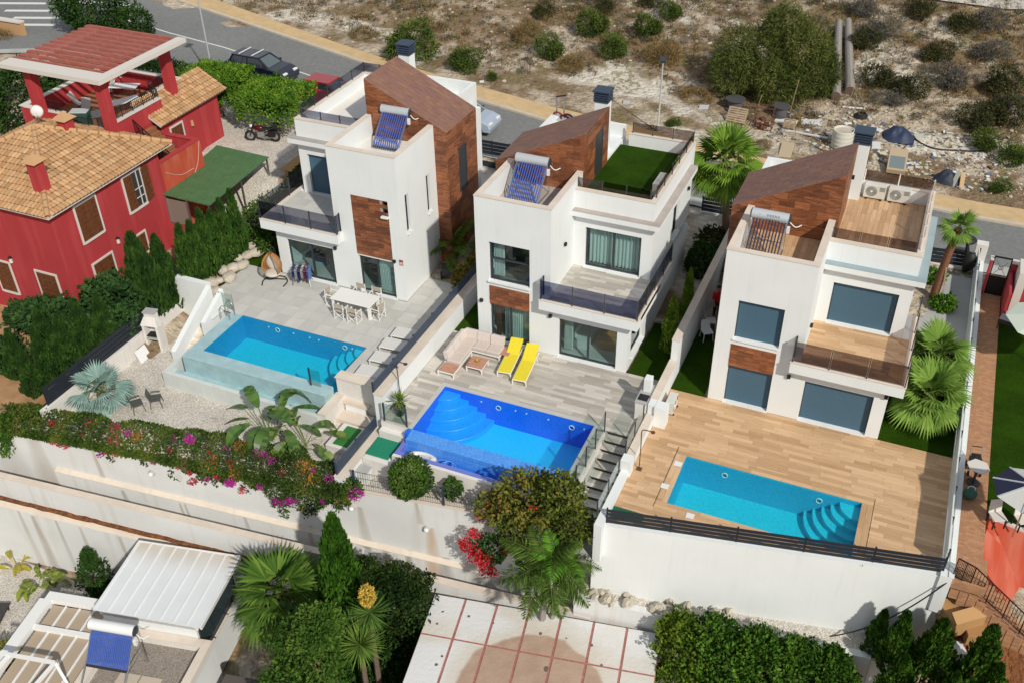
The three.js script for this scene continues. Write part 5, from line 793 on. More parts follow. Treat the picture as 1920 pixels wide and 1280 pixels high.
{ // flat roof of big pale slabs with pink joints, bottom centre
  const a = Math.atan2(0.183, 1), h = thing('slab_roof_house', 'house with flat roof of white slabs and pink joints, bottom centre', 'house', [-13.62, -8.9, -22.8], a);
  const L = 9.0, D = 8.0, yt = 4.4; mesh('wall', B(0.15, 0, 0.15, L - 0.15, yt - 0.15, D), mat.white2, h); mesh('roof_edge', B(0, yt - 0.16, 0, L, yt - 0.02, D), M([0.52, 0.3, 0.24], { rough: 0.9 }), h);
  mesh('joint_bed', B(0.03, yt - 0.019, 0.03, L - 0.03, yt, D), M(WH, { map: rep(tint([0.40, 0.16, 0.14], 0.4, 32), 2), rough: 0.9 }), h);
  const T = tex(1024, 1024, (u, v) => { // v: 0 at the front (D), 1 at the back
    const x = u * 9, z = (1 - v) * 9; let c = mix3([0.74, 0.745, 0.75], [0.62, 0.54, 0.42], sst(0.5, 0.8, fbm(u * 5, v * 5, 5, 4)) * 0.45);
    const dx = (x - 4.7) / 2.75, dz = (z - 3.7) / 2.6, d = Math.hypot(dx, dz) + 0.22 * (fbm(u * 9, v * 9, 9, 4) - 0.5); const m = Math.max(sst(1.03, 0.97, d), 0); c = mix3(c, [0.60, 0.5, 0.36], sst(1.35, 1.0, d) * 0.5); c = mix3(c, mix3([0.40, 0.27, 0.20], [0.52, 0.37, 0.28], fbm(u * 20, v * 20, 20, 3)), m);
    for (const [sx, sz, r] of [[0.55, 0.8, 0.05], [1.6, 0.8, 0.05], [2.6, 0.9, 0.05], [4.5, 1.0, 0.06], [5.5, 1.0, 0.05], [6.5, 1.1, 0.07], [0.5, 1.4, 0.05], [1.0, 3.2, 0.06], [1.1, 2.8, 0.05], [7.0, 1.9, 0.05], [5.05, 2.5, 0.13]]) if (Math.hypot(x - sx, z - sz) < r * (0.6 + 0.8 * fbm(u * 70, v * 70, 70, 2))) c = [0.16, 0.12, 0.10];
    return c; });
  const sm = M(WH, { map: rep(T, 9), rough: 0.8, bump: rep(noiseT, 1.6), bs: 0.01 }); const nx = 7, wx = L / nx, zs = [0.03, 1.95, 5.2, D];
  for (let i = 0; i < nx; i++) for (let j = 0; j < 3; j++) { const x0 = i * wx + (i ? 0.05 : 0.03), x1 = (i + 1) * wx - (i < nx - 1 ? 0.05 : 0.03), z0 = zs[j] + (j ? 0.045 : 0), z1 = zs[j + 1] - 0.045; const g = B(x0, yt, z0, x1, yt + 0.022 + 0.004 * R(), z1); const p = g.attributes.position, uv = g.attributes.uv; for (let q = 0; q < uv.count; q++) uv.setXY(q, p.getX(q), 9 - p.getZ(q)); mesh('roof_slab', g, sm, h); }
  { const g = part('tiled_lean_to', h); const U = [0, 0, -1], d = V3(-1.2, 0.55, 0), Ln = d.length(); mesh('lean_to_body', prism([[L + 1.3, 2.9, 7], [L + 1.3, 2.9, 3.0], [L, 3.5, 3.0], [L, 3.5, 7]], 0.12), mat.terracotta, g); barrelTiles(g, [L + 1.3, 2.92, 7], U, [-1.3 / 1.43, 0.6 / 1.43, 0], [[0, 0], [4, 0], [4, 1.43], [0, 1.43]], [0.55, 0.28, 0.16], [0.42, 0.17, 0.07]); }
}
structure('yard', B(-40, -8.6, -20.0, -26.2, -8.55, -12), mat.gravel);
// ---------- neighbour on the right ----------
{
  structure('garden_path', [B(4.55, -0.3, -46.4, 5.45, 0.0, -28.4)], mat.path); structure('lawn', B(5.46, -0.3, -46.4, 14, -0.03, -30.7), mat.lawn);
  structure('terrace', B(4.5, -0.4, -28.39, 5.6, -0.02, -27.0), mat.path);
  const w = thing('garden_wall', 'red rendered garden wall with iron gate at far right', 'wall'); mesh('wall_body', [B(4.55, -0.4, -46.7, 4.66, 1.9, -46.4), B(5.5, -0.4, -46.7, 14, 1.9, -46.4), B(5.5, -0.3, -46.39, 5.62, 1.5, -44.2)], mat.redWall, w); mesh('coping', [B(4.53, 1.901, -46.75, 4.68, 1.96, -46.35), B(5.48, 1.901, -46.75, 14, 1.96, -46.35)], mat.trim, w); mesh('gate_pillar', B(5.75, 0, -46.3, 6.1, 2.3, -44.9), mat.trim, w);
  const g = thing('iron_gate', 'black wrought iron gate in the red wall at far right', 'gate', [4.68, 0, -46.5]); mesh('gate_frame', [B(0, 0, -0.03, 0.05, 2.1, 0.03), B(0.75, 0, -0.03, 0.8, 2.1, 0.03), B(0.05, 0, -0.03, 0.75, 0.06, 0.03), B(0.05, 0.95, -0.03, 0.75, 1.02, 0.03), B(0.05, 2.03, -0.03, 0.75, 2.1, 0.03)], mat.iron, g); mesh('kick_panel', B(0.05, 0.06, -0.01, 0.75, 0.95, 0.01), mat.black, g); mesh('scrollwork', [0, 1, 2, 3].map(k => bar([0.4, 1.5, 0], [0.4 + 0.35 * Math.cos(k * Math.PI / 2 + 0.78), 1.5 + 0.48 * Math.sin(k * Math.PI / 2 + 0.78), 0], 0.015)).concat([ni(new THREE.TorusGeometry(0.1, 0.015, 5, 14)).translate(0.4, 1.5, 0)]), mat.iron, g);
  const h = thing('red_ramp_wall', 'sloping red roof-like wall at the right edge by the stair', 'wall'); mesh('slope', prism([[5.6, 0.0, -30.6], [5.3, -0.3, -28.6], [8.6, -3.4, -27.6], [9.5, -0.6, -30.2]].map(p => p), 0.3), mat.orangeWall, h); mesh('coping', bar([5.55, 0.04, -30.65], [9.5, -0.5, -30.3], 0.14, 0.1), mat.trim, h);
  const s = thing('tiled_stair', 'terracotta stair with black iron railing at the bottom right', 'stairs'); for (let k = 0; k < 15; k++) mesh('step', B(4.6 + k * 0.3, -1.1 - k * 0.22, -28.4 + k * 0.02, 4.92 + k * 0.3, -0.2 - k * 0.22, -27.2 + k * 0.02), mat.path, s);
  ironRail(s, [4.5, 0, -27.1], [5.1, -0.2, -27.1], 0.95, 12); ironRail(s, [5.1, -0.2, -27.1], [9.0, -3.1, -26.9], 0.95, 36);
}
// ---------- plants ----------
// one leaf = a folded rhombus of two triangles, at p, along direction d, with side s
function leafTri(pos, col, p, d, s, L, Wd, c, fold = 0.15) {
  const n = V3().crossVectors(d, s); const a = p, b = p.clone().addScaledVector(d, L * 0.45).addScaledVector(s, Wd).addScaledVector(n, fold * Wd), e = p.clone().addScaledVector(d, L), f = p.clone().addScaledVector(d, L * 0.45).addScaledVector(s, -Wd).addScaledVector(n, fold * Wd);
  for (const q of [a, b, e, a, e, f]) { pos.push(q.x, q.y, q.z); col.push(c[0], c[1], c[2]); }
}
const rdir = () => { const z = rr(-1, 1), t = R() * Math.PI * 2, r = Math.sqrt(1 - z * z); return V3(r * Math.cos(t), z, r * Math.sin(t)); };
// cloud of leaves; f() gives {p, n}: a point in the crown and its outward direction
function leafCloud(n, f, L, Wd, cols, { up = 0.2, jit = 0.8, clump = 1.3 } = {}) {
  const pos = [], col = [];
  for (let i = 0; i < n; i++) {
    const { p, n: nn } = f(); const d = nn.clone().multiplyScalar(1 - jit * 0.5).addScaledVector(rdir(), jit).add(V3(0, up, 0)).normalize(); let s = V3().crossVectors(d, rdir()); if (s.lengthSq() < 1e-4) s = V3(1, 0, 0); s.normalize();
    const k = clamp(vn(p.x * clump + 50, p.y * clump + p.z * clump * 0.7 + 70, 256) * 0.75 + R() * 0.5 - 0.1), t = k * (cols.length - 1), a = Math.min(cols.length - 2, Math.floor(t)); const c = mix3(cols[a], cols[a + 1], t - a), q = rr(0.75, 1.2), l = L * rr(0.65, 1.25);
    leafTri(pos, col, p, d, s, l, Wd * rr(0.7, 1.2), c.map(x => x * q));
  }
  return fromTris(pos, col);
}
// lumpy ellipsoid shell sampler
const blob = (rx, ry, rz, cx = 0, cy = 0, cz = 0, lump = 0.35, inner = 0.55) => { const o = R() * 99; return () => { const d = rdir(); const k = (1 + lump * (2 * vn(d.x * 2.3 + o, d.y * 2.3 + d.z * 2.3 + o + 40, 256) - 1)) * mix(inner, 1, Math.pow(R(), 0.5)); return { p: V3(cx + d.x * rx * k, cy + d.y * ry * k, cz + d.z * rz * k), n: V3(d.x / rx, d.y / ry, d.z / rz).normalize() }; }; };
const many = (fs, ws) => { const tot = ws ? ws.reduce((a, b) => a + b) : fs.length; return () => { if (!ws) return pick(fs)(); let r = R() * tot, i = 0; while (r > ws[i] && i < fs.length - 1) r -= ws[i++]; return fs[i](); }; };
const dark = [[0.010, 0.028, 0.006], [0.022, 0.058, 0.010], [0.045, 0.10, 0.018]], mid = [[0.018, 0.045, 0.007], [0.045, 0.105, 0.014], [0.10, 0.17, 0.025]], bright = [[0.03, 0.08, 0.008], [0.085, 0.19, 0.015], [0.19, 0.30, 0.03]];
const tam = [[0.035, 0.052, 0.015], [0.075, 0.095, 0.028], [0.14, 0.15, 0.05]], dry = [[0.11, 0.07, 0.025], [0.22, 0.15, 0.055], [0.34, 0.24, 0.10]], greySh = [[0.075, 0.072, 0.06], [0.14, 0.13, 0.11], [0.22, 0.20, 0.17]], bronze = [[0.026, 0.038, 0.007], [0.065, 0.092, 0.014], [0.15, 0.175, 0.028], [0.22, 0.12, 0.03]];
function trunkGeo(pts, r0, r1, seg = 8) { const c = new THREE.CatmullRomCurve3(pts.map(p => V3(...p))), N = 10, g = new THREE.TubeGeometry(c, N, 1, seg); const P = g.attributes.position; for (let i = 0; i <= N; i++) { const ct = c.getPointAt(i / N), r = mix(r0, r1, i / N); for (let j = 0; j <= seg; j++) { const k = i * (seg + 1) + j, x = P.getX(k) - ct.x, y = P.getY(k) - ct.y, z = P.getZ(k) - ct.z; P.setXYZ(k, ct.x + x * r, ct.y + y * r, ct.z + z * r); } } g.computeVertexNormals(); return boxUV(ni(g)); }
function bush(name, label, cat, pos, f, n, L, Wd, cols, { trunk, group, opt, m = mat.leaf } = {}) {
  const t = thing(name, label, cat, pos, 0, group); mesh('crown', leafCloud(n, f, L, Wd, cols, opt), m, t); if (trunk) mesh('trunk', trunk, mat.bark, t); return t;
}
// conifer column: upright sprays on a slim lumpy cone
function conifer(h, r, n, cols, { L = 0.28, Wd = 0.05, lean = 0, tip = 0.1 } = {}) {
  const o = R() * 50; return leafCloud(n, () => { const t = Math.pow(R(), 0.85), a = R() * 6.283, prof = Math.pow(1 - t, 0.7) * (0.55 + 0.45 * sst(0, 0.15, t)) + tip * (1 - t) * 0; const k = r * prof * (0.5 + 0.62 * vn(a * 2.2 + o, t * 7 + o, 256) + 0.4 * Math.pow(vn(a * 5 + o + 9, t * h * 4 + o, 256), 2)) * mix(0.55, 1, Math.sqrt(R())); return { p: V3(k * Math.cos(a) + lean * t * h, t * h * 0.95, k * Math.sin(a)), n: V3(Math.cos(a) * 0.45, 1, Math.sin(a) * 0.45).normalize() }; }, L, Wd, cols, { up: 0.9, jit: 0.35, clump: 2.2 });
}
// fan palm frond: petiole plus pleated fan of narrow blades; grows along +x, droops
function fanFrond(len, r, cols, droop = 0.4, n = 26) {
  const pos = [], col = [], c0 = mix3(cols[0], cols[1], R()); const hub = V3(len, len * 0.25 - droop * len * 0.4, 0);
  const pet = (a, b, w) => { const s = V3(0, 0, w); const q = [a.clone().sub(s), a.clone().add(s), b.clone().add(s), a.clone().sub(s), b.clone().add(s), b.clone().sub(s)]; for (const v of q) { pos.push(v.x, v.y, v.z); col.push(0.12, 0.16, 0.035); } }; const midp = V3(len * 0.5, len * 0.22, 0); pet(V3(0, 0, 0), midp, 0.022); pet(midp, hub, 0.018);
  for (let i = 0; i < n; i++) { const a = mix(-2.1, 2.1, (i + 0.5) / n), l = r * (0.72 + 0.28 * Math.cos(a * 0.8)) * rr(0.9, 1.08), d = V3(Math.cos(a), 0.10 - droop * 0.55 - 0.1 * Math.abs(a) * droop, Math.sin(a)).normalize(), s = V3(-Math.sin(a), 0.35 * (i % 2 ? 1 : -1), Math.cos(a)).normalize(), c = mix3(c0, cols[2], R() * 0.75);
    const p1 = hub.clone().addScaledVector(d, l * 0.6), w = l * 0.055, p2 = p1.clone().addScaledVector(d, l * 0.42).add(V3(0, -droop * l * 0.3, 0)); const A = hub, B1 = p1.clone().addScaledVector(s, w), B2 = p1.clone().addScaledVector(s, -w);
    for (const v of [A, B1, B2, B1, p2, B2]) { pos.push(v.x, v.y, v.z); col.push(...c); } }
  return fromTris(pos, col);
}
function fanPalm(label, pos, { h = 1, lean = [0, 0], fr = 22, len = 0.7, r = 0.6, cols, tr = 0.16, group, elev = [-0.5, 1.3], name = 'fan_palm', bark = mat.palmBark, dead = 0 }) {
  const t = thing(name, label, 'palm', pos, 0, group); mesh('trunk', trunkGeo([[0, 0, 0], [lean[0] * 0.35, h * 0.5, lean[1] * 0.35], [lean[0], h, lean[1]]], tr * 1.25, tr), bark, t);
  const gs = [0, 1, 2, 3, 4].map(i => fanFrond(len, r, cols, 0.25 + 0.16 * i)); const gd = dead ? fanFrond(len, r * 0.8, [[0.16, 0.12, 0.06], [0.2, 0.15, 0.07], [0.3, 0.24, 0.11]], 0.8) : null;
  for (let i = 0; i < fr; i++) { const k = (i + 0.5) / fr, el = mix(elev[1], elev[0], Math.pow(k, 0.8)), g = el > 0.7 ? gs[0] : gs[1 + Math.floor(R() * 4)]; const f = mesh('frond', dead && k > 1 - dead ? gd : g, mat.leaf, t); f.position.set(lean[0], h, lean[1]); f.rotation.order = 'YZX'; f.rotation.y = i * 2.39996 + rr(-0.2, 0.2); f.rotation.z = el; f.rotation.x = rr(-0.25, 0.25); f.scale.setScalar(rr(0.85, 1.1)); }
  return t;
}
// feather frond: arching rachis with hanging leaflets
function featherFrond(len, cols, { arch = 0.8, lw = 0.03, ll = 0.45, n = 46, plume = 0.5 } = {}) {
  const pos = [], col = [], P = t => V3(len * (t - 0.12 * arch * t * t * t), len * (0.42 * t - arch * 0.62 * t * t), 0);
  for (let i = 0; i < 8; i++) { const a = P(i / 8), b = P((i + 1) / 8), w = 0.025 * (1 - i / 9); for (const v of [[a, -w], [a, w], [b, w], [a, -w], [b, w], [b, -w]]) { pos.push(v[0].x, v[0].y + 0.004, v[0].z + v[1]); col.push(0.12, 0.15, 0.04); } }
  for (let i = 0; i < n; i++) for (const sd of [-1, 1]) { const t = 0.14 + 0.86 * (i + R() * 0.6) / n, p = P(t), tg = P(Math.min(1, t + 0.02)).sub(P(t - 0.02)).normalize(), l = ll * Math.sin(Math.PI * Math.min(1, 0.18 + t * 0.8)) * rr(0.8, 1.15) + 0.05; const d = tg.clone().multiplyScalar(0.55).add(V3(0, rr(-plume, plume * 0.6), sd)).normalize(); const c = mix3(mix3(cols[0], cols[1], R()), cols[2], R() * R()); const m = p.clone().addScaledVector(d, l * 0.5), e = p.clone().addScaledVector(d, l).add(V3(0, -l * 0.28, 0)), s = tg.clone().multiplyScalar(lw); const A = m.clone().add(s), B2 = m.clone().sub(s); for (const v of [p, A, B2, A, e, B2]) { pos.push(v.x, v.y, v.z); col.push(...c); } }
  return fromTris(pos, col);
}
function featherPalm(label, pos, { h = 1, lean = [0, 0], fr = 12, len = 2, cols, tr = 0.14, elev = [-0.5, 1.1], name = 'feather_palm', fopt = {} }) {
  const t = thing(name, label, 'palm', pos); mesh('trunk', trunkGeo([[0, 0, 0], [lean[0] * 0.4, h * 0.5, lean[1] * 0.4], [lean[0], h, lean[1]]], tr * 1.2, tr), mat.greyBark, t);
  const gs = [0, 1, 2].map(i => featherFrond(len, cols, { ...fopt, arch: (fopt.arch ?? 0.8) * (0.8 + 0.25 * i) }));
  for (let i = 0; i < fr; i++) { const f = mesh('frond', gs[i % 3], mat.leaf, t); f.position.set(lean[0], h, lean[1]); f.rotation.order = 'YZX'; f.rotation.y = i * 2.39996 + rr(-0.2, 0.2); f.rotation.z = mix(elev[1], elev[0], Math.pow((i + 0.5) / fr, 0.9)); f.scale.setScalar(rr(0.85, 1.1)); }
  return t;
}
// big paddle leaf (banana, strelitzia): stalk and blade with midrib fold, torn edge
function paddleLeaf(stalk, L, Wd, c0, c1, droop = 0.35) {
  const pos = [], col = [], N = 9; const P = t => V3(stalk * 0.25 + L * t * (1 - 0.15 * t), stalk + L * (0.55 * t - droop * 1.1 * t * t), 0), W = t => Wd * Math.pow(Math.sin(Math.PI * clamp(0.06 + 0.9 * t)), 0.7);
  const q = (a, b, w) => { for (const v of [[a, -w], [a, w], [b, w], [a, -w], [b, w], [b, -w]]) { pos.push(v[0].x, v[0].y, v[0].z + v[1]); col.push(c1[0] * 1.1, c1[1], c1[2] * 1.3); } }; q(V3(0, 0, 0), P(0), 0.025);
  for (let i = 0; i < N; i++) for (const s of [-1, 1]) { const a = P(i / N), b = P((i + 1) / N), wa = W(i / N) * (R() < 0.2 ? 0.75 : 1), wb = W((i + 1) / N), f = 0.32, c = mix3(c0, c1, R()); const A2 = a.clone().add(V3(0, f * wa, s * wa)), B2 = b.clone().add(V3(0, f * wb, s * wb)); for (const v of s > 0 ? [a, A2, B2, a, B2, b] : [a, B2, A2, a, b, B2]) { pos.push(v.x, v.y, v.z); col.push(...c); } }
  return fromTris(pos, col);
}
function paddlePlant(name, label, pos, leaves, { stalk = 1, L = 1.1, W = 0.24, c0 = [0.03, 0.08, 0.014], c1 = [0.09, 0.17, 0.03], el = [0.1, 0.6], group } = {}) {
  const t = thing(name, label, 'plant', pos, 0, group); const gs = [0, 1, 2, 3].map(i => paddleLeaf(stalk * rr(0.8, 1.1), L * rr(0.85, 1.1), W, c0, c1, 0.22 + 0.16 * i));
  for (let i = 0; i < leaves; i++) { const f = mesh('leaf', gs[i % 4], mat.leafGloss, t); f.position.set(rr(-0.25, 0.25), 0, rr(-0.25, 0.25)); f.rotation.order = 'YZX'; f.rotation.y = i * 2.4 + rr(-0.3, 0.3); f.rotation.z = rr(-el[1], el[0]); f.rotation.x = rr(-0.5, 0.5); f.scale.setScalar(rr(0.65, 1.1)); }
  return t;
}
// spiky rosette (yucca, agave, dracaena)
function rosette(parent, n, L, w, cols, at, el0 = 1.4, el1 = -0.5) { const pos = [], col = []; for (let i = 0; i < n; i++) { const k = i / n, a = i * 2.4, e = mix(el0, el1, k) + rr(-0.15, 0.15), d = V3(Math.cos(a) * Math.cos(e), Math.sin(e), Math.sin(a) * Math.cos(e)), s = V3(-Math.sin(a), 0, Math.cos(a)); leafTri(pos, col, V3(...at), d, s, L * rr(0.8, 1.1), w, mix3(cols[0], cols[1], R()), 0.4); } return mesh('leaves', fromTris(pos, col), mat.leaf, parent); }

seed(300);
// --- conifers and fig bushes by the red house
{
  const g1 = 'upright green conifers in the row between the red house and terrace';
  const spots = [[-31.35, -34.9, 3.7], [-31.45, -34.2, 3.4], [-31.5, -33.5, 3.8], [-31.6, -32.8, 3.5], [-31.75, -32.2, 3.6], [-31.2, -35.6, 3.9]];
  const a = [0, 1].map(i => conifer(3.6, 0.62, 2600, [[0.014, 0.04, 0.008], [0.035, 0.085, 0.012], [0.07, 0.14, 0.02]]));
  const lb = ['narrow green conifer second from the house end of the terrace row', 'narrow green conifer in the middle of the terrace row, slightly shorter', 'tallest narrow green conifer in the middle of the terrace row', 'narrow green conifer second nearest the pool stair in the row', 'narrow green conifer nearest the pool stair in the terrace row', 'narrow green conifer at the rear end of the terrace row'];
  spots.forEach(([x, z, h], i) => { const t = thing('conifer', lb[i], 'conifer', [x, 0, z], R() * 6, g1); mesh('crown', a[i % 2], mat.leaf, t); mesh('trunk', trunkGeo([[0, -0.3, 0], [0, h * 0.5, 0]], 0.08, 0.04), mat.bark, t); t.scale.set(1, h / 3.6, 1); });
  const b = [0, 1].map(i => conifer(4.4, 1.15, 5200, [[0.010, 0.03, 0.007], [0.024, 0.062, 0.011], [0.055, 0.115, 0.018]], { L: 0.34, Wd: 0.06, lean: -0.06 }));
  [[-32.65, -30.3, 1, 'tall leaning conifer in front of the red house corner window'], [-32.5, -31.5, 0.82, 'dark conifer beside the tall leaning one, nearer the canopy'], [-33.0, -27.3, 0.62, 'dark conifer behind the slat fence near the barbecue'], [-33.3, -26.3, 0.66, 'second dark conifer behind the slat fence from the barbecue'], [-33.5, -25.3, 0.62, 'third dark conifer behind the slat fence from the barbecue'], [-33.6, -24.4, 0.6, 'fourth dark conifer behind the slat fence from the barbecue'], [-33.6, -23.3, 0.52, 'dark conifer at the front end of the slat fence'], [-34.9, -25.6, 0.6, 'dark conifer further left, in front of the orange patio'], [-35.2, -24.0, 0.55, 'dark conifer at the left picture edge above the bougainvillea']].forEach(([x, z, s, l], i) => { const t = thing('conifer', l, 'conifer', [x, -0.9, z], R() * 6, 'dark bushy conifers along the slat fence'); mesh('crown', b[i % 2], mat.leaf, t); mesh('trunk', trunkGeo([[0, -0.3, 0], [0, 2, 0]], 0.12, 0.05), mat.bark, t); t.scale.set(s * 0.98, s * 1.12, s * 0.98); });
  { const t = thing('conifer', 'drooping green conifer hanging over the far left end of the white wall', 'conifer', [-34.2, -2.6, -21.9]); mesh('crown', leafCloud(2600, () => { const q = R(); return { p: V3(-0.5 + q * 0.9 + rr(-0.4, 0.4), -0.6 + q * 2.0 + rr(-0.3, 0.3), rr(-0.5, 0.4)), n: V3(-0.3, -0.6, 0.6) }; }, 0.3, 0.05, [[0.02, 0.05, 0.008], [0.05, 0.12, 0.012], [0.09, 0.19, 0.02]]), mat.leaf, t); mesh('trunk', trunkGeo([[0.4, -0.2, -0.5], [0.1, 1.2, -0.2]], 0.08, 0.04), mat.bark, t); }
  const fig = (l, p, r, n) => bush('fig_bush', l, 'bush', p, many([blob(r, r * 0.75, r, 0, r * 0.6, 0), blob(r * 0.6, r * 0.6, r * 0.6, r * 0.6, r * 0.8, 0.3), blob(r * 0.6, r * 0.55, r * 0.6, -r * 0.6, r * 0.5, 0.2)]), n, 0.26, 0.1, [[0.012, 0.034, 0.010], [0.028, 0.07, 0.018], [0.06, 0.125, 0.032]], { trunk: trunkGeo([[0, -0.5, 0], [0.1, r, 0]], 0.1, 0.05), group: 'large leaved bushes against the red house' });
  fig('large leaved dark bush under the right ground floor window of red house', [-34.2, -0.3, -29.2], 1.55, 2600); fig('large leaved bush at the corner of the red house', [-36.0, -0.5, -27.2], 1.35, 2000); fig('palmate leaved bush behind the barbecue and slat fence', [-33.3, -0.6, -28.4], 1.15, 1700); fig('dark bush in front of the shuttered garden door', [-38.0, -0.8, -27.4], 0.95, 1200); fig('dark bush between the conifers and the patio', [-34.9, -1.0, -26.9], 1.3, 1900);
  fig('low dark bush at the left picture edge by the patio', [-36.9, -1.1, -24.6], 1.2, 1600);
  // trimmed trees, hedges and dark trees behind the red house
  const trim = (l, p, w, h, d, n, y0) => { const t = thing('trimmed_tree', l, 'tree', p, 0.08, 'trimmed flat topped trees behind the red house'); mesh('crown', leafCloud(n, () => { const u = rr(-1, 1), v = rr(-1, 1), s = R(), rc = q => Math.sign(q) * Math.pow(Math.abs(q), 0.8); const k = 1 + 0.08 * (vn(u * 5 + 9, v * 5 + 30, 256) - 0.5); if (s < 0.5) return { p: V3(rc(u) * w * 0.94 * k, y0 + h + rr(-0.14, 0.08) - 0.22 * Math.pow(Math.max(Math.abs(u), Math.abs(v)), 5), rc(v) * d * 0.94 * k), n: V3(0, 1, 0) }; const f = Math.pow(R(), 0.9), o = (s < 0.75) ? [u * w, Math.sign(v) * d] : [Math.sign(v) * w, u * d]; return { p: V3(o[0] * (0.86 + 0.12 * f) * k, y0 + h * f, o[1] * (0.86 + 0.12 * f) * k), n: V3(o[0] / w, 0.1, o[1] / d).normalize() }; }, 0.17, 0.05, bright, { clump: 2.5 }), mat.leaf, t); mesh('trunk', [trunkGeo([[0, 0, 0], [0.05, y0 + 0.5, 0]], 0.16, 0.11), trunkGeo([[0, y0 * 0.6, 0], [0.7, y0 + 0.7, 0.4]], 0.09, 0.05)], mat.bark, t); mesh('inner_foliage', leafCloud(2500, blob(w * 0.8, h * 0.4, d * 0.8, 0, y0 + h * 0.5, 0), 0.2, 0.06, dark), mat.leaf, t); };
  trim('bright green trimmed tree beside the motorcycle', [-35.2, 2.0, -45.6], 1.95, 1.55, 1.75, 8000, 1.35); trim('bright green trimmed tree next to the tile roof of the red house', [-39.3, 2.3, -45.6], 1.8, 1.5, 1.6, 7000, 1.6);
  const hedge = (l, x0, z0, x1, z1, y, h, w, n, cols = mid) => { const L = Math.hypot(x1 - x0, z1 - z0); const t = thing('hedge', l, 'hedge', [x0, y, z0], Math.atan2(-(z1 - z0), x1 - x0)); mesh('foliage', leafCloud(n, () => { const a = R() * Math.PI, x = R() * L, k = 1 + 0.35 * (vn(x * 1.7 + 11, a * 3, 256) - 0.5); return { p: V3(x, Math.max(0.05, Math.sin(a) * h * k * mix(0.7, 1, R())), Math.cos(a) * w * k), n: V3(0, Math.sin(a), Math.cos(a)) }; }, 0.2, 0.055, cols), mat.leaf, t); };
  hedge('clipped hedge along the street behind the trimmed trees', -44.5, -48.6, -37.2, -48.9, 2.2, 1.9, 0.7, 6500); hedge('green hedge between the street cars and red house', -49.5, -47.6, -44.4, -48.2, 2.6, 1.7, 0.8, 4500, dark);
  const dk = (l, p, rx, ry, n, cols = dark) => bush('dark_tree', l, 'tree', p, blob(rx, ry, rx, 0, ry, 0, 0.3), n, 0.3, 0.06, cols, { trunk: trunkGeo([[0, -1, 0], [0, ry, 0]], 0.2, 0.1), group: 'dark evergreen trees at the top left' });
  dk('big dark evergreen tree behind the pergola', [-55.2, 2.6, -52.6], 2.3, 3.1, 8000); dk('small dark evergreen right of the big one by the road', [-52.2, 2.8, -53.6], 1.0, 1.35, 1600); dk('dark evergreen at the left picture edge behind the pergola', [-50.6, 1.4, -41.2], 2.1, 2.3, 6000, dark); dk('rounded green shrub seen between the pergola pillars', [-47.2, 2.0, -40.2], 1.1, 1.2, 2200, mid); dk('dark evergreen seen through the left pergola pillars', [-48.6, 1.8, -43.8], 1.9, 1.9, 4500, mid);
  bush('dry_bush', 'dry ochre bush in front of the orange corner wall', 'bush', [-61.2, 2.6, -49.3], blob(1.6, 0.9, 0.8, 0, 0.5, 0), 2200, 0.35, 0.02, dry);
  // planting on the left edge of the terrace
  bush('climbing_shrub', 'leafy green climber between the canopy and left villa', 'bush', [-30.9, 0.2, -37.6], many([blob(1.0, 1.2, 1.3, 0, 1.0, 0), blob(0.9, 0.9, 1.6, 0.4, 1.2, -1.6), blob(0.7, 0.8, 1.0, 0.9, 0.9, 0.9)]), 6500, 0.18, 0.06, mid, { trunk: trunkGeo([[0, -0.3, 0], [0.1, 1.2, 0]], 0.1, 0.05) });
  bush('climbing_shrub', 'dark climber along the ochre wall behind the left villa', 'bush', [-30.8, 0.9, -41.5], blob(0.6, 1.2, 2.4, 0, 0.9, 0), 3500, 0.18, 0.05, dark);
}
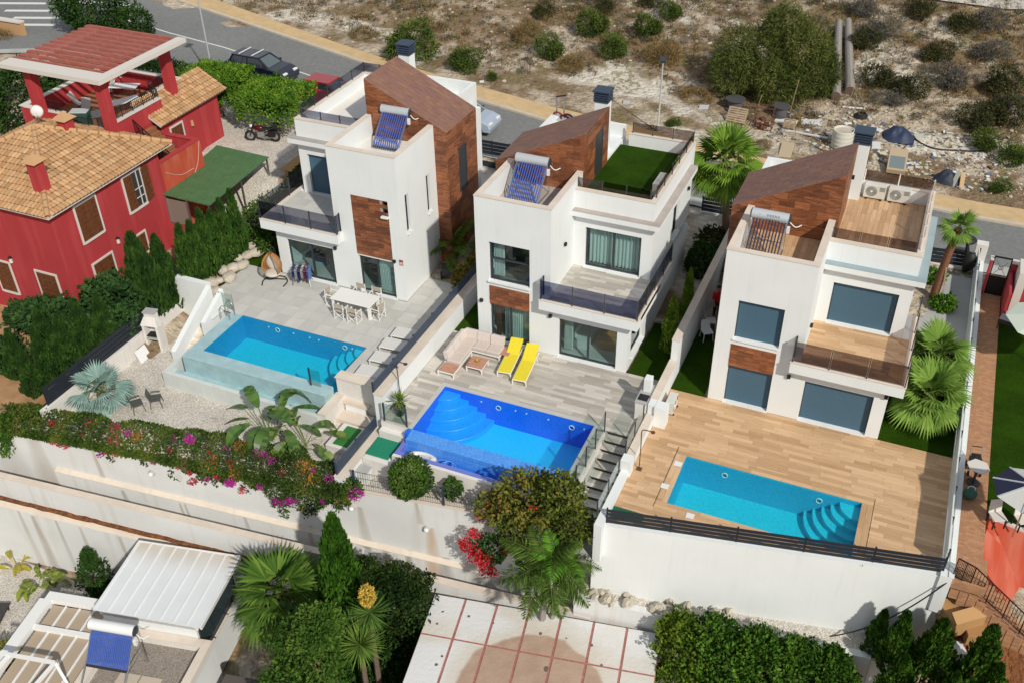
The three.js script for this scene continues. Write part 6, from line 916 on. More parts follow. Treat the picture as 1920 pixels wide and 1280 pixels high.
// --- bougainvillea along the long wall
{
  const A = Math.atan2(-LDZ, LDX), t = thing('bougainvillea', 'bougainvillea hedge with magenta flowers hanging over the long white wall', 'bougainvillea', [-32, -1.4, -21.9], A);
  const hang = lin([[14.6, 0.5], [13.6, 1.0], [12.2, 1.35], [11.2, 1.45], [10.0, 0.75], [9, 0.85], [7.4, 0.75], [6, 0.35], [4.5, 0.18], [2, 0.15], [-1.7, 0.3]]), back = lin([[14.6, -0.3], [13, -1.0], [11, -1.5], [6, -1.35], [2, -1.1], [-1.7, -0.9]]), top = lin([[14.6, 0.25], [13, 0.6], [9, 0.9], [4, 0.75], [-1.7, 0.95]]);
  const f = () => { const x = rr(-1.7, 14.4) , q = R(), b = back(x) * (0.75 + 0.5 * vn(x * 1.3 + 4, 7, 256)), tp = top(x) * (0.7 + 0.6 * vn(x * 1.1 + 30, 3, 256)); if (q < 0.62) { const a = Math.pow(R(), 0.7) * Math.PI * 0.98, z = mix(b, 0.5, 0.5 - 0.5 * Math.cos(a)); return { p: V3(x, tp * Math.sin(a) * mix(0.6, 1, R()) + 0.02, z), n: V3(0, Math.sin(a), -Math.cos(a)).normalize() }; } const h = hang(x) * (0.4 + 1.2 * vn(x * 2.3 + 60, 9, 256)), d = Math.pow(R(), 1.3); return { p: V3(x, 0.15 - h * d, 0.12 + 0.42 * (1 - d * 0.6) * R()), n: V3(0, -0.2, 1) }; };
  mesh('foliage', leafCloud(26000, f, 0.13, 0.045, [[0.016, 0.028, 0.006], [0.036, 0.068, 0.010], [0.075, 0.125, 0.018], [0.14, 0.115, 0.026]], { clump: 2.0 }), mat.leaf, t);
  const strands = []; for (const [x, d] of [[3.3, 0.85], [6.2, 1.3], [8.2, 1.25], [11.4, 1.6], [11.9, 1.75], [7.6, 1.15], [4.9, 0.7], [9.6, 1.2]]) for (let k = 0; k < 46; k++) { const q = R(); strands.push([x + rr(-0.14, 0.14) + 0.12 * Math.sin(q * 7), -d * q, 0.1 + 0.25 * (1 - q)]); }
  { const pos = [], col = []; for (const s of strands) { const d = rdir().add(V3(0, -0.6, 0.3)).normalize(), sd = V3().crossVectors(d, rdir()).normalize(); leafTri(pos, col, V3(...s), d, sd, 0.12, 0.04, mix3([0.02, 0.035, 0.01], [0.06, 0.09, 0.015], R())); } mesh('trailing_shoots', fromTris(pos, col), mat.leaf, t); }
  const flower = (x, y, z, r, cols, n) => mesh('flower_cluster', leafCloud(n, blob(r, r * 0.8, r * 0.7, x, y, z, 0.4, 0.2), 0.075, 0.035, cols), mat.leaf, t);
  const mg = [[0.22, 0.008, 0.14], [0.42, 0.02, 0.28], [0.55, 0.05, 0.36]], rd = [[0.35, 0.012, 0.03], [0.5, 0.03, 0.05], [0.5, 0.05, 0.1]];
  for (const [nx, y, z, r, c, n] of [[1090, 0.78, -0.4, 0.26, mg, 190], [1210, 0.6, -0.3, 0.22, mg, 90], [1000, 0.45, 0.1, 0.22, rd, 90], [650, 0.45, 0.15, 0.24, rd, 90], [1520, 0.72, -0.35, 0.36, mg, 260], [1600, 0.6, -0.2, 0.2, mg, 80], [1380, 0.45, 0.2, 0.22, rd, 100], [1380, -0.35, 0.5, 0.24, mg, 130], [1110, -0.95, 0.3, 0.2, rd, 90], [1120, -0.35, 0.4, 0.12, rd, 50], [1630, -1.05, 0.42, 0.22, mg, 120], [1725, -0.9, 0.42, 0.22, mg, 100], [550, -0.3, 0.32, 0.2, mg, 80], [1290, -0.25, 0.45, 0.14, rd, 60], [1430, -0.8, 0.4, 0.16, rd, 60], [1830, 0.5, -0.2, 0.16, mg, 50], [1100, 0.1, 0.42, 0.2, mg, 60], [470, 0.7, -0.2, 0.3, rd, 70], [620, 0.65, -0.3, 0.3, rd, 80], [1250, 0.35, 0.2, 0.2, rd, 50], [1680, 0.4, 0.1, 0.2, rd, 50]]) flower(5.6 + (nx - 900) * 0.0075, y, z, r, c, n);
  seed(77); for (let i = 0; i < 26; i++) { const x = rr(0.5, 13.8), up = R() < 0.55; flower(x, up ? rr(0.35, 0.7) : -hang(x) * rr(0.1, 0.8), up ? rr(-0.7, 0.1) : 0.42, rr(0.08, 0.2), R() < 0.6 ? mg : rd, 60); }
  for (const [nx, y, z, r] of [[1260, 0.35, 0.2, 0.3], [1420, 0.2, 0.35, 0.3], [1400, 0.75, -0.6, 0.3], [1790, 0.6, -0.2, 0.32], [1850, 0.35, 0.1, 0.3], [760, 0.55, -0.2, 0.2]]) mesh('dry_foliage', leafCloud(150, blob(r, r * 0.6, r, 5.6 + (nx - 900) * 0.0075, y, z), 0.15, 0.03, [[0.22, 0.10, 0.025], [0.42, 0.2, 0.05]]), mat.leaf, t);
  mesh('stems', [0, 2.4, 5, 7.5, 10, 12].map(x => trunkGeo([[x, -0.1, -0.7], [x + 0.3, 0.3, -0.4], [x + 0.5, 0.4, 0.2]], 0.05, 0.03, 6)), mat.bark, t);
  const t2 = thing('bougainvillea', 'small magenta bougainvillea tip at the fence corner beside the emerald cover', 'bougainvillea', [-17.6, -1.3, -23.95]); mesh('foliage', leafCloud(700, blob(0.5, 0.35, 0.4, -0.3, 0.1, 0), 0.13, 0.045, mid), mat.leaf, t2); mesh('flower_cluster', leafCloud(220, blob(0.32, 0.25, 0.3, 0.1, 0, 0.15), 0.08, 0.035, mg), mat.leaf, t2);
}
// --- garden of the left villa
fanPalm('silver blue fan palm in the gravel beside the slat fence', [-31.1, -1.5, -24.6], { h: 0.55, fr: 20, len: 0.75, r: 0.85, cols: [[0.13, 0.22, 0.2], [0.2, 0.32, 0.29], [0.32, 0.44, 0.40]], tr: 0.2, elev: [-0.35, 1.2] });
paddlePlant('giant_strelitzia', 'tall banana-leaved clump in front of the turquoise trough', [-22.6, -1.46, -25.5], 15, { stalk: 1.7, L: 1.5, W: 0.3, el: [0.15, 0.75] }); paddlePlant('giant_strelitzia', 'shorter banana-leaved clump nearer the grass green cover', [-21.1, -1.46, -25.5], 11, { stalk: 1.3, L: 1.2, W: 0.26, el: [0.1, 0.8], c1: [0.15, 0.21, 0.035] });
featherPalm('young feather palm beside the right wall of the left villa', [-20.6, 0, -39.0], { h: 0.9, fr: 11, len: 2.1, cols: [[0.03, 0.075, 0.008], [0.07, 0.15, 0.014], [0.16, 0.26, 0.03]], tr: 0.1, elev: [-0.1, 1.2] });
bush('variegated_shrub', 'orange and green shrub along the boundary wall by the left villa', 'bush', [-19.1, 0, -37.4], many([blob(0.55, 0.6, 0.8, 0, 0.55, 0), blob(0.5, 0.5, 0.7, 0.1, 0.6, -1.2)]), 2600, 0.16, 0.05, [[0.03, 0.06, 0.01], [0.12, 0.17, 0.02], [0.3, 0.2, 0.05], [0.34, 0.12, 0.04]]);
bush('dark_shrub', 'dark shrub behind the feather palm under the brown tower', 'bush', [-19.2, 0, -40.6], blob(0.7, 0.9, 1.2, 0, 0.8, 0), 2400, 0.18, 0.05, dark);
// --- garden of the middle villa
bush('orange_tree', 'round clipped orange tree behind the wire fence', 'tree', [-15.5, -1.6, -24.85], blob(0.82, 0.78, 0.82, 0, 0.95, 0, 0.15, 0.7), 3600, 0.13, 0.045, mid, { trunk: trunkGeo([[0, 0, 0], [0, 0.6, 0]], 0.06, 0.05) });
bush('citrus_sapling', 'small citrus sapling right of the round tree behind the wire fence', 'tree', [-13.75, -1.6, -25.05], blob(0.38, 0.42, 0.38, 0, 0.85, 0, 0.3), 650, 0.13, 0.045, mid, { trunk: trunkGeo([[0, 0, 0], [0.03, 0.6, 0]], 0.035, 0.03) });
{ const t = bush('loquat_tree', 'big bronze-green tree with red flowers at the front of blue pool', 'tree', [-10.3, -1.6, -24.75], many([blob(1.3, 1.15, 0.9, 0, 1.8, 0), blob(0.95, 0.95, 0.8, 1.2, 2.5, 0.0), blob(0.8, 0.7, 0.7, 1.75, 1.3, 0.1), blob(0.9, 0.7, 0.7, -1.1, 1.0, 0.15), blob(0.8, 0.6, 0.6, -0.3, 0.3, 0.5)], [3, 2.2, 1.5, 1.6, 1.2]), 6800, 0.2, 0.055, bronze, { trunk: [trunkGeo([[0, 0, 0], [0.05, 0.9, 0], [0.2, 1.8, 0]], 0.12, 0.06), trunkGeo([[0.05, 0.9, 0], [0.9, 1.8, 0]], 0.07, 0.04)] });
  const rd = [[0.36, 0.006, 0.012], [0.55, 0.02, 0.025], [0.6, 0.05, 0.06]]; for (const [x, y, z, r, n] of [[-2.2, -0.55, 1.05, 0.5, 420], [-1.6, -0.8, 1.2, 0.55, 560], [-1.25, -1.35, 1.25, 0.4, 300], [-2.0, 0.1, 0.9, 0.3, 160], [-1.9, 0.6, 0.4, 0.25, 90], [-1.7, 1.1, 0.2, 0.18, 50], [-0.1, 0.15, 1.0, 0.22, 90], [0.7, 0.55, 0.8, 0.2, 70], [-0.6, -0.2, 1.0, 0.2, 70], [0.4, 2.2, 0.7, 0.12, 30]]) mesh('flower_cluster', leafCloud(n, blob(r, r * 0.8, r * 0.5, x, y, z, 0.4, 0.2), 0.085, 0.04, rd), mat.leaf, t); mesh('drooping_branches', leafCloud(1500, many([blob(0.7, 0.7, 0.35, -1.2, -0.4, 0.95), blob(0.5, 0.7, 0.35, 0.3, -0.4, 1.0)]), 0.16, 0.05, dark), mat.leaf, t); }
fanPalm('tall fan palm standing between the middle and right villas', [-7.95, 0.3, -45.6], { h: 5.1, lean: [-0.35, 1.0], fr: 46, len: 1.05, r: 1.05, cols: [[0.04, 0.10, 0.01], [0.09, 0.19, 0.015], [0.22, 0.34, 0.04]], tr: 0.17, elev: [-0.95, 1.35], dead: 0.1 });
{ const c = conifer(3.1, 0.5, 2400, [[0.06, 0.13, 0.012], [0.14, 0.24, 0.02], [0.26, 0.36, 0.035]], { L: 0.2, Wd: 0.045 }); const t = thing('lemon_cypress', 'bright yellow-green cypress beside the boundary wall of the middle villa', 'conifer', [-8.15, 0, -35.9]); mesh('crown', c, mat.leaf, t); mesh('trunk', trunkGeo([[0, 0, 0], [0, 1.2, 0]], 0.06, 0.03), mat.bark, t); const t2 = copy(t, [-8.1, 0, -38.6], 1.2, 'second yellow-green cypress in the shaded passage beside the middle villa', undefined, [0.8, 0.95, 0.8]); }
bush('dark_shrub', 'dark round shrub at the rear corner of the middle villa', 'bush', [-8.5, 0.2, -42.6], blob(0.85, 0.9, 0.9, 0, 0.8, 0), 2600, 0.17, 0.05, dark); bush('dark_shrub', 'low dark shrub under the tall fan palm', 'bush', [-8.3, 0.4, -44.9], blob(1.0, 0.6, 0.9, 0, 0.5, 0), 2200, 0.17, 0.05, [[0.02, 0.03, 0.008], [0.05, 0.07, 0.012], [0.12, 0.12, 0.02]]); bush('dark_shrub', 'dark shrub against the white wall left of the shuttered villa', 'bush', [-6.9, 0, -43.4], blob(0.5, 0.9, 1.3, 0, 0.8, 0), 2200, 0.17, 0.05, dark);
{ const t = thing('potted_yucca', 'spiky yucca in a dark green pot at the corner of the grey deck', 'plant', [-17.35, 0, -27.5]); mesh('pot', ni(new THREE.LatheGeometry([[0, 0], [0.17, 0], [0.24, 0.2], [0.27, 0.42], [0.24, 0.44], [0.22, 0.38], [0, 0.37]].map(p => new THREE.Vector2(...p)), 20)), M([0.02, 0.035, 0.035], { rough: 0.4 }), t); mesh('stem', trunkGeo([[0, 0.37, 0], [0.02, 0.75, 0]], 0.04, 0.03), mat.bark, t); rosette(t, 60, 0.6, 0.022, [[0.06, 0.13, 0.012], [0.2, 0.28, 0.03]], [0.02, 0.75, 0]); }
// --- palms of the shuttered villa
{ const cs = [[0.05, 0.12, 0.015], [0.11, 0.21, 0.03], [0.24, 0.36, 0.07]];
  fanPalm('bushy fan palm in the lawn with a white scalloped ring, nearer the pool', [2.8, 0, -35.5], { h: 1.15, fr: 34, len: 0.85, r: 0.95, cols: cs, tr: 0.18, elev: [-0.55, 1.3] }); fanPalm('bushy fan palm behind the one with the white ring', [2.85, 0, -38.3], { h: 1.15, fr: 32, len: 0.85, r: 0.9, cols: cs, tr: 0.18, elev: [-0.5, 1.3] });
  fanPalm('slender leaning palm with reddish trunk and wooden prop by the gate', [2.45, 0, -45.0], { h: 3.9, lean: [0.25, -0.1], fr: 16, len: 0.45, r: 0.6, cols: cs, tr: 0.17, elev: [-0.9, 1.4], bark: M(WH, { map: rep(tint([0.30, 0.13, 0.07], 0.7, 32), 0.8), bump: rep(noiseT, 0.25), bs: 0.06, rough: 1 }) });
  const pr = thing('wooden_prop', 'pale wooden prop leaning against the slender palm trunk', 'prop', [2.85, 0, -44.75]); mesh('pole', bar([0, 0, 0], [-0.2, 1.9, -0.15], 0.07), mat.palletWood, pr);
  const ring = thing('tree_ring', 'white scalloped stone ring at the foot of the fan palm', 'planter ring', [2.78, 0, -35.5]); for (let k = 0; k < 14; k++) { const a = k / 14 * 6.283; const m = mesh('scallop', ni(new THREE.SphereGeometry(0.15, 10, 6)).scale(1.2, 0.4, 1), mat.pvc, ring); m.position.set(0.42 * Math.cos(a), 0.03, 0.42 * Math.sin(a)); m.rotation.y = -a; } mesh('pebbles', ni(new THREE.CylinderGeometry(0.42, 0.44, 0.06, 24)).translate(0, 0.03, 0), mat.pvc, ring);
  bush('leafy_shrub', 'leafy shrub at the foot of the slender leaning palm', 'bush', [2.9, 0, -44.2], blob(0.55, 0.35, 0.5, 0, 0.35, 0), 420, 0.24, 0.08, bright); bush('leafy_shrub', 'leafy shrub left of the reddish palm trunk near the gate', 'bush', [2.1, 0, -46.4], blob(0.7, 0.4, 0.4, 0, 0.4, 0), 420, 0.24, 0.08, bright);
  const yl = paddlePlant('yellowing_plant', 'yellowing strap-leaved plant between balcony and fan palms', [2.0, 0, -38.6], 6, { stalk: 0.8, L: 0.9, W: 0.12, c0: [0.3, 0.22, 0.02], c1: [0.45, 0.34, 0.04] });
}
// --- bottom gardens
fanPalm('big shaggy fan palm right of the white metal roof', [-18.9, -8.6, -20.0], { h: 4.6, lean: [0, 0], fr: 50, len: 1.0, r: 1.25, cols: [[0.02, 0.055, 0.008], [0.05, 0.12, 0.014], [0.15, 0.24, 0.04]], tr: 0.26, elev: [-1.1, 1.25], dead: 0.12 });
{ const t = thing('conifer', 'tall bright green conifer right of the shaggy fan palm', 'conifer', [-16.5, -8.6, -20.8]); mesh('crown', conifer(9.6, 1.5, 12000, [[0.016, 0.05, 0.006], [0.04, 0.12, 0.010], [0.09, 0.2, 0.02]], { L: 0.34, Wd: 0.06 }), mat.leaf, t); mesh('trunk', trunkGeo([[0, 0, 0], [0, 5, 0]], 0.2, 0.08), mat.bark, t); }
paddlePlant('banana_plant', 'banana-like plant with pale trunk between fan palm and conifer', [-17.55, -4.6, -20.3], 12, { stalk: 0.9, L: 1.2, W: 0.2, c0: [0.035, 0.10, 0.012], c1: [0.10, 0.2, 0.03] });
{ const t = thing('pale_trunk', 'pale mottled trunk leaning below the banana-like leaves', 'trunk', [-17.9, -8.6, -19.9]); mesh('stem', trunkGeo([[-0.5, 0, 0.6], [-0.1, 2.4, 0.1], [0.4, 4.4, -0.4]], 0.15, 0.1), M(WH, { map: rep(tint([0.5, 0.46, 0.38], 0.5, 32), 0.7) }), t); }
{ const t = thing('yucca', 'yucca with upright yellow flower head beside the dark hedge', 'plant', [-14.6, -8.6, -19.6]); mesh('stem', trunkGeo([[0, 0, 0], [0.05, 6.0, 0]], 0.14, 0.09), mat.bark, t); rosette(t, 110, 0.95, 0.03, [[0.04, 0.1, 0.015], [0.12, 0.2, 0.04]], [0.05, 6.2, 0], 0.5, -1.3); mesh('flower_head', leafCloud(500, blob(0.28, 0.5, 0.28, 0.05, 7.1, 0, 0.1), 0.12, 0.03, [[0.4, 0.24, 0.03], [0.6, 0.42, 0.08]]), mat.leaf, t); }
{ const t = thing('yucca', 'round yucca rosette below the flowering one', 'plant', [-14.6, -8.6, -18.8]); mesh('stem', trunkGeo([[0, 0, 0], [0, 5.2, 0]], 0.13, 0.1), mat.bark, t); rosette(t, 150, 1.05, 0.03, [[0.06, 0.13, 0.02], [0.18, 0.27, 0.05]], [0, 5.3, 0], 1.4, -0.9); rosette(t, 60, 0.7, 0.025, [[0.05, 0.12, 0.02], [0.12, 0.2, 0.04]], [-0.6, 5.7, -0.4], 1.4, -0.6); }
{ const A = Math.atan2(-LDZ, LDX), t = thing('hedge', 'tall dark hedge along the lower wall beside the slab roof', 'hedge', [-17.0, -8.6, -21.7], A); mesh('foliage', leafCloud(11000, () => { const x = R() * 3.6, k = R() * Math.PI * 0.75; return { p: V3(x + rr(-0.2, 0.2), 5.1 + 0.5 * Math.sin(k) * (0.6 + 0.8 * vn(x * 2, 3, 256)) - (k > 2 ? 0 : 0) - (R() < 0.55 ? R() * 4.5 : 0), rr(-0.5, 0.5) + (R() < 0.5 ? 0.7 : 0)), n: V3(0, 0.5, 1) }; }, 0.2, 0.05, [[0.008, 0.02, 0.005], [0.018, 0.045, 0.008], [0.05, 0.075, 0.014]]), mat.leaf, t); }
bush('round_tree', 'large round leafy tree in the dark garden at bottom centre', 'tree', [-16.0, -8.6, -17.6], many([blob(1.35, 2.2, 1.3, 0, 5.4, 0), blob(1.3, 1.5, 1.2, -0.7, 3.6, 0.7), blob(1.0, 1.0, 1.0, 0.3, 6.6, -0.3)]), 13000, 0.16, 0.05, mid, { trunk: trunkGeo([[0, 0, 0], [0, 4, 0]], 0.2, 0.12) });
bush('dark_shrub', 'dark undergrowth beside the slab roof house', 'bush', [-14.6, -8.6, -16.6], blob(1.1, 1.6, 1.6, 0, 1.2, 0), 3500, 0.25, 0.05, dark); bush('dark_shrub', 'dark undergrowth at the foot of the tall hedge', 'bush', [-15.2, -8.6, -20.4], blob(1.4, 1.8, 0.9, 0, 1.2, 0), 3500, 0.25, 0.05, dark);
featherPalm('drooping feather palm in front of the white wall behind the slab roof', [-9.3, -6.4, -23.3], { h: 4.9, lean: [0.3, 0.0], fr: 22, len: 2.1, cols: [[0.018, 0.045, 0.008], [0.05, 0.10, 0.014], [0.16, 0.24, 0.04]], tr: 0.13, elev: [-0.75, 1.15], fopt: { ll: 0.62, n: 60, arch: 1.1, lw: 0.022, plume: 0.8 } });
featherPalm('bright young feather palm below the bronze tree', [-8.9, -5.4, -23.5], { h: 4.2, lean: [0.2, 0], fr: 9, len: 1.5, cols: [[0.03, 0.10, 0.01], [0.07, 0.2, 0.015], [0.16, 0.32, 0.03]], tr: 0.09, elev: [-0.2, 1.25], fopt: { ll: 0.5, n: 44, arch: 1.0 } });
// leafy hedge bottom right: shrubs one by one
[['leftmost leafy shrub of the front hedge, yellow leaves on its side', -3.7, -24.3, 1.25, 1], ['second leafy shrub of the front hedge from the slab roof', -2.3, -24.5, 1.35, 0], ['middle leafy shrub of the front hedge below the white wall', -0.8, -24.7, 1.35, 0], ['fourth leafy shrub of the front hedge below the white wall', 0.6, -24.9, 1.2, 0], ['right end leafy shrub of the front hedge', 1.7, -25.0, 1.0, 0]].forEach(([l, x, z, r, y]) => bush('leafy_hedge_shrub', l, 'bush', [x, -8.6, z], many([blob(r, r * 0.95, r, 0, 4.3, 0.5), blob(r * 0.9, r * 0.8, r * 0.8, 0.2, 3.3, 1.3), blob(r * 0.6, r * 0.6, r * 0.6, -0.4, 5.0, 0.2)]), 6800, 0.17, 0.055, y ? [[0.03, 0.07, 0.008], [0.11, 0.18, 0.015], [0.26, 0.30, 0.03]] : [[0.018, 0.055, 0.006], [0.05, 0.125, 0.012], [0.12, 0.22, 0.025]], { trunk: trunkGeo([[0, 0, 0], [0, 4, 0.4]], 0.12, 0.07), group: 'leafy shrubs of the hedge below the bright white wall' }));
{ const cs = [[0.018, 0.055, 0.006], [0.045, 0.12, 0.012], [0.10, 0.2, 0.022]]; const g = [conifer(3.4, 0.7, 3200, cs, { L: 0.24 }), conifer(3.4, 0.95, 4200, cs, { L: 0.24 })];
  [['small cypress at the left of the corner group below the white wall', 2.7, -26.1, 0, 0.75, -4.0], ['slender cypress in front of the white wall corner', 3.35, -25.6, 0, 0.95, -3.9], ['broad cypress at the corner of the bright white wall', 4.5, -25.4, 1, 1.0, -3.7], ['cypress right of the brown box', 5.9, -25.2, 0, 1.15, -3.6], ['small rounded cypress below the brown box', 5.2, -24.4, 1, 0.6, -3.5], ['dark cypress at the bottom right corner', 6.4, -24.8, 1, 0.9, -4.0], ['low cypress in front of the slender one', 3.6, -24.6, 1, 0.8, -4.4], ['broad cypress at the bottom edge near the corner', 4.9, -23.6, 1, 0.95, -4.6]].forEach(([l, x, z, k, s, y]) => { const t = thing('corner_cypress', l, 'conifer', [x, y, z], R() * 6, 'small cypresses at the bottom right corner'); mesh('crown', g[k], mat.leaf, t); mesh('trunk', trunkGeo([[0, -4.6 / s, 0], [0, 1, 0]], 0.1, 0.05), mat.bark, t); t.scale.set(s, s, s); }); }
bush('dry_shrub', 'rust brown dry shrub at the bottom edge right of the hedge', 'bush', [2.6, -8.6, -23.6], blob(0.7, 0.9, 0.6, 0, 4.0, 0), 900, 0.4, 0.015, [[0.12, 0.06, 0.025], [0.25, 0.13, 0.05]]);
paddlePlant('banana_plant', 'low yellow-green banana plant in the gravel yard at bottom left', [-32.2, -8.55, -19.3], 12, { stalk: 0.55, L: 1.15, W: 0.2, c0: [0.05, 0.12, 0.012], c1: [0.24, 0.26, 0.03], el: [0.1, 0.9] }); paddlePlant('banana_plant', 'yellow banana plant cut by the left picture edge', [-33.9, -8.55, -19.6], 7, { stalk: 0.5, L: 0.9, W: 0.14, c0: [0.25, 0.22, 0.02], c1: [0.4, 0.32, 0.03] });
bush('climbing_bush', 'bushy dark climber against the lower wall beside the metal roof', 'bush', [-29.4, -8.6, -19.9], many([blob(0.75, 0.95, 0.6, 0, 1.2, 0), blob(0.6, 0.5, 0.5, 0.5, 0.7, 0.3), blob(0.3, 0.6, 0.3, -0.2, 2.0, -0.2)]), 3800, 0.15, 0.045, dark, { trunk: trunkGeo([[0, 0, 0], [0, 1, 0]], 0.08, 0.05) });
{ const t = thing('agave', 'small spiky agave between banana plant and terrace cover', 'plant', [-30.2, -8.55, -18.6]); rosette(t, 40, 0.55, 0.05, [[0.04, 0.075, 0.03], [0.1, 0.15, 0.06]], [0, 0.05, 0], 1.4, 0.1); }
{ const t = thing('potted_shrub', 'yellow-green shrub in a dark basket pot at the left edge', 'plant', [-30.2, -8.55, -15.4]); mesh('pot', C(0.32, 0.36, 0.55, 0, 0, 0, 14), mat.black, t); mesh('crown', leafCloud(700, blob(0.55, 0.4, 0.55, 0, 0.85, 0), 0.25, 0.04, [[0.08, 0.12, 0.015], [0.3, 0.28, 0.04]]), mat.leaf, t); }
// ---------- roof equipment ----------
function solarHeater(label, x, y, z, { n = 12, w = 1.35, tank = mat.steelTank, dz = 1.25, dy = 1.5, tube = mat.tube, text, ry = 0, legs } = {}) {
  const t = thing('solar_water_heater', label, 'water heater', [x, y, z], ry), r = 0.21;
  const tk = mesh('tank', ni(new THREE.CylinderGeometry(r, r, w + 0.1, 28)).rotateZ(Math.PI / 2).translate(0, dy, -0.05), text ?? tank, t);
  mesh('end_cap', ni(new THREE.SphereGeometry(r * 1.02, 20, 8, 0, Math.PI * 2, 0, Math.PI / 2)).scale(1, 0.35, 1).rotateZ(-Math.PI / 2).translate(w / 2 + 0.05, dy, -0.05), mat.frame, t); mesh('end_cap', ni(new THREE.SphereGeometry(r * 1.02, 20, 8, 0, Math.PI * 2, 0, Math.PI / 2)).scale(1, 0.35, 1).rotateZ(Math.PI / 2).translate(-w / 2 - 0.05, dy, -0.05), mat.frame, t);
  const g = rod([0, dy - 0.12, 0.05], [0, 0.1, dz], 0.029, 8), gc = rod([0, 0.13, dz - 0.03], [0, 0.06, dz + 0.04], 0.035, 8);
  for (let i = 0; i < n; i++) { const m = mesh('vacuum_tube', g, tube, t); m.position.x = -w / 2 + 0.06 + (w - 0.12) * i / (n - 1); const c = mesh('tube_cap', gc, mat.black, m); }
  const q = (a, b, wd = 0.035) => bar(a, b, wd, wd * 0.6); for (const s of [-1, 1]) mesh('frame_leg', [q([s * w / 2, dy - 0.1, 0], [s * w / 2, 0.05, dz + 0.03]), q([s * w / 2, dy - 0.1, -0.1], [s * w / 2, 0.0, -0.15]), q([s * w / 2, 0.05, dz], [s * w / 2, 0.02, -0.15])], mat.steel, t);
  mesh('frame_bar', [q([-w / 2, 0.06, dz + 0.02], [w / 2, 0.06, dz + 0.02]), q([-w / 2, dy * 0.5, dz * 0.5 - 0.03], [w / 2, dy * 0.5, dz * 0.5 - 0.03])], mat.steel, t);
  mesh('pipe', [tube0([[w / 2 + 0.08, dy - 0.1, 0], [w / 2 + 0.35, dy - 0.25, 0.05], [w / 2 + 0.55, dy - 0.2, -0.1]])], mat.pvc, t); mesh('control_box', CB(0.12, 0.3, 0.1, 0.01).translate(w / 2 + 0.1, dy - 0.5, 0.2), mat.pvc, t);
  if (legs) for (const s of [-1, 1]) mesh('frame_leg', [bar([s * w / 2, 0.1, dz], [s * w / 2, -0.8, dz + 1.0], 0.06), bar([s * w / 2, 0.1, -0.12], [s * w / 2, -0.82, -0.2], 0.05)], mat.steel, t);
  return t;
}
const tube0 = p => boxUV(tube(p, 0.022, 6, 14));
mat.steelTank = M([0.60, 0.63, 0.66], { rough: 0.38, metal: 0.35 }); mat.tube = M([0.04, 0.10, 0.42], { phys: 1, rough: 0.12, clearcoat: 1, clearcoatRoughness: 0.05 }); mat.tubeDark = M([0.012, 0.016, 0.05], { phys: 1, rough: 0.12, clearcoat: 1 });
{
  const cv = document.createElement('canvas'); cv.width = 1024; cv.height = 512; const c = cv.getContext('2d'); c.fillStyle = '#c4cbd2'; c.fillRect(0, 0, 1024, 512); c.fillStyle = '#6d7780'; c.font = 'bold 92px sans-serif'; c.save(); c.translate(0, 0); const s = 'ENERA'; c.textBaseline = 'middle'; c.textAlign = 'center';
  // cylinder: u runs round, v along the axis; the lettering reads along the axis
  c.translate(512, 256); c.rotate(-Math.PI / 2); c.scale(0.62, 1.15); for (const k of [-384, -128, 128, 384]) { c.fillText(s, -70, k); c.fillRect(220, k - 12, 16, 24); } c.restore();
  const t = new THREE.CanvasTexture(cv); t.colorSpace = THREE.SRGBColorSpace; t.wrapS = t.wrapT = THREE.RepeatWrapping;
  solarHeater('silver solar water heater with lettered tank on the shuttered villa', -4.6, 6.3, -35.75, { n: 11, tube: mat.tubeDark, text: M(WH, { map: t, rough: 0.4, metal: 0.25 }) });
}
solarHeater('solar water heater with blue tubes in the roof niche of middle villa', -15.2, 6.3, -36.9, { w: 1.45, n: 13 });
solarHeater('solar water heater with blue tubes on the left villa roof', -23.05, 6.6, -38.85, { w: 1.4, n: 12 });
solarHeater('white-tank solar heater with dense violet tubes on the gravel roof', -23.75, -4.88, -16.0, { w: 1.75, n: 24, tank: mat.pvc, dz: 0.95, dy: 1.25, ry: 0.42 * 0.5, legs: true });
function acUnit(label, pos, ry = 0, w = 0.88, group) { const t = thing('air_conditioner', label, 'air conditioner', pos, ry, group); mesh('housing', CB(w, 0.62, 0.34, 0.02).translate(0, 0.06, 0), M([0.66, 0.66, 0.62], { rough: 0.5 }), t); mesh('fan_opening', ni(new THREE.CylinderGeometry(0.235, 0.235, 0.01, 24)).rotateX(Math.PI / 2).translate(-0.14, 0.38, 0.172), M([0.16, 0.16, 0.15]), t); for (let k = 0; k < 4; k++) mesh('grille_ring', ni(new THREE.TorusGeometry(0.05 + k * 0.055, 0.006, 4, 20)).translate(-0.14, 0.38, 0.18), mat.pvc, t); mesh('fan_hub', ni(new THREE.CylinderGeometry(0.05, 0.05, 0.02, 12)).rotateX(Math.PI / 2).translate(-0.14, 0.38, 0.182), mat.pvc, t); for (let k = 0; k < 4; k++) mesh('louvre', B(0.18, 0.44 + k * 0.05, 0.171, w / 2 - 0.04, 0.46 + k * 0.05, 0.178), mat.post, t); for (const s of [-0.3, 0.3]) mesh('foot', B(s - 0.03, 0, -0.2, s + 0.03, 0.06, 0.22), mat.black, t); return t; }
acUnit('left one of two beige fan units on the tan roof terrace', [-1.15, 6.3, -41.85], 0, 0.9); acUnit('right one of two beige fan units on the tan roof terrace', [-0.15, 6.3, -41.85], 0, 0.9);
acUnit('grey unit in the front right corner of the grass roof', [-9.95, 6.3, -38.9], Math.PI / 2, 1.2);
acUnit('white unit against the pier of the wall beside tan deck', [-6.95, 0, -32.1], Math.PI / 2, 0.75);

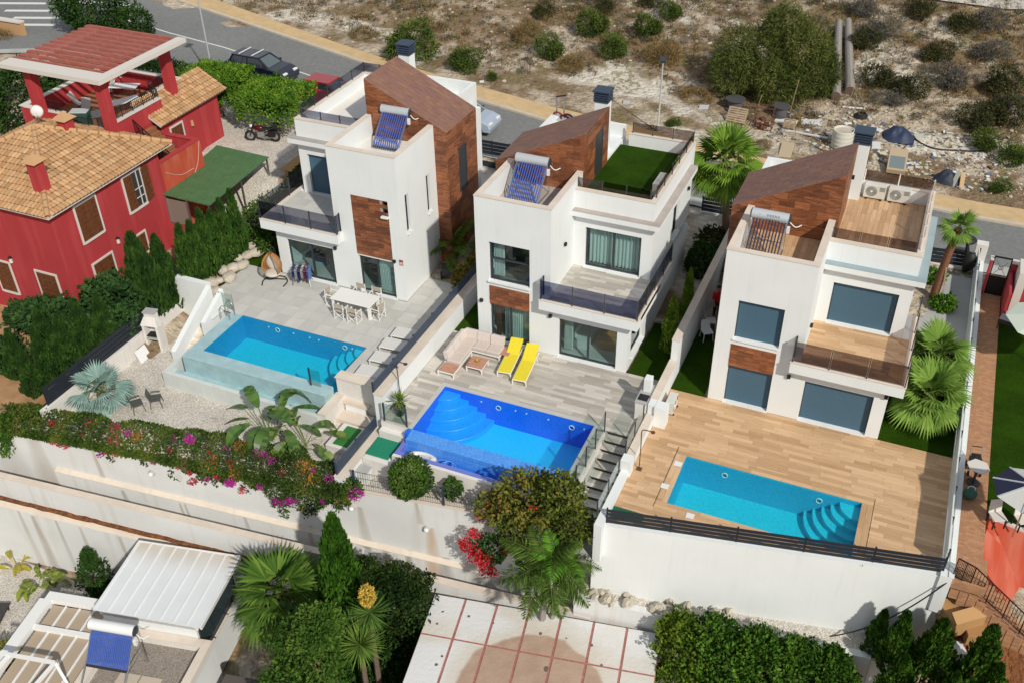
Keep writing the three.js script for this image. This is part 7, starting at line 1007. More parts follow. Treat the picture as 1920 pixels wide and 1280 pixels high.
// ---------- terrace furniture ----------
const fabric = (c) => M(WH, { map: rep(tint(c, 0.08, 24, 0, 256), 0.8), rough: 0.95, bump: rep(fineT, 0.12), bs: 0.003 });
const cushion = (w, h, d) => { const s = new THREE.Shape(), c = 0.05, a = w / 2 - c, b = d / 2 - c; s.moveTo(-a, -b); s.lineTo(a, -b); s.lineTo(a, b); s.lineTo(-a, b); s.closePath(); const g = ni(new THREE.ExtrudeGeometry(s, { depth: Math.max(0.01, h - 2 * c), bevelEnabled: true, bevelThickness: c, bevelSize: c, bevelSegments: 3 })); g.rotateX(-Math.PI / 2); g.translate(0, c, 0); return boxUV(g); };
{
  const pink = fabric([0.66, 0.585, 0.55]), pinkS = fabric([0.60, 0.52, 0.475]);
  const t = thing('corner_sofa', 'cream corner sofa with white frame on the grey deck', 'sofa', [-17.1, 0, -33.2]);
  const frame = (x0, z0, x1, z1) => { const f = part('frame', t); mesh('rail', [B(x0, 0.2, z0, x1, 0.26, z1)], mat.paintWhite, f); for (const [x, z] of [[x0, z0], [x1 - 0.05, z0], [x0, z1 - 0.05], [x1 - 0.05, z1 - 0.05]]) mesh('leg', B(x, 0, z, x + 0.05, 0.2, z + 0.05), mat.paintWhite, f); };
  frame(0, 0, 2.15, 0.8); frame(0, 0.81, 0.8, 2.7);
  const seat = (x, z, w, d) => { const m = mesh('seat_cushion', cushion(w - 0.01, 0.19, d - 0.01), pinkS, t); m.position.set(x + w / 2, 0.265, z + d / 2); };
  seat(0.15, 0.15, 0.65, 0.65); seat(0.8, 0.15, 0.66, 0.65); seat(1.46, 0.15, 0.66, 0.65); seat(0.15, 0.8, 0.65, 0.63); seat(0.15, 1.43, 0.65, 0.63);
  const back = (x, z, ry, w) => { const m = mesh('back_cushion', cushion(w - 0.01, 0.45, 0.2), pink, t); m.position.set(x, 0.42, z); m.rotation.order = 'YXZ'; m.rotation.y = ry; m.rotation.x = -0.2; };
  back(0.47, 0.16, 0, 0.64); back(1.12, 0.16, 0, 0.64); back(1.78, 0.16, 0, 0.64); back(0.16, 1.1, Math.PI / 2, 0.62); back(0.16, 1.74, Math.PI / 2, 0.62); back(0.16, 0.47, Math.PI / 2, 0.6);
  const sideT = M(WH, { map: rep(cladT2[0], 1.2, 0.4), color: new THREE.Color(1.9, 1.9, 1.9) }); mesh('side_table_top', B(0.05, 0.27, 2.08, 0.78, 0.3, 2.68), sideT, t);
  const bench = thing('footstool', 'tan-topped end table at the right end of corner sofa', 'table', [-14.85, 0, -32.85]); mesh('top', CB(0.5, 0.03, 0.6, 0.008).translate(0, 0.3, 0), sideT, bench); for (const [x, z] of [[-0.2, -0.25], [0.2, -0.25], [-0.2, 0.25], [0.2, 0.25]]) mesh('leg', B(x - 0.02, 0, z - 0.02, x + 0.02, 0.3, z + 0.02), mat.paintWhite, bench);
  const ct = thing('coffee_table', 'low brown-topped coffee table in front of the corner sofa', 'table', [-15.68, 0, -31.62], 0.02); mesh('top', CB(0.78, 0.03, 0.78, 0.008).translate(0, 0.3, 0), sideT, ct); mesh('apron', [B(-0.39, 0.24, -0.39, 0.39, 0.299, -0.35), B(-0.39, 0.24, 0.35, 0.39, 0.299, 0.39), B(-0.39, 0.24, -0.349, -0.35, 0.299, 0.349), B(0.35, 0.24, -0.349, 0.39, 0.299, 0.349)], mat.paintWhite, ct); for (const [x, z] of [[-0.36, -0.36], [0.36, -0.36], [-0.36, 0.36], [0.36, 0.36]]) mesh('leg', B(x - 0.025, 0, z - 0.025, x + 0.025, 0.24, z + 0.025), mat.paintWhite, ct);
  const bowl = thing('bowl', 'small golden bowl on the brown coffee table', 'bowl', [-15.68, 0.33, -31.66]); mesh('dish', ni(new THREE.LatheGeometry([[0, 0], [0.05, 0], [0.1, 0.05], [0.11, 0.07], [0.1, 0.07], [0.05, 0.015], [0, 0.012]].map(p => new THREE.Vector2(...p)), 20)), M([0.6, 0.38, 0.06], { rough: 0.4, metal: 0.6, side: THREE.DoubleSide }), bowl);
  function lounger(label, pos, ry, fm, { L = 1.95, w = 0.58, lift = 0.32, group } = {}) { const g = thing('sun_lounger', label, 'sun lounger', pos, ry, group); mesh('bed', [prism([[-w / 2, 0.31, 0], [w / 2, 0.31, 0], [w / 2, 0.31, -L * 0.62], [-w / 2, 0.31, -L * 0.62]], 0.03)], fm, g); mesh('backrest', [prism([[-w / 2, 0.31, -L * 0.62], [w / 2, 0.31, -L * 0.62], [w / 2, 0.31 + lift, -L], [-w / 2, 0.31 + lift, -L]], 0.03)], fm, g); mesh('frame', [B(-w / 2 - 0.03, 0.255, -L * 0.95, -w / 2 + 0.01, 0.285, 0.02), B(w / 2 - 0.01, 0.255, -L * 0.95, w / 2 + 0.03, 0.285, 0.02), B(-w / 2 + 0.01, 0.255, -0.02, w / 2 - 0.01, 0.284, 0.02)], mat.paintWhite, g); for (const [x, z] of [[-1, -0.02], [1, -0.02], [-1, -L * 0.8], [1, -L * 0.8]]) mesh('leg', bar([x * w / 2, 0.26, z], [x * (w / 2 + 0.02), 0, z], 0.04), mat.paintWhite, g); return g; }
  const yel = fabric([0.80, 0.66, 0.035]);
  lounger('yellow sun lounger nearer the corner sofa', [-14.32, 0, -31.45], 0.12, yel, { L: 2.15 }); lounger('yellow sun lounger nearer the sliding door', [-13.48, 0, -31.18], 0.12, yel, { L: 2.3 });
  const wl = fabric([0.66, 0.65, 0.63]); ['white sun lounger nearest the end wall beside the turquoise pool', 'second white sun lounger from the end wall beside turquoise pool', 'third white sun lounger from the end wall beside turquoise pool', 'white sun lounger nearest the dining table beside turquoise pool'].forEach((l, i) => lounger(l, [-20.35 + (i % 2) * 0.08, 0.012, [-29.25, -30.35, -31.4, -32.35][i]], -Math.PI / 2 + 0.06, wl, { L: 1.9, w: 0.72, lift: 0.1, group: 'white sun loungers in a row along the fence' }));
  // dining set
  const tb = thing('dining_table', 'long white dining table on the stone terrace', 'table', [-22.99, 0.012, -33.5]); mesh('top', CB(2.18, 0.045, 1.05, 0.012).translate(0, 0.71, 0), mat.paintWhite, tb); mesh('apron', B(-0.95, 0.64, -0.4, 0.95, 0.709, 0.4), mat.paintWhite, tb); for (const [x, z] of [[-0.98, -0.44], [0.98, -0.44], [-0.98, 0.44], [0.98, 0.44]]) mesh('leg', B(x - 0.045, 0, z - 0.045, x + 0.045, 0.71, z + 0.045), mat.paintWhite, tb);
  const canvasM = fabric([0.45, 0.40, 0.33]); const chair = thing('folding_chair', 'white folding chair with beige canvas at the left end of table', 'chair', [-24.35, 0.012, -33.6], Math.PI / 2, 'white folding chairs round the dining table');
  mesh('seat', B(-0.24, 0.42, -0.22, 0.24, 0.44, 0.22), canvasM, chair); mesh('backrest', B(-0.24, 0.62, -0.24, 0.24, 0.86, -0.225), canvasM, chair); for (const s of [-1, 1]) { mesh('arm', bar([s * 0.26, 0.62, -0.24], [s * 0.26, 0.6, 0.22], 0.045, 0.025), mat.paintWhite, chair); mesh('leg', bar([s * 0.25, 0.0, -0.24], [s * 0.25, 0.88, -0.24], 0.032), mat.paintWhite, chair); mesh('leg', bar([s * 0.25, 0.0, 0.22], [s * 0.25, 0.61, 0.22], 0.032), mat.paintWhite, chair); } mesh('cross_brace', [bar([-0.25, 0.02, 0.2], [0.25, 0.42, 0.2], 0.022), bar([0.25, 0.02, 0.2], [-0.25, 0.42, 0.2], 0.022), bar([-0.25, 0.02, -0.23], [0.25, 0.42, -0.23], 0.022), bar([0.25, 0.02, -0.23], [-0.25, 0.42, -0.23], 0.022), bar([-0.25, 0.02, -0.24], [-0.25, 0.02, 0.22], 0.025), bar([0.25, 0.02, -0.24], [0.25, 0.02, 0.22], 0.025)], mat.paintWhite, chair);
  copy(chair, [-23.35, 0.012, -32.75], Math.PI, 'white folding chair on the pool side, left of two'); copy(chair, [-22.6, 0.012, -32.7], Math.PI, 'white folding chair on the pool side, right of two'); copy(chair, [-21.7, 0.012, -33.35], -Math.PI / 2 - 0.1, 'white folding chair at the right end of table'); copy(chair, [-23.3, 0.012, -34.3], 0, 'white folding chair behind the table, left'); copy(chair, [-22.4, 0.012, -34.3], 0, 'white folding chair behind the table, right');
  // egg chair
  const eg = thing('hanging_egg_chair', 'wicker egg chair hanging from a black curved stand on the terrace', 'chair', [-28.1, 0.012, -34.1], 0.3); mesh('stand', [boxUV(tube([[-0.15, 0.05, -0.5], [-0.1, 0.6, -0.75], [0, 1.4, -0.72], [0, 1.85, -0.4], [0, 1.9, -0.02]], 0.03, 8, 40)), boxUV(tube([[-0.55, 0.03, 0.35], [-0.62, 0.03, -0.1], [-0.4, 0.03, -0.5], [0, 0.03, -0.6], [0.4, 0.03, -0.5], [0.62, 0.03, -0.1], [0.55, 0.03, 0.35]], 0.03, 8, 40)), bar([-0.5, 0.04, -0.3], [0.5, 0.04, -0.3], 0.04)], mat.black, eg);
  { const pos = [], wk = []; const P = (a, t) => { const y = 0.42 + 1.28 * t, r = 0.5 * Math.pow(Math.sin(Math.PI * (0.1 + 0.86 * t)), 0.7); return [r * Math.sin(a), y, -r * Math.cos(a)]; }; for (let i = 0; i < 22; i++) { const a = -2.2 + 4.4 * i / 21; wk.push(tube([0, 0.25, 0.5, 0.75, 1].map(t => P(a, t)), 0.012, 4, 12)); } for (let k = 0; k < 26; k++) wk.push(tube([-2.2, -1.5, -0.75, 0, 0.75, 1.5, 2.2].map(a => P(a, k / 25)), 0.012, 4, 18)); wk.push(...[0, 1, 2].map(k => tube([-2.25, -1.5, 0, 1.5, 2.25].map(a => P(a, 0.02 + k * 0.01)), 0.02, 4, 20))); for (const a of [-2.2, 2.2]) wk.push(tube([0, 0.25, 0.5, 0.75, 1].map(t => P(a, t)), 0.035, 6, 16)); mesh('wicker_shell', wk, M([0.42, 0.2, 0.07], { rough: 0.8 }), eg).userData.kind = 'stuff'; mesh('seat_pad', ni(new THREE.SphereGeometry(0.42, 16, 8)).scale(1, 0.28, 0.95).translate(0, 0.58, 0.0), fabric([0.6, 0.56, 0.5]), eg); mesh('back_pad', ni(new THREE.SphereGeometry(0.38, 16, 10)).scale(1, 1.15, 0.3).translate(0, 0.98, -0.32), fabric([0.6, 0.56, 0.5]), eg); mesh('chain', rod([0, 1.7, -0.02], [0, 1.9, -0.02], 0.012), mat.steel, eg); }
  // clothes airer
  const ca = thing('clothes_airer', 'clothes airer with blue and white laundry by the sliding door', 'clothes airer', [-26.75, 0.012, -34.6], 0.35); mesh('frame', [bar([-0.45, 0, -0.3], [-0.25, 0.95, 0.1], 0.025), bar([-0.45, 0, 0.3], [-0.25, 0.95, -0.1], 0.025), bar([0.45, 0, -0.3], [0.25, 0.95, 0.1], 0.025), bar([0.45, 0, 0.3], [0.25, 0.95, -0.1], 0.025), ...[-0.4, -0.2, 0, 0.2, 0.4].map(z => bar([-0.5, 0.95, z], [0.5, 0.95, z], 0.015))], mat.steel, ca); [[0.03, 0.05, 0.3], [0.6, 0.62, 0.66], [0.025, 0.04, 0.22], [0.68, 0.68, 0.7], [0.25, 0.03, 0.08], [0.12, 0.2, 0.5]].forEach((c, i) => { const x = -0.38 + i * 0.15, pos = []; for (let k = 0; k < 6; k++) for (const s of [-1, 1]) { const f = (u, v) => [x + 0.02 * Math.sin(u * 9 + v * 4), 0.96 - v * (0.55 + 0.1 * (i % 3)), s * (0.03 + 0.05 * v) + (u - 0.5) * 0.0]; const z0 = -0.38 + 0.7 * k / 6, z1 = z0 + 0.7 / 6; const a = f(k / 6, 0), b = f((k + 1) / 6, 0), d = f(k / 6, 1), e = f((k + 1) / 6, 1); const q = (p, z, o) => [p[0] + o * 0.03 * s, p[1], z]; pos.push(...q(a, z0, 1), ...q(b, z1, 1), ...q(e, z1, 1), ...q(a, z0, 1), ...q(e, z1, 1), ...q(d, z0, 1)); } mesh('garment', fromTris(pos), M(c, { side: THREE.DoubleSide, rough: 0.95 }), ca); });
  // garden cart by the right wall
  const gc = thing('garden_cart', 'dark two-wheeled garden cart with red handle under the feather palm', 'cart', [-20.2, 0.01, -37.9], 0.5); mesh('tub', prism([[-0.35, 0.65, 0.3], [0.35, 0.65, 0.3], [0.35, 0.65, -0.3], [-0.35, 0.65, -0.3]], 0.35), M([0.06, 0.06, 0.065], { rough: 0.6 }), gc); for (const s of [-1, 1]) { const w = mesh('wheel', ni(new THREE.TorusGeometry(0.17, 0.045, 8, 20)).rotateY(Math.PI / 2), mat.rubber, gc); w.position.set(s * 0.38, 0.2, 0.15); mesh('hub', ni(new THREE.CylinderGeometry(0.12, 0.12, 0.03, 14)).rotateZ(Math.PI / 2), M([0.3, 0.4, 0.6]), w); } mesh('handle', boxUV(tube([[-0.25, 0.6, -0.3], [-0.25, 0.95, -0.55], [0.25, 0.95, -0.55], [0.25, 0.6, -0.3]], 0.02, 6, 20)), M([0.45, 0.03, 0.03]), gc);
}
// barbecue of the left villa, board, dark chairs
{
  const b = thing('masonry_barbecue', 'tall cream masonry barbecue with grey top below the slat fence', 'barbecue', [-31.55, -1.47, -28.9], Math.PI / 2 * 0.12); mesh('side_wall', B(-0.4, 0, -0.25, -0.28, 1.45, 0.3), mat.white2, b); mesh('side_wall', B(0.3, 0, -0.25, 0.42, 1.45, 0.3), mat.white2, b); mesh('back_wall', B(-0.28, 0, -0.25, 0.3, 1.45, -0.15), mat.white2, b); mesh('shelf', B(-0.279, 0.72, -0.149, 0.299, 0.78, 0.34), mat.concrete, b); mesh('grill', B(-0.25, 0.86, -0.1, 0.28, 0.88, 0.3), mat.black, b); mesh('hood', prism([[-0.45, 1.45, 0.32], [0.46, 1.45, 0.32], [0.3, 1.85, 0.12], [-0.28, 1.85, 0.12]], 0.35), mat.white2, b); mesh('flue', B(-0.26, 1.5, -0.24, 0.28, 2.05, 0.1), mat.white2, b); mesh('flue_cap', B(-0.3, 2.051, -0.28, 0.32, 2.12, 0.14), mat.concrete, b);
  const bd = thing('white_board', 'white board leaning on the low wall beside the barbecue', 'board', [-31.75, -1.46, -27.9], Math.PI / 2); mesh('panel', prism([[-0.35, 0, 0.3], [0.35, 0, 0.3], [0.35, 0.6, 0.05], [-0.35, 0.6, 0.05]], 0.03), mat.pvc, bd);
  const dc = M([0.08, 0.085, 0.075], { rough: 0.6 }); const ch = thing('garden_chair', 'dark plastic chair facing the turquoise trough in the gravel', 'chair', [-28.7, -1.46, -25.35], 2.2); mesh('seat', CB(0.5, 0.03, 0.48, 0.01).translate(0, 0.42, 0), dc, ch); { const g = holed([[-0.24, 0], [0.24, 0], [0.21, 0.46], [-0.21, 0.46]], [[-0.07, 0.24, 0.07, 0.38]], 0.025); g.rotateX(-0.25); g.translate(0, 0.45, -0.2); mesh('backrest', g, dc, ch); } for (const [x, z] of [[-0.21, -0.2], [0.21, -0.2], [-0.21, 0.2], [0.21, 0.2]]) mesh('leg', bar([x, 0.42, z], [x * 1.25, 0, z * 1.3], 0.035), dc, ch); for (const s of [-1, 1]) mesh('arm', bar([s * 0.25, 0.62, -0.2], [s * 0.25, 0.6, 0.22], 0.04, 0.025), dc, ch); copy(ch, [-29.25, -1.46, -24.75], 0.6, 'dark plastic chair nearer the bougainvillea in the gravel');
  const lc = thing('garden_lounger', 'dark wicker lounger in the gravel yard at the left edge', 'lounger', [-32.6, -8.55, -16.8], 0.4); mesh('bed', CB(0.9, 0.12, 1.6, 0.03).translate(0, 0.25, 0), M([0.05, 0.045, 0.045]), lc); for (const [x, z] of [[-0.35, -0.7], [0.35, -0.7], [-0.35, 0.7], [0.35, 0.7]]) mesh('leg', B(x - 0.03, 0, z - 0.03, x + 0.03, 0.26, z + 0.03), mat.black, lc);
}
// pool toys, showers
{
  const f = thing('inflatable_boat', 'small white inflatable boat floating in the blue trough', 'inflatable', [-15.55, -0.55, -26.0], 0.05); const bt = tex(128, 64, (u, v) => { const k = vn(u * 10, v * 4, 10); return k > 0.66 ? [0.65, 0.3, 0.32] : k > 0.52 ? [0.5, 0.55, 0.4] : [0.74, 0.74, 0.70]; }); mesh('ring', ni(new THREE.TorusGeometry(0.32, 0.11, 12, 32)).rotateX(Math.PI / 2).scale(1.5, 1, 0.62), M(WH, { map: bt, rough: 0.4 }), f); mesh('floor', ni(new THREE.CylinderGeometry(0.3, 0.3, 0.03, 24)).scale(1.4, 1, 0.6), M([0.55, 0.5, 0.5]), f);
  const h = thing('pool_hose', 'coiled pale blue hose lying in the blue trough', 'hose', [-14.7, -0.58, -26.0]); const pts = []; for (let i = 0; i <= 60; i++) { const a = i * 0.42; pts.push([0.42 * Math.cos(a) * (0.6 + 0.4 * Math.sin(i * 0.3)) + i * 0.006, 0.012 + 0.001 * i, 0.2 * Math.sin(a)]); } mesh('coil', boxUV(tube(pts, 0.022, 6, 240)), M([0.1, 0.3, 0.75], { rough: 0.4 }), h);
  const sh = (l, pos, ry, c) => { const s = thing('garden_shower', l, 'shower', pos, ry); mesh('pole', boxUV(tube([[0, 0, 0], [0, 1.2, 0], [0, 1.98, 0], [0.05, 2.03, 0], [0.4, 2.05, 0]], 0.022, 6, 30)), c, s); mesh('shower_head', C(0.09, 0.09, 0.02, 0.42, 2.02, 0, 16), c, s); mesh('base', CB(0.22, 0.02, 0.22, 0.005), c, s); };
  sh('grey shower pole in the left corner of the grey deck', [-17.8, 0, -28.35], 0, mat.post); sh('bronze shower pole at the left edge of tan deck', [-7.1, 0, -28.15], 0, M([0.2, 0.12, 0.07], { rough: 0.4, metal: 0.6 }));
  const gm = thing('ground_cover_mat', 'dark green mat in the front left corner of tan deck', 'mat', [-6.7, 0.004, -25.75], 0.0); mesh('sheet', prism([[-0.65, 0.03, 0.45], [0.55, 0.03, 0.3], [0.55, 0.03, -0.1], [-0.65, 0.03, -0.1]], 0.03), M([0.01, 0.10, 0.05], { rough: 0.85 }), gm);
  // odds and ends in the passage left of the shuttered villa
  const wc = thing('plastic_chair', 'white plastic chair in the shaded passage, nearer the pool', 'chair', [-6.85, 0.012, -37.6], 0.6); mesh('seat', CB(0.48, 0.03, 0.46, 0.01).translate(0, 0.42, 0), mat.pvc, wc); mesh('backrest', prism([[-0.22, 0.44, -0.2], [0.22, 0.44, -0.2], [0.2, 0.88, -0.3], [-0.2, 0.88, -0.3]], 0.025), mat.pvc, wc); for (const [x, z] of [[-0.2, -0.2], [0.2, -0.2], [-0.2, 0.2], [0.2, 0.2]]) mesh('leg', bar([x, 0.42, z], [x * 1.2, 0, z * 1.2], 0.03), mat.pvc, wc); copy(wc, [-6.9, 0.012, -38.5], 1.9, 'white plastic chair in the shaded passage beside the person');
}
// ---------- person in red ----------
{
  function sdfMesh(res, c, half, fn) { const mc = new MarchingCubes(res, new THREE.MeshBasicMaterial(), false, false, 60000); mc.isolation = 0; for (let z = 0; z < res; z++) for (let y = 0; y < res; y++) for (let x = 0; x < res; x++) { const p = V3((x - res / 2) / (res / 2) * half + c[0], (y - res / 2) / (res / 2) * half + c[1], (z - res / 2) / (res / 2) * half + c[2]); mc.field[x + y * res + z * res * res] = -fn(p); } mc.update(); const n = mc.count, pos = new Float32Array(n * 3), nor = new Float32Array(n * 3); for (let i = 0; i < n; i++) for (let k = 0; k < 3; k++) { pos[i * 3 + k] = mc.positionArray[i * 3 + k] * half + c[k]; nor[i * 3 + k] = mc.normalArray[i * 3 + k]; } const g = new THREE.BufferGeometry(); g.setAttribute('position', new THREE.BufferAttribute(pos, 3)); g.setAttribute('normal', new THREE.BufferAttribute(nor, 3)); return boxUV(g); }
  const cap = (p, a, b, r0, r1) => { const ab = V3(b[0] - a[0], b[1] - a[1], b[2] - a[2]), ap = V3(p.x - a[0], p.y - a[1], p.z - a[2]), t = clamp(ap.dot(ab) / ab.lengthSq()); return ap.addScaledVector(ab, -t).length() - mix(r0, r1, t); };
  const smin = (d, k = 0.04) => { let s = 0; for (const x of d) s += Math.exp(-x / k); return -k * Math.log(s); };
  const arm = s => [[[s * 0.19, 1.40, 0], [s * 0.26, 1.12, 0.02], 0.052, 0.042], [[s * 0.26, 1.12, 0.02], [s * 0.24, 0.90, 0.14], 0.042, 0.028]], leg = s => [[[s * 0.09, 0.9, 0], [s * 0.11, 0.48, 0.02], 0.085, 0.055], [[s * 0.11, 0.48, 0.02], [s * 0.12, 0.07, -0.02], 0.055, 0.036]];
  const torso = [[[0, 0.92, 0], [0, 1.15, 0.01], 0.135, 0.125], [[-0.07, 1.3, 0], [0.07, 1.3, 0], 0.13, 0.13], [[-0.16, 1.40, 0], [0.16, 1.40, 0], 0.06, 0.06]];
  const hand = s => { const o = [[[s * 0.24, 0.88, 0.15], [s * 0.235, 0.82, 0.18], 0.026, 0.024]]; for (let k = 0; k < 4; k++) o.push([[s * (0.215 + k * 0.017), 0.815, 0.19 - k * 0.004], [s * (0.212 + k * 0.018), 0.745 + 0.008 * Math.abs(k - 1.5), 0.2], 0.009, 0.008]); o.push([[s * 0.215, 0.86, 0.175], [s * 0.195, 0.815, 0.21], 0.011, 0.009]); return o; };
  const head = [[[0, 1.46, 0], [0, 1.54, 0.01], 0.05, 0.048], [[0, 1.60, 0.025], [0, 1.655, 0.0], 0.078, 0.092], [[0, 1.60, 0.1], [0, 1.585, 0.112], 0.014, 0.013], [[-0.088, 1.62, 0], [-0.09, 1.6, 0], 0.018, 0.014], [[0.088, 1.62, 0], [0.09, 1.6, 0], 0.018, 0.014]];
  const F = (bs, grow = 0, k = 0.025) => p => smin(bs.map(b => cap(p, ...b)), k) - grow;
  const bones = [...torso, ...arm(-1), ...arm(1), ...leg(-1), ...leg(1), ...head, ...hand(-1), ...hand(1), [[-0.12, 0.05, -0.04], [-0.13, 0.035, 0.13], 0.042, 0.032], [[0.12, 0.05, -0.04], [0.13, 0.035, 0.13], 0.042, 0.032]];
  const skin = M([0.36, 0.21, 0.14], { rough: 0.6 }); const t = thing('person', 'person in a red top standing in the passage left of shuttered villa', 'person', [-6.88, 0.012, -39.5], 0.7);
  mesh('body', sdfMesh(112, [0, 0.88, 0.02], 0.92, F(bones, 0, 0.014)), skin, t);
  mesh('shirt', sdfMesh(72, [0, 1.17, 0], 0.42, p => Math.max(F([...torso, ...arm(-1).slice(0, 1), ...arm(1).slice(0, 1)], 0.016)(p), p.y - 1.45, 0.84 - p.y)), M([0.62, 0.012, 0.018], { rough: 0.9 }), t);
  mesh('trousers', sdfMesh(72, [0, 0.5, 0], 0.55, p => Math.max(F([...leg(-1), ...leg(1), [[-0.06, 0.92, 0], [0.06, 0.92, 0], 0.125, 0.125]], 0.012)(p), p.y - 0.95, 0.1 - p.y)), M([0.03, 0.03, 0.035], { rough: 0.9 }), t);
  mesh('hair', sdfMesh(48, [0, 1.66, 0], 0.2, p => Math.max(cap(p, [0, 1.64, -0.012], [0, 1.665, -0.012], 0.098, 0.102), -(cap(p, [0, 1.57, 0.09], [0, 1.6, 0.12], 0.085, 0.085)))), M([0.02, 0.014, 0.01], { rough: 0.7 }), t);
  for (const s of [-1, 1]) mesh('eye', ni(new THREE.SphereGeometry(0.012, 8, 6)).translate(s * 0.032, 1.625, 0.092), mat.black, t); mesh('mouth', ni(new THREE.SphereGeometry(0.02, 10, 6)).scale(1, 0.3, 0.4).translate(0, 1.555, 0.098), M([0.3, 0.1, 0.09]), t);
}
// ---------- red house terrace furniture and yard ----------
{
  const rc = (l, pos, ry) => { const t = thing('terrace_chair', l, 'chair', pos, ry, 'pale reclining chairs on the pergola terrace'); mesh('seat', prism([[-0.26, 0.38, 0.25], [0.26, 0.38, 0.25], [0.26, 0.42, -0.25], [-0.26, 0.42, -0.25]], 0.03), mat.trim, t); mesh('backrest', prism([[-0.26, 0.42, -0.25], [0.26, 0.42, -0.25], [0.26, 1.05, -0.6], [-0.26, 1.05, -0.6]], 0.03), mat.trim, t); mesh('frame', [bar([-0.28, 0, 0.3], [-0.28, 0.6, -0.4], 0.03), bar([0.28, 0, 0.3], [0.28, 0.6, -0.4], 0.03), bar([-0.28, 0.6, 0.2], [-0.28, 0, -0.5], 0.03), bar([0.28, 0.6, 0.2], [0.28, 0, -0.5], 0.03)], mat.post, t); };
  rc('pale reclining chair near the back parapet of pergola terrace', [-42.6, 5.24, -38.4], 2.0); rc('pale reclining chair behind the front right pillar', [-41.6, 5.24, -37.4], 0.3); rc('pale chair in the middle of the pergola terrace', [-42.6, 5.24, -40.2], -0.5);
  for (const [l, p, ry] of [['white folding table at the back of the pergola terrace', [-41.6, 5.24, -40.7], 0.3], ['long white table along the right railing of pergola terrace', [-40.1, 5.24, -39.0], 1.1], ['small white table beside the folding table', [-43.4, 5.24, -41.3], 0]]) { const t = thing('terrace_table', l, 'table', p, ry); mesh('top', CB(1.6, 0.04, 0.75, 0.01).translate(0, 0.7, 0), mat.pvc, t); for (const [x, z] of [[-0.7, -0.3], [0.7, -0.3], [-0.7, 0.3], [0.7, 0.3]]) mesh('leg', B(x - 0.02, 0, z - 0.02, x + 0.02, 0.7, z + 0.02), mat.post, t); }
  const gt = thing('round_glass_table', 'round glass table beside the front right pergola pillar', 'table', [-40.3, 5.24, -37.0]); mesh('top', C(0.55, 0.55, 0.02, 0, 0.7, 0, 28), mat.clearGlass, gt); mesh('base', [C(0.04, 0.04, 0.7), C(0.25, 0.25, 0.03, 0, 0, 0, 16)], mat.post, gt);
  const sw = thing('covered_grill', 'dark green covered grill at the front of the pergola terrace', 'grill', [-41.0, 5.24, -36.6], 0.4); mesh('cover', CB(0.9, 0.9, 0.55, 0.08), M([0.02, 0.07, 0.06], { rough: 0.8 }), sw); mesh('lid', CB(0.95, 0.06, 0.6, 0.02).translate(0, 0.9, 0), M([0.45, 0.5, 0.5]), sw);
  // motorcycle
  const m = thing('motorcycle', 'dark motorcycle with top box parked on gravel under the trimmed tree', 'motorcycle', [-35.2, rear(-35.2, -44.0) + 0.05, -44.0], 0.32); const bk = M([0.018, 0.014, 0.016], { rough: 0.4, metal: 0.3 });
  for (const x of [-0.75, 0.72]) { const w = mesh('wheel', ni(new THREE.TorusGeometry(0.27, 0.07, 10, 26)).translate(x, 0.33, 0), mat.rubber, m); mesh('rim', ni(new THREE.CylinderGeometry(0.2, 0.2, 0.05, 18)).rotateX(Math.PI / 2).translate(x, 0.33, 0), mat.steel, w); }
  mesh('engine', CB(0.42, 0.36, 0.3, 0.05).translate(-0.05, 0.28, 0), mat.steel, m); mesh('fuel_tank', ni(new THREE.SphereGeometry(0.26, 18, 12)).scale(1.25, 0.62, 0.62).translate(-0.2, 0.82, 0), M([0.10, 0.008, 0.012], { rough: 0.25, metal: 0.3 }), m); mesh('seat', CB(0.62, 0.12, 0.26, 0.05).translate(0.38, 0.74, 0), mat.black, m); mesh('frame', [bar([-0.45, 0.95, 0], [0.1, 0.35, 0], 0.06), bar([0.1, 0.35, 0], [0.72, 0.33, 0], 0.06), bar([-0.5, 0.98, 0.06], [-0.75, 0.33, 0.08], 0.05), bar([-0.5, 0.98, -0.06], [-0.75, 0.33, -0.08], 0.05), bar([0.1, 0.5, 0], [0.6, 0.75, 0], 0.05)], bk, m); mesh('handlebar', boxUV(tube([[-0.35, 1.12, -0.38], [-0.46, 1.06, -0.15], [-0.5, 1.0, 0], [-0.46, 1.06, 0.15], [-0.35, 1.12, 0.38]], 0.02, 6, 20)), bk, m); mesh('windshield', prism([[-0.62, 1.0, 0.15], [-0.62, 1.0, -0.15], [-0.5, 1.25, -0.12], [-0.5, 1.25, 0.12]], 0.01), mat.smoke, m); mesh('headlamp', ni(new THREE.SphereGeometry(0.1, 12, 8)).translate(-0.62, 0.95, 0), mat.pvc, m); mesh('top_box', CB(0.36, 0.34, 0.36, 0.06).translate(0.85, 0.8, 0), mat.black, m); for (const s of [-1, 1]) mesh('pannier', CB(0.42, 0.32, 0.16, 0.05).translate(0.62, 0.4, s * 0.26), bk, m); mesh('exhaust', rod([0.0, 0.3, 0.18], [0.85, 0.34, 0.2], 0.045, 10), mat.steel, m);
}
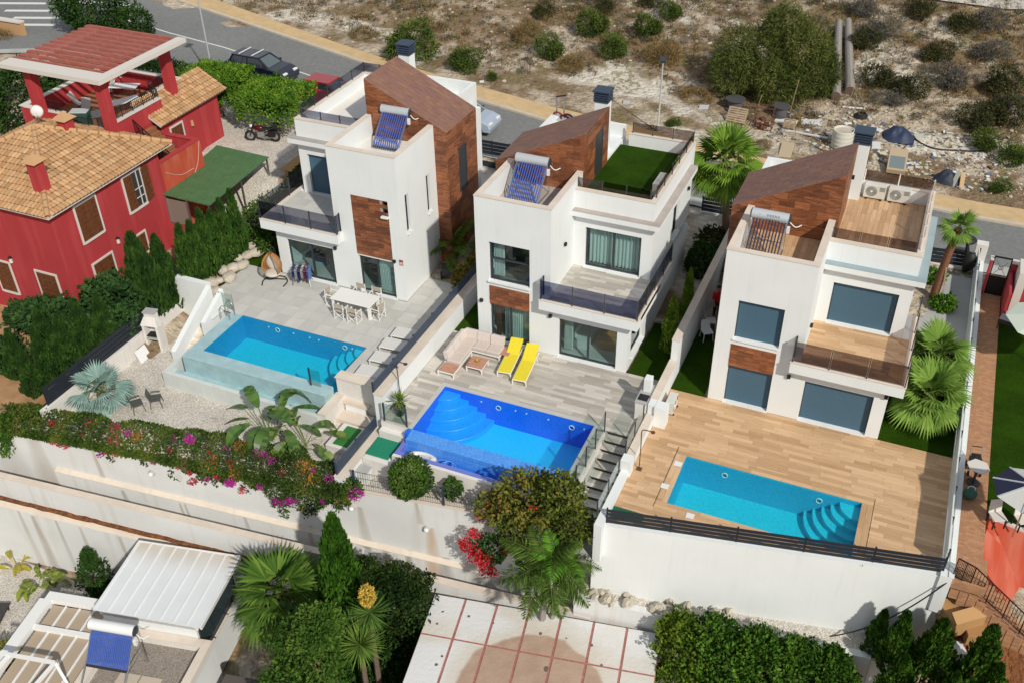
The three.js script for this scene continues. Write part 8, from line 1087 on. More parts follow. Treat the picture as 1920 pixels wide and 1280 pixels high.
// ---------- street: cars, lamps, gates ----------
function car(label, pos, ry, color, { L = 4.7, W = 1.8, H = 1.55, bars = false } = {}) {
  const t = thing('parked_car', label, 'car', pos, ry), k = L / 4.7; const paint = M(color, { phys: 1, rough: 0.35, clearcoat: 1, clearcoatRoughness: 0.06, metalness: 0.2 });
  const s = new THREE.Shape(); [[-2.3, 0.35], [-2.34, 0.75], [-2.2, 0.98], [-1.2, 1.02], [0.75, 0.98], [1.75, 0.86], [2.2, 0.7], [2.32, 0.5], [2.26, 0.3], [-2.2, 0.28]].forEach((p, i) => i ? s.lineTo(p[0] * k, p[1]) : s.moveTo(p[0] * k, p[1])); s.closePath();
  const wells = [-1.4 * k, 1.42 * k]; const g = ni(new THREE.ExtrudeGeometry(s, { depth: W - 0.24, bevelEnabled: true, bevelThickness: 0.12, bevelSize: 0.07, bevelSegments: 4 })); g.translate(0, 0, -(W - 0.24) / 2); mesh('body', boxUV(g), paint, t);
  const fr = (y0, y1, a0, a1, b0, b1, w0, w1) => { const P = [[a0, y0, w0], [a1, y0, w0], [a1, y0, -w0], [a0, y0, -w0]], Q = [[b0, y1, w1], [b1, y1, w1], [b1, y1, -w1], [b0, y1, -w1]], pos = []; for (let i = 0; i < 4; i++) { const j = (i + 1) % 4; pos.push(...P[i], ...P[j], ...Q[j], ...P[i], ...Q[j], ...Q[i]); } pos.push(...Q[0], ...Q[1], ...Q[2], ...Q[0], ...Q[2], ...Q[3]); return fromTris(pos); };
  mesh('glasshouse', fr(1.0, H - 0.1, -2.05 * k, 1.15 * k, -1.65 * k, 0.35 * k, W / 2 - 0.08, W / 2 - 0.26), M([0.02, 0.028, 0.032], { phys: 1, rough: 0.06, clearcoat: 1 }), t);
  const rs = new THREE.Shape(), rx = W / 2 - 0.27; rs.moveTo(-1.72 * k, -rx + 0.1); rs.quadraticCurveTo(-1.75 * k, -rx, -1.55 * k, -rx); rs.lineTo(0.2 * k, -rx); rs.quadraticCurveTo(0.42 * k, -rx, 0.42 * k, -rx + 0.2); rs.lineTo(0.42 * k, rx - 0.2); rs.quadraticCurveTo(0.42 * k, rx, 0.2 * k, rx); rs.lineTo(-1.55 * k, rx); rs.quadraticCurveTo(-1.75 * k, rx, -1.72 * k, rx - 0.1); rs.closePath(); const rg = ni(new THREE.ExtrudeGeometry(rs, { depth: 0.03, bevelEnabled: true, bevelSize: 0.03, bevelThickness: 0.03, bevelSegments: 3 })); rg.rotateX(-Math.PI / 2); rg.translate(0, H - 0.09, 0); mesh('roof', boxUV(rg), paint, t);
  for (const sd of [-1, 1]) { mesh('pillar', [bar([1.12 * k, 1.0, sd * (W / 2 - 0.09)], [0.36 * k, H - 0.08, sd * (W / 2 - 0.27)], 0.06), bar([-0.45 * k, 1.0, sd * (W / 2 - 0.09)], [-0.5 * k, H - 0.08, sd * (W / 2 - 0.26)], 0.06), bar([-1.95 * k, 1.0, sd * (W / 2 - 0.09)], [-1.62 * k, H - 0.08, sd * (W / 2 - 0.26)], 0.1)], paint, t); mesh('mirror', CB(0.16, 0.12, 0.2, 0.03).translate(0.85 * k, 1.0, sd * (W / 2 + 0.06)), mat.black, t); mesh('headlight', CB(0.22, 0.14, 0.4, 0.04).translate(2.22 * k, 0.64, sd * 0.55), mat.clearGlassS ?? mat.pvc, t); mesh('tail_light', CB(0.08, 0.24, 0.3, 0.03).translate(-2.33 * k, 0.72, sd * 0.6), M([0.3, 0.01, 0.01]), t); for (const x of wells) { const w = mesh('wheel', ni(new THREE.CylinderGeometry(0.33, 0.33, 0.22, 24)).rotateX(Math.PI / 2).translate(x, 0.33, sd * (W / 2 - 0.06)), mat.rubber, t); mesh('rim', ni(new THREE.CylinderGeometry(0.2, 0.2, 0.02, 16)).rotateX(Math.PI / 2).translate(x, 0.33, sd * (W / 2 + 0.06)), mat.steel, w); } }
  mesh('windscreen', prism([[1.13 * k, 1.03, 0.66], [1.13 * k, 1.03, -0.66], [0.42 * k, H - 0.12, -0.52], [0.42 * k, H - 0.12, 0.52]], 0.008), M([0.10, 0.13, 0.14], { phys: 1, rough: 0.05, clearcoat: 1 }), t);
  if (bars) for (const x of [-1.1, -0.1]) mesh('roof_bar', B(x * k - 0.03, H + 0.03, -W / 2 + 0.25, x * k + 0.03, H + 0.07, W / 2 - 0.25), mat.pvc, t);
}
car('dark navy estate car with two pale roof bars on the street', [-40.7, yR(-40.7) + 0.015, -51.9], -0.03, [0.008, 0.011, 0.03], { L: 4.8, bars: true, H: 1.6 });
car('red hatchback parked on the street behind the left villa', [-34.7, yR(-34.7) + 0.015, -50.7], -0.04, [0.42, 0.005, 0.012], { L: 3.9, H: 1.52 });
car('pale silver blue car glimpsed behind the middle villa gate', [-25.6, yR(-25.6) + 0.015, -51.4], 0, [0.42, 0.5, 0.62], { L: 4.0 });
function lamp(label, x, y, z, h, ry) { const t = thing('street_lamp', label, 'street lamp', [x, y, z], ry); mesh('pole', C(0.07, 0.045, h, 0, 0, 0, 10), mat.steelTank, t); mesh('base', C(0.12, 0.12, 0.25, 0, 0, 0, 10), mat.steelTank, t); mesh('lamp_head', prism([[-0.14, 0.16, 0.32], [0.14, 0.16, 0.32], [0.2, 0.2, -0.3], [-0.2, 0.2, -0.3]], 0.14).translate(0, h, 0.12), mat.frame, t); mesh('lens', B(-0.1, h + 0.02, -0.1, 0.1, h + 0.03, 0.35), mat.pvc, t); }
lamp('street lamp by the far pavement above the grass roof', -14.87, yR(-14.9) + 0.12, -56.5, 4.35, 0.2); lamp('street lamp rising from the hedge by the dark car', -42.9, yR(-42.9), -49.65, 5.9, 0);
slatFence('gate_fence', 'black slat fence at the street between left and middle villas', -23.6, -48.3, -21.3, -48.3, 1.75, 0.85, 4, mat.fenceDark, { step: 1.2 }); { const g = thing('sliding_gate', 'black solid gate panel below the slats between left and middle villas', 'gate', [-22.9, 0.6, -47.4]); mesh('panel', B(-0.8, 0, -0.03, 1.6, 1.1, 0.03), mat.fenceDark, g); mesh('rail', B(-0.8, 1.1, -0.05, 1.6, 1.16, 0.05), mat.fenceDark, g); }
slatFence('gate_fence', 'black slat fence at the street behind the tall fan palm', -9.9, -48.1, -7.8, -48.1, 0.75, 0.85, 4, mat.fenceDark, { step: 1.2 }); slatFence('gate_fence', 'black slat fence at the street right of the shuttered villa', 1.2, -48.3, 4.0, -48.5, 0.1, 0.85, 4, mat.fenceDark, { step: 1.4 });
{ const g = thing('plot_wall', 'white low wall under the street fence behind the fan palm', 'wall'); mesh('wall_body', B(-9.95, 0, -48.3, -7.66, 0.74, -48.0), mat.white2, g); const g2 = thing('plot_wall', 'white low wall under the street fence right of shuttered villa', 'wall'); mesh('wall_body', B(1.1, -0.1, -48.6, 4.05, 0.1, -48.35), mat.white2, g2);
  const p = thing('black_patio_light', 'black post with round dish top at the driveway gate', 'lamp post', [3.55, 0.05, -48.2]); mesh('dish', ni(new THREE.SphereGeometry(0.42, 20, 10)).scale(1, 0.45, 1).translate(-0.1, 1.75, 0), mat.black, p); mesh('post', [trunkGeo([[0.15, 0, 0], [0.1, 0.7, 0], [-0.1, 1.6, 0]], 0.14, 0.09), bar([-0.55, 1.1, 0], [0.05, 1.05, 0], 0.1)], mat.black, p); mesh('body', ni(new THREE.SphereGeometry(0.34, 14, 10)).scale(1, 1.6, 0.8).translate(0.25, 0.55, 0), mat.black, p);
  const rk = thing('pole_rack', 'two thin poles with rust red hose coils on the rear roof', 'rack', [-16.5, 6.4, -43.7]); mesh('pole', [bar([-0.2, 0, 0], [-0.2, 1.5, 0], 0.05)], mat.steel, rk); mesh('pole', [bar([0.15, 0, -0.1], [0.15, 1.6, -0.1], 0.05)], mat.steel, rk); mesh('crossbar', bar([-0.25, 1.5, 0], [0.25, 1.6, -0.1], 0.06), mat.black, rk); for (const [x, y] of [[-0.1, 0.62], [0.25, 0.5], [0.45, 0.6]]) mesh('coil', ni(new THREE.TorusGeometry(0.2, 0.05, 6, 16, 4.6)).rotateX(0.6).translate(x, y, 0.1), M([0.2, 0.03, 0.025]), rk); }
// ---------- right neighbour's things ----------
{
  const b = thing('slatted_bench', 'grey slatted bench beside the path at the right edge', 'bench', [5.75, -0.03, -43.9], -0.25); for (let k = 0; k < 6; k++) mesh('slat', B(-0.32, 0.45 + 0.001, -0.5 + k * 0.17, 0.32, 0.49, -0.37 + k * 0.17), mat.concrete, b); mesh('frame', [B(-0.3, 0, -0.48, -0.25, 0.45, -0.43), B(0.25, 0, -0.48, 0.3, 0.45, -0.43), B(-0.3, 0, 0.42, -0.25, 0.45, 0.47), B(0.25, 0, 0.42, 0.3, 0.45, 0.47), B(-0.32, 0.4, 0.5, 0.32, 0.6, 0.53)], mat.post, b);
  const c = thing('garden_parasol', 'pale green parasol cut by the right picture edge', 'parasol', [7.0, -0.03, -41.2]); { const pos = []; for (let k = 0; k < 8; k++) { const a = k * Math.PI / 4, d = a + Math.PI / 4, r = 1.75; pos.push(0, 2.75, 0, r * Math.cos(d), 2.25, r * Math.sin(d), r * Math.cos(a), 2.25, r * Math.sin(a)); } mesh('canopy', fromTris(pos), M([0.62, 0.68, 0.6], { side: THREE.DoubleSide, rough: 0.9 }), c); mesh('pole', C(0.03, 0.03, 2.75), mat.steel, c); }
  const u = thing('garden_parasol', 'navy parasol panel with white ribs beside the red slope', 'parasol', [6.35, 0.0, -29.9]); { const r = 1.25; for (let k = 0; k < 8; k++) { const a = k * Math.PI / 4 + 0.2, d = a + Math.PI / 4, p = x => [r * Math.cos(x), 2.25, r * Math.sin(x)]; mesh('canopy_panel', fromTris([0, 2.6, 0, ...p(d), ...p(a)]), k % 3 === 2 ? fabric([0.6, 0.6, 0.58]) : M([0.012, 0.014, 0.05], { side: THREE.DoubleSide }), u); mesh('rib', bar([0, 2.615, 0], [p(a)[0], 2.265, p(a)[2]], 0.06, 0.03), mat.steelTank, u); } mesh('pole', C(0.03, 0.03, 2.6), mat.steel, u); }
  for (const [l, x, z] of [['metal chair under the navy parasol nearer the path', 5.75, -30.3], ['metal chair under the navy parasol at the picture edge', 6.6, -30.5]]) { const t = thing('metal_chair', l, 'chair', [x, 0.0, z], 0.5); mesh('seat', CB(0.5, 0.03, 0.5, 0.01).translate(0, 0.42, 0), mat.trim, t); mesh('backrest', prism([[-0.24, 0.45, -0.22], [0.24, 0.45, -0.22], [0.22, 0.95, -0.32], [-0.22, 0.95, -0.32]], 0.03), mat.trim, t); for (const [a, d] of [[-0.22, -0.22], [0.22, -0.22], [-0.22, 0.22], [0.22, 0.22]]) mesh('leg', B(a - 0.02, 0, d - 0.02, a + 0.02, 0.42, d + 0.02), mat.iron, t); }
  const tc = thing('folded_cover', 'pale hexagonal table top over dark clutter on the tiled path', 'table', [4.9, 0, -32.3], 0.3); mesh('top', ni(new THREE.CylinderGeometry(0.42, 0.42, 0.03, 6)).translate(0, 0.85, 0), mat.trim, tc); mesh('stand', [C(0.05, 0.05, 0.85), C(0.25, 0.25, 0.04)], mat.post, tc);
  const sc = thing('folded_pushchair', 'dark folded pushchair beside the hexagonal table top', 'pushchair', [4.85, 0, -33.0], 0.2); mesh('fabric_seat', CB(0.4, 0.5, 0.5, 0.12).translate(0, 0.25, 0), mat.black, sc); mesh('frame', [bar([-0.2, 0.1, 0.3], [-0.2, 0.95, -0.35], 0.03), bar([0.2, 0.1, 0.3], [0.2, 0.95, -0.35], 0.03), bar([-0.2, 0.95, -0.35], [0.2, 0.95, -0.35], 0.03)], mat.post, sc); for (const [x, z] of [[-0.22, 0.28], [0.22, 0.28], [-0.22, -0.28], [0.22, -0.28]]) mesh('wheel', ni(new THREE.TorusGeometry(0.08, 0.025, 6, 14)).rotateY(Math.PI / 2).translate(x, 0.1, z), mat.rubber, sc);
  const bg = thing('green_bag', 'green and striped bag below the hexagonal table top', 'bag', [4.8, 0, -31.4]); mesh('sack', ni(new THREE.SphereGeometry(0.26, 14, 10)).scale(1, 0.9, 0.85).translate(0, 0.22, 0), M([0.04, 0.12, 0.09], { rough: 0.9 }), bg); mesh('handles', ni(new THREE.TorusGeometry(0.13, 0.015, 5, 14)).translate(0, 0.46, 0), mat.pvc, bg);
  const bx = thing('cardboard_box', 'big brown cardboard box below the tiled stair', 'box', [5.2, -2.1, -27.2], 0.7); mesh('carton', CB(1.4, 0.7, 1.1, 0.02), M([0.42, 0.24, 0.10], { rough: 0.9 }), bx); mesh('flap', prism([[-0.7, 0.71, 0.55], [0.7, 0.71, 0.55], [0.7, 0.95, 0.2], [-0.7, 0.95, 0.2]], 0.02), M([0.46, 0.27, 0.12], { rough: 0.9 }), bx); const b2 = thing('cardboard_box', 'smaller brown box under the big cardboard one', 'box', [5.75, -2.35, -26.8], 0.3); mesh('carton', CB(0.7, 0.5, 0.6, 0.02), M([0.4, 0.22, 0.09], { rough: 0.9 }), b2);
  const wb = thing('white_crate', 'white plastic crate below the cardboard boxes', 'crate', [5.3, -2.9, -26.3], 0.5); mesh('body', CB(0.45, 0.4, 0.5, 0.02), mat.pvc, wb); mesh('rim', CB(0.5, 0.05, 0.55, 0.01).translate(0, 0.38, 0), mat.pvc, wb); structure('soil_bank', prism([[4.6, -3.0, -25.8], [9, -4.0, -25.6], [9, -2.6, -27.4], [4.6, -2.0, -27.6]], 0.4), mat.soil);
  const cb = thing('power_cable', 'black cable hanging across the bright white wall corner', 'cable'); mesh('line', boxUV(tube([[4.45, 0.0, -26.95], [3.9, -0.9, -26.75], [3.2, -1.9, -26.55], [2.3, -2.9, -26.35], [1.2, -3.65, -26.1], [0.0, -3.95, -25.8], [-2.5, -4.0, -25.2]], 0.025, 6, 60)), mat.hose, cb);
}
// ---------- the waste ground beyond the street ----------
const hy = (x, z) => rear(x, z) - 0.06;
seed(900);
{
  // big tamarisk and the two lying trunks
  bush('tamarisk_tree', 'huge feathery olive tamarisk beyond the street, left of the logs', 'tree', [-9.4, hy(-9.4, -65), -65], many([blob(2.4, 2.3, 1.8, -1.2, 2.6, -0.3), blob(2.1, 2.5, 1.8, 1.3, 2.7, -0.5), blob(1.9, 1.7, 1.5, -2.6, 1.7, 0.7), blob(1.7, 1.6, 1.3, 0.5, 1.4, 1.0), blob(1.5, 1.7, 1.4, 2.6, 1.7, -0.9), blob(1.4, 1.4, 1.2, 0, 4.4, -0.8)], [3, 3, 2, 1.6, 1.5, 1.5]), 42000, 0.34, 0.026, [[0.04, 0.062, 0.014], [0.09, 0.115, 0.026], [0.17, 0.18, 0.05]], { trunk: [trunkGeo([[0, 0, 0], [-1, 2, 0], [-2, 3.4, 0.2]], 0.2, 0.08), trunkGeo([[0, 0, 0], [0.8, 2, -0.3], [1.8, 3.6, -0.6]], 0.2, 0.08)], opt: { up: -0.1, clump: 1.2, jit: 0.9 } });
  for (const [l, a, b] of [['left one of two grey palm logs lying up the slope', [-5.5, -65.6], [-7.1, -76]], ['right one of two grey palm logs lying up the slope', [-4.75, -66.8], [-6.5, -76.2]]]) { const t = thing('palm_log', l, 'log', [a[0], hy(...a) + 0.25, a[1]]); const d = [b[0] - a[0], hy(...b) - hy(...a) + 0.3, b[1] - a[1]]; mesh('trunk', trunkGeo([[0, 0, 0], d.map(v => v * 0.5), d], 0.33, 0.24, 12), mat.greyBark, t); for (const k of [0, 0.02]) mesh('cut_end', ni(new THREE.CylinderGeometry(0.33, 0.33, 0.02, 12)).rotateX(Math.PI / 2).translate(0, 0, 0.005), mat.bark, t); t.children.pop(); }
  // shrub prototypes, each placed shrub a thing
  const proto = { green: [0, 1].map(() => leafCloud(3400, many([blob(0.8, 0.75, 0.8, 0, 0.75, 0), blob(0.5, 0.45, 0.5, 0.5, 0.6, 0.3)]), 0.24, 0.02, [[0.03, 0.055, 0.010], [0.07, 0.11, 0.02], [0.13, 0.17, 0.035]])), grey: [0, 1].map(() => leafCloud(2200, many([blob(0.85, 0.55, 0.8, 0, 0.45, 0), blob(0.5, 0.4, 0.5, -0.5, 0.4, 0.3)]), 0.2, 0.016, greySh)), dark: [0, 1].map(() => leafCloud(2400, many([blob(0.85, 0.6, 0.8, 0, 0.5, 0), blob(0.5, 0.45, 0.5, 0.5, 0.4, -0.2)]), 0.17, 0.025, [[0.025, 0.03, 0.012], [0.055, 0.06, 0.022], [0.11, 0.10, 0.04]])), dry: [0, 1].map(() => leafCloud(1700, blob(0.85, 0.5, 0.8, 0, 0.4, 0), 0.3, 0.012, dry)) };
  const sh = (kind, label, x, z, s, sy = s) => { const t = thing(kind + '_shrub', label, 'shrub', [x, hy(x, z) - 0.05, z], R() * 6); mesh('foliage', proto[kind][R() < 0.5 ? 0 : 1], mat.leaf, t); t.scale.set(s, sy, s); };
  sh('green', 'big round green shrub directly behind the left villa chimney', -33.4, -59.7, 1.85, 1.9); sh('green', 'smaller green shrub right of the big round one behind the chimney', -29.2, -59.3, 1.2); sh('green', 'green shrub midway up the slope above the brown roof', -25.3, -64, 1.1, 1.15); sh('green', 'dark green shrub high on the slope left of the tamarisk', -24.0, -69.4, 1.35); sh('green', 'green bush on the slope left of the dry grass', -21.1, -66.1, 1.15, 1.2); sh('green', 'bright tuft of green beside the far street lamp', -14.2, -57.9, 0.5, 0.35); sh('green', 'small green tuft by the pavement right of the green shrubs', -27.1, -58.7, 0.45);
  sh('green', 'olive shrub on the slope between lamp and dry grass', -20.2, -70.9, 1.1); sh('green', 'green shrub at the top edge left of the tamarisk', -19.4, -74.6, 1.0); sh('green', 'olive shrub at the right edge above the street', 5.6, -62.1, 1.1, 0.8); sh('green', 'low yellow-green shrub on the verge at right', 5.1, -58.3, 0.7, 0.5); sh('green', 'olive shrub at the right edge below the dark tangle', 3.9, -63.4, 1.0, 0.8);
  sh('dark', 'dark shrub at the top edge above the chimney shrubs', -28.4, -71.5, 1.0); sh('dark', 'dark bush at the top edge between two logs and lamp', -21.3, -76.4, 1.0); sh('dark', 'second dark bush at the top edge further left', -24.4, -74.0, 0.9); sh('dark', 'dark shrub on the slope just right of the logs', -3.5, -68.6, 1.25); sh('dark', 'dark shrub right of the logs by the debris', -1.0, -68.0, 1.3); sh('dark', 'dark shrub behind the grey round one', 0.2, -73.6, 1.2); sh('dark', 'dark shrub at the right edge halfway up the slope', 4.6, -71.0, 1.5); sh('dark', 'dark tangle at the right edge above the tarpaulin', 4.9, -67.0, 1.6); sh('dark', 'dark bush near the right edge above the black hose', 3.0, -65.6, 1.3); sh('dark', 'dark bush high on the slope above the logs', -4.7, -73.4, 1.2); sh('dark', 'dark shrub high on the right slope under the track', 1.2, -78.2, 1.2); sh('dark', 'dark shrub left of the track at the top', -1.8, -80, 1.3);
  sh('grey', 'grey round shrub in the middle of the right slope', 0.8, -70.5, 1.5, 1.5); sh('grey', 'grey shrub near the top right of the slope', 3.6, -75.2, 1.3); sh('grey', 'grey scrub above the logs by the tamarisk', -4.0, -75.5, 1.5); sh('grey', 'grey scrub below the track at the top right', 3.2, -79.5, 1.4); sh('grey', 'grey bush at the right edge below the dark shrub', 5.3, -68.9, 1.1); sh('grey', 'grey shrub between the logs and the debris heap', -2.4, -66.5, 1.1, 0.8); sh('grey', 'grey shrub at the top edge above the logs', -6.0, -79.0, 1.4); sh('grey', 'grey-violet scrub at the top edge left of tamarisk', -25.8, -75.5, 1.3);
  sh('dry', 'dry orange grass clump left of the tamarisk', -17.6, -66.9, 1.5); sh('dry', 'dry ochre clump above the green shrubs by the street', -27.8, -66.6, 1.3); sh('dry', 'dry red-brown bush beside the pavement left of the chimney', -38.6, -61.5, 1.1, 0.9); sh('dry', 'dry clump between the big green shrub and lamp', -23.2, -63.2, 1.1); sh('dry', 'dry brown clump at the foot of the tamarisk', -14.0, -62.6, 1.2, 0.8); sh('dry', 'dry ochre clump behind the white tank', -3.0, -58.6, 0.9, 0.6); sh('dry', 'dry bush by the pavement in front of the pallets', -8.6, -57.4, 0.8, 0.5);
  // grasses, low scrub and stones nobody could count
  const dens = (x, z) => { const a = fbm(x * 0.16 + 70, z * 0.16 + 200, 256, 3); const up = sst(-60, -68, z) * 0.5 + 0.25 + 0.25 * sst(-10, 2, x) * sst(-63, -68, z); return a * 0.9 + up * 0.55 + 0.16 * sst(-14, -8, x) * sst(-64, -69, z) + 0.10 * sst(-34, -28, x) * sst(-12, -16, x) * sst(-61, -66, z); };
  { const pos = [], col = []; let n = 0; while (n < 9000) { const x = rr(-62, 9), z = -57.2 - 34 * Math.pow(R(), 0.9); if (z > farKerb(x) - 2.1 || dens(x, z) < 0.62 + 0.35 * R()) continue; n++; const y = hy(x, z), g = R(), c = g < 0.3 ? dry[2] : g < 0.75 ? dry[1] : [0.12, 0.13, 0.04], h = rr(0.12, 0.42), k = 6; for (let i = 0; i < k; i++) { const d = V3(rr(-0.6, 0.6), 1, rr(-0.6, 0.6)).normalize(), s = V3(d.z, 0, -d.x).normalize(); leafTri(pos, col, V3(x + rr(-0.1, 0.1), y, z + rr(-0.1, 0.1)), d, s, h * rr(0.7, 1.2), 0.018, c.map(q => q * rr(0.7, 1.2))); } } stuff('dry_grass', fromTris(pos, col), mat.leaf, 'dry grass tufts scattered over the waste ground beyond the street', 'grass'); }
  { const pos = [], col = []; let n = 0; while (n < 3000) { const x = rr(-60, 9), z = -58.5 - 33 * Math.pow(R(), 0.75); if (z > farKerb(x) - 2.6 || dens(x, z) < 0.58 + 0.3 * R()) continue; n++; const y = hy(x, z), cs = pick([greySh, dry, [[0.03, 0.04, 0.012], [0.07, 0.08, 0.025], [0.12, 0.11, 0.04]], greySh, [[0.06, 0.03, 0.015], [0.14, 0.07, 0.03], [0.22, 0.13, 0.06]]]), r = rr(0.2, 0.75); for (let i = 0; i < 60 * r / 0.4; i++) { const d = rdir(); d.y = Math.abs(d.y); const p = V3(x + d.x * r * R(), y + d.y * r * 0.7 * R(), z + d.z * r * R()), s = V3().crossVectors(d, rdir()).normalize(); leafTri(pos, col, p, d, s, 0.17, 0.018, pick(cs).map(q => q * rr(0.7, 1.2))); } } stuff('low_scrub', fromTris(pos, col), mat.leaf, 'low brown and grey scrub covering the slope beyond the street', 'scrub'); }
  { const gs = [], base = [0, 1, 2].map(k => { const g = ni(new THREE.DodecahedronGeometry(1, 0)); const p = g.attributes.position; for (let i = 0; i < p.count; i++) { const q = 0.75 + 0.5 * vn(p.getX(i) * 2 + k * 7 + 20, p.getY(i) * 2 + p.getZ(i) * 3 + 40, 256); p.setXYZ(i, p.getX(i) * q, p.getY(i) * q * 0.6, p.getZ(i) * q); } g.computeVertexNormals(); return boxUV(g); }); for (let i = 0; i < 2600; i++) { const x = i < 1300 ? rr(-6, 8) : rr(-60, 8), z = i < 1300 ? rr(-57.5, -66) : -58 - 28 * R(); if (z > farKerb(x) - 2.1) continue; const r = 0.025 + 0.13 * Math.pow(R(), 3); const g = base[i % 3].clone().scale(r, r, r); g.rotateY(R() * 6); g.translate(x, hy(x, z) + r * 0.2, z); gs.push(g); } stuff('loose_stones', mergeGeometries(gs), mat.stone, 'pale stones and rubble strewn on the waste ground', 'stones'); }
  { const gs = [], ms = []; for (let i = 0; i < 330; i++) { const x = rr(-9, 5), z = -57.8 - 6.5 * Math.pow(R(), 0.8); const g = B(-rr(0.04, 0.2), 0, -rr(0.03, 0.14), rr(0.04, 0.2), rr(0.01, 0.06), rr(0.03, 0.14)); g.rotateX(rr(-0.4, 0.4)); g.rotateY(R() * 6); g.translate(x, hy(x, z) + 0.03, z); gs.push(colorize(g, pick([[0.6, 0.6, 0.58], [0.3, 0.32, 0.32], [0.5, 0.42, 0.3], [0.12, 0.14, 0.2], [0.7, 0.7, 0.7], [0.2, 0.13, 0.09]]))); } stuff('scattered_debris', mergeGeometries(gs), mat.leafDebris ?? M(WH, { vertexColors: true, rough: 0.8 }), 'small broken debris strewn across the waste ground at right', 'debris'); }
  // dumped things
  const at = (x, z, dy = 0) => [x, hy(x, z) + dy, z];
  const tank = thing('plastic_tank', 'white ribbed round plastic tank on the waste ground', 'tank', at(-4.15, -59.6)); mesh('shell', ni(new THREE.LatheGeometry([[0, 0], [0.62, 0], [0.64, 0.1], [0.62, 0.14], [0.62, 0.3], [0.65, 0.34], [0.62, 0.38], [0.62, 0.56], [0.65, 0.6], [0.62, 0.64], [0.62, 0.82], [0.65, 0.86], [0.62, 0.9], [0.62, 1.12], [0.64, 1.18], [0.56, 1.2], [0.55, 1.05], [0, 1.0]].map(p => new THREE.Vector2(...p)), 36)), M([0.62, 0.61, 0.55], { rough: 0.5, side: THREE.DoubleSide }), tank); mesh('rubble_fill', ni(new THREE.CylinderGeometry(0.53, 0.53, 0.05, 20)).translate(0, 1.06, 0), mat.stone, tank);
  const pw = thing('white_bucket', 'small white bucket behind the plastic tank', 'bucket', at(-4.9, -60.5)); mesh('pail', C(0.14, 0.18, 0.32, 0, 0, 0, 16), mat.pvc, pw); mesh('lid', C(0.19, 0.19, 0.03, 0, 0.32, 0, 16), mat.pvc, pw);
  const rt = thing('red_tarpaulin', 'crumpled red sheet behind the plastic tank', 'tarpaulin', at(-3.2, -60.4)); const crump = (w, d, h, sd) => { const g = new THREE.PlaneGeometry(w, d, 22, 18); g.rotateX(-Math.PI / 2); const p = g.attributes.position; for (let i = 0; i < p.count; i++) { const x = p.getX(i), z = p.getZ(i), e = Math.max(0, 1 - Math.hypot(x / w * 2, z / d * 2)); p.setY(i, h * Math.pow(e, 0.6) * (0.6 + 0.8 * fbm(x * 2.5 + sd, z * 2.5 + 9, 256, 3)) + 0.02); } g.computeVertexNormals(); return boxUV(ni(g)); }; mesh('sheet', crump(0.9, 0.6, 0.22, 3), M([0.3, 0.02, 0.05], { side: THREE.DoubleSide, rough: 0.7 }), rt);
  const bt = thing('blue_tarpaulin', 'crumpled dark blue tarpaulin heap on the waste ground', 'tarpaulin', at(-1.1, -62.7)); mesh('sheet', crump(2.0, 1.5, 0.85, 12), M([0.02, 0.035, 0.085], { side: THREE.DoubleSide, rough: 0.6 }), bt);
  const bt2 = thing('blue_tarpaulin', 'dark blue bags heaped with boards near the right pavement', 'tarpaulin', at(2.2, -58.2)); mesh('sheet', crump(1.7, 1.2, 0.8, 33), M([0.018, 0.025, 0.05], { side: THREE.DoubleSide, rough: 0.6 }), bt2);
  for (const [l, dx, ry, c] of [['tan board leaning on the dark blue bags', 0.75, 0.2, [0.55, 0.38, 0.2]], ['grey board leaning on the dark blue bags', 0.4, -0.5, [0.5, 0.5, 0.44]]]) { const t = thing('board', l, 'board', at(2.2 + dx, -57.85), ry); mesh('plank', prism([[-0.12, 0, 0.25], [0.12, 0, 0.25], [0.12, 0.85, -0.15], [-0.12, 0.85, -0.15]], 0.04), M(c, { rough: 0.8 }), t); }
  function pallet(l, pos, ry, tilt, w = 1.25, d = 1.0, cols = mat.palletWood) { const t = thing('wooden_pallet', l, 'pallet', pos, ry); const n = 7, P = (g) => g.rotateX(tilt); for (let k = 0; k < n; k++) mesh('board', P(B(-w / 2, 0.1, -d / 2 + k * (d / n), w / 2, 0.12, -d / 2 + k * (d / n) + d / n * 0.68)), cols, t); for (const x of [-w / 2, -0.05, w / 2 - 0.1]) mesh('bearer', P(B(x, 0, -d / 2, x + 0.1, 0.098, d / 2)), cols, t); for (const z of [-d / 2, d / 2 - 0.1]) mesh('bottom_board', P(B(-w / 2, -0.022, z, w / 2, -0.002, z + 0.1)), cols, t); }
  pallet('pale wooden pallet propped up beneath the tamarisk', at(-10.8, -60.4, 0.42), -0.1, 0.9); pallet('small brown pallet propped up among the white boards', at(-7.55, -60.9, 0.35), 0, 1.2, 0.75, 0.6);
  const rf = thing('rusty_rack', 'rusty metal rack standing beside the propped pallet', 'rack', at(-9.1, -60.4)); mesh('frame', [[-0.55, -0.3], [0.55, -0.3], [-0.55, 0.3], [0.55, 0.3]].map(([x, z]) => bar([x, 0, z], [x, 1.5, z], 0.04)).concat([0.05, 0.45, 1.48].flatMap(y => [bar([-0.55, y, -0.3], [0.55, y, -0.3], 0.035), bar([-0.55, y, 0.3], [0.55, y, 0.3], 0.035), bar([-0.55, y, -0.3], [-0.55, y, 0.3], 0.035), bar([0.55, y, -0.3], [0.55, y, 0.3], 0.035)])), mat.rust, rf); for (const [x, y, z] of [[-0.3, 0.2, 0.1], [0.2, 0.25, 0], [0.05, 0.15, 0.2], [-0.1, 0.5, -0.1]]) mesh('scrap', CB(0.4, 0.18, 0.3, 0.02).rotateY(x * 9).translate(x, y, z), mat.rust, rf);
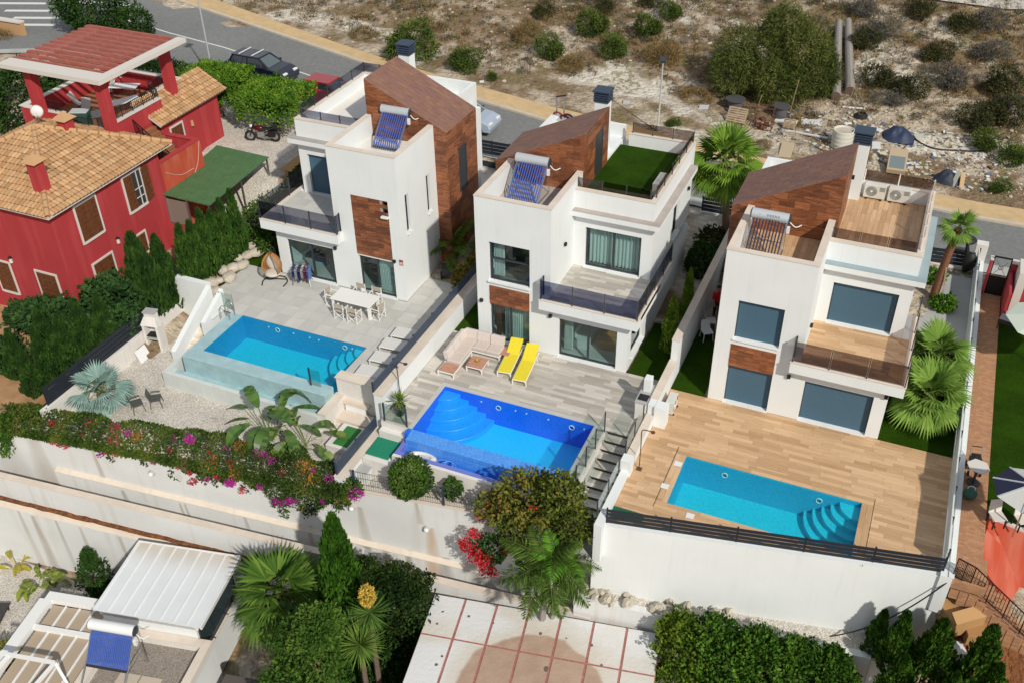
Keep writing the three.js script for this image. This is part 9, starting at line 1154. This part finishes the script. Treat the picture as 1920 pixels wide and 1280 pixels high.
  for (const [l, x, z, s] of [['dark cable drum at the foot of the tamarisk, left', -11.4, -62.4, 0.65], ['grey cable drum right of the rusty rack', -8.4, -62.3, 0.55]]) { const t = thing('cable_drum', l, 'cable drum', at(x, z), 0.3); for (const y of [0, 0.62]) mesh('flange', C(s, s, 0.07, 0, y, 0, 28), M([0.07, 0.07, 0.075], { rough: 0.8 }), t); mesh('wound_cable', ni(new THREE.CylinderGeometry(s * 0.75, s * 0.75, 0.55, 24)).translate(0, 0.345, 0), M([0.12, 0.12, 0.13], { rough: 0.7, bump: rep(noiseT, 0.05), bs: 0.02 }), t); }
  for (const [l, x, z, w, d, ry, c] of [['white board lying right of the small pallet', -6.4, -62.4, 1.3, 0.55, 0.2, [0.62, 0.64, 0.65]], ['white sheet lying behind the small pallet', -7.9, -61.7, 1.4, 0.4, -0.1, [0.68, 0.67, 0.65]], ['pale slab lying beside the blue tarpaulin heap', 0.2, -63.3, 0.75, 0.6, 0.5, [0.5, 0.5, 0.42]], ['white roll lying left of the blue tarpaulin heap', -2.5, -62.9, 0.9, 0.35, -0.6, [0.68, 0.7, 0.72]], ['white panel standing right of the chimney cap', -2.2, -60.9, 0.5, 0.8, 0.1, [0.66, 0.66, 0.64]], ['cream carton near the chimney of the shuttered villa', -1.7, -60.1, 0.42, 0.34, 0.6, [0.6, 0.55, 0.42]], ['long white plank in front of the small pallet', -6.3, -60.2, 2.6, 0.14, -0.22, [0.66, 0.64, 0.62]], ['grey tile lying on bare ground left of the lamp', -18.0, -59.9, 0.45, 0.35, 0.3, [0.45, 0.48, 0.5]], ['grey sack at the foot of the tamarisk by the lamp', -13.2, -61.4, 0.6, 0.5, 0.1, [0.5, 0.52, 0.54]], ['tan plank ramp at the pavement below the pallets', -7.1, -57.6, 0.75, 1.7, 0.05, [0.5, 0.40, 0.27]], ['white scrap of plastic on the slope near the right edge', 1.2, -61.4, 0.2, 0.4, 0.3, [0.7, 0.72, 0.74]], ['white stone block on the verge by the green shrubs', -27.6, -58.1, 0.3, 0.2, 0.4, [0.7, 0.7, 0.68]]]) { const t = thing('dumped_sheet', l, 'board', at(x, z, 0.03), ry); const g = CB(w, 0.1, d, 0.02); g.rotateX(0.12); g.rotateZ(0.06); mesh('sheet', g, M(c, { rough: 0.7 }), t); }
  const cab = thing('dumped_cabinet', 'tan cabinet with grey glass front lying by the right pavement', 'cabinet', at(-0.75, -58.4), 0.05); mesh('carcass', CB(1.05, 0.3, 2.0, 0.02).rotateX(0.25).translate(0, 0.3, 0), M([0.48, 0.37, 0.24], { rough: 0.7 }), cab); mesh('glass_front', B(-0.42, 0.0, -0.2, 0.42, 0.012, 0.9).rotateX(0.25).translate(0, 0.606, 0.02), M([0.18, 0.22, 0.24], { rough: 0.15 }), cab);
  const hs = thing('black_hose', 'black hose curving across the waste ground at right', 'hose'); mesh('pipe', boxUV(tube([[-0.6, -63.5], [0.3, -62.6], [1.2, -62.2], [2.6, -62.4], [3.9, -62.7]].map(([x, z]) => at(x, z, 0.06)), 0.05, 6, 60)), mat.hose, hs);
  const h2 = thing('black_hose', 'coil of black hose left of the blue tarpaulin heap', 'hose', at(-3.6, -64.2)); mesh('coil', [0, 1, 2, 3].map(k => ni(new THREE.TorusGeometry(0.45 - k * 0.06, 0.04, 6, 24)).rotateX(Math.PI / 2).translate(0, 0.06 + k * 0.05, 0)), mat.hose, h2);
  const sp = thing('white_pipe', 'white pipe lying behind the coil of black hose', 'pipe', at(-4.2, -64.9, 0.1)); mesh('tube', rod([-0.7, 0, 0], [0.7, 0.05, -0.1], 0.06, 10), mat.pvc, sp);
  for (const [l, x, z, h] of [['thin pale stake leaning above the white pipe', -4.6, -64.4, 2.0], ['thin stake standing at the left of the rusty rack', -10.0, -62.5, 1.2], ['thin pole standing at the right edge of the tamarisk', -7.9, -62.8, 2.3]]) { const t = thing('stake', l, 'stake', at(x, z)); mesh('stick', bar([0, 0, 0], [0.25, h, 0], 0.035), mat.palletWood, t); }
}
strip('dirt_track', -4, 30, x => -82.5 - 0.06 * x, x => -85.5 - 0.06 * x, 0.1, mat.gravel, (x, z) => rear(x, z));
renderer.render(scene, camera);
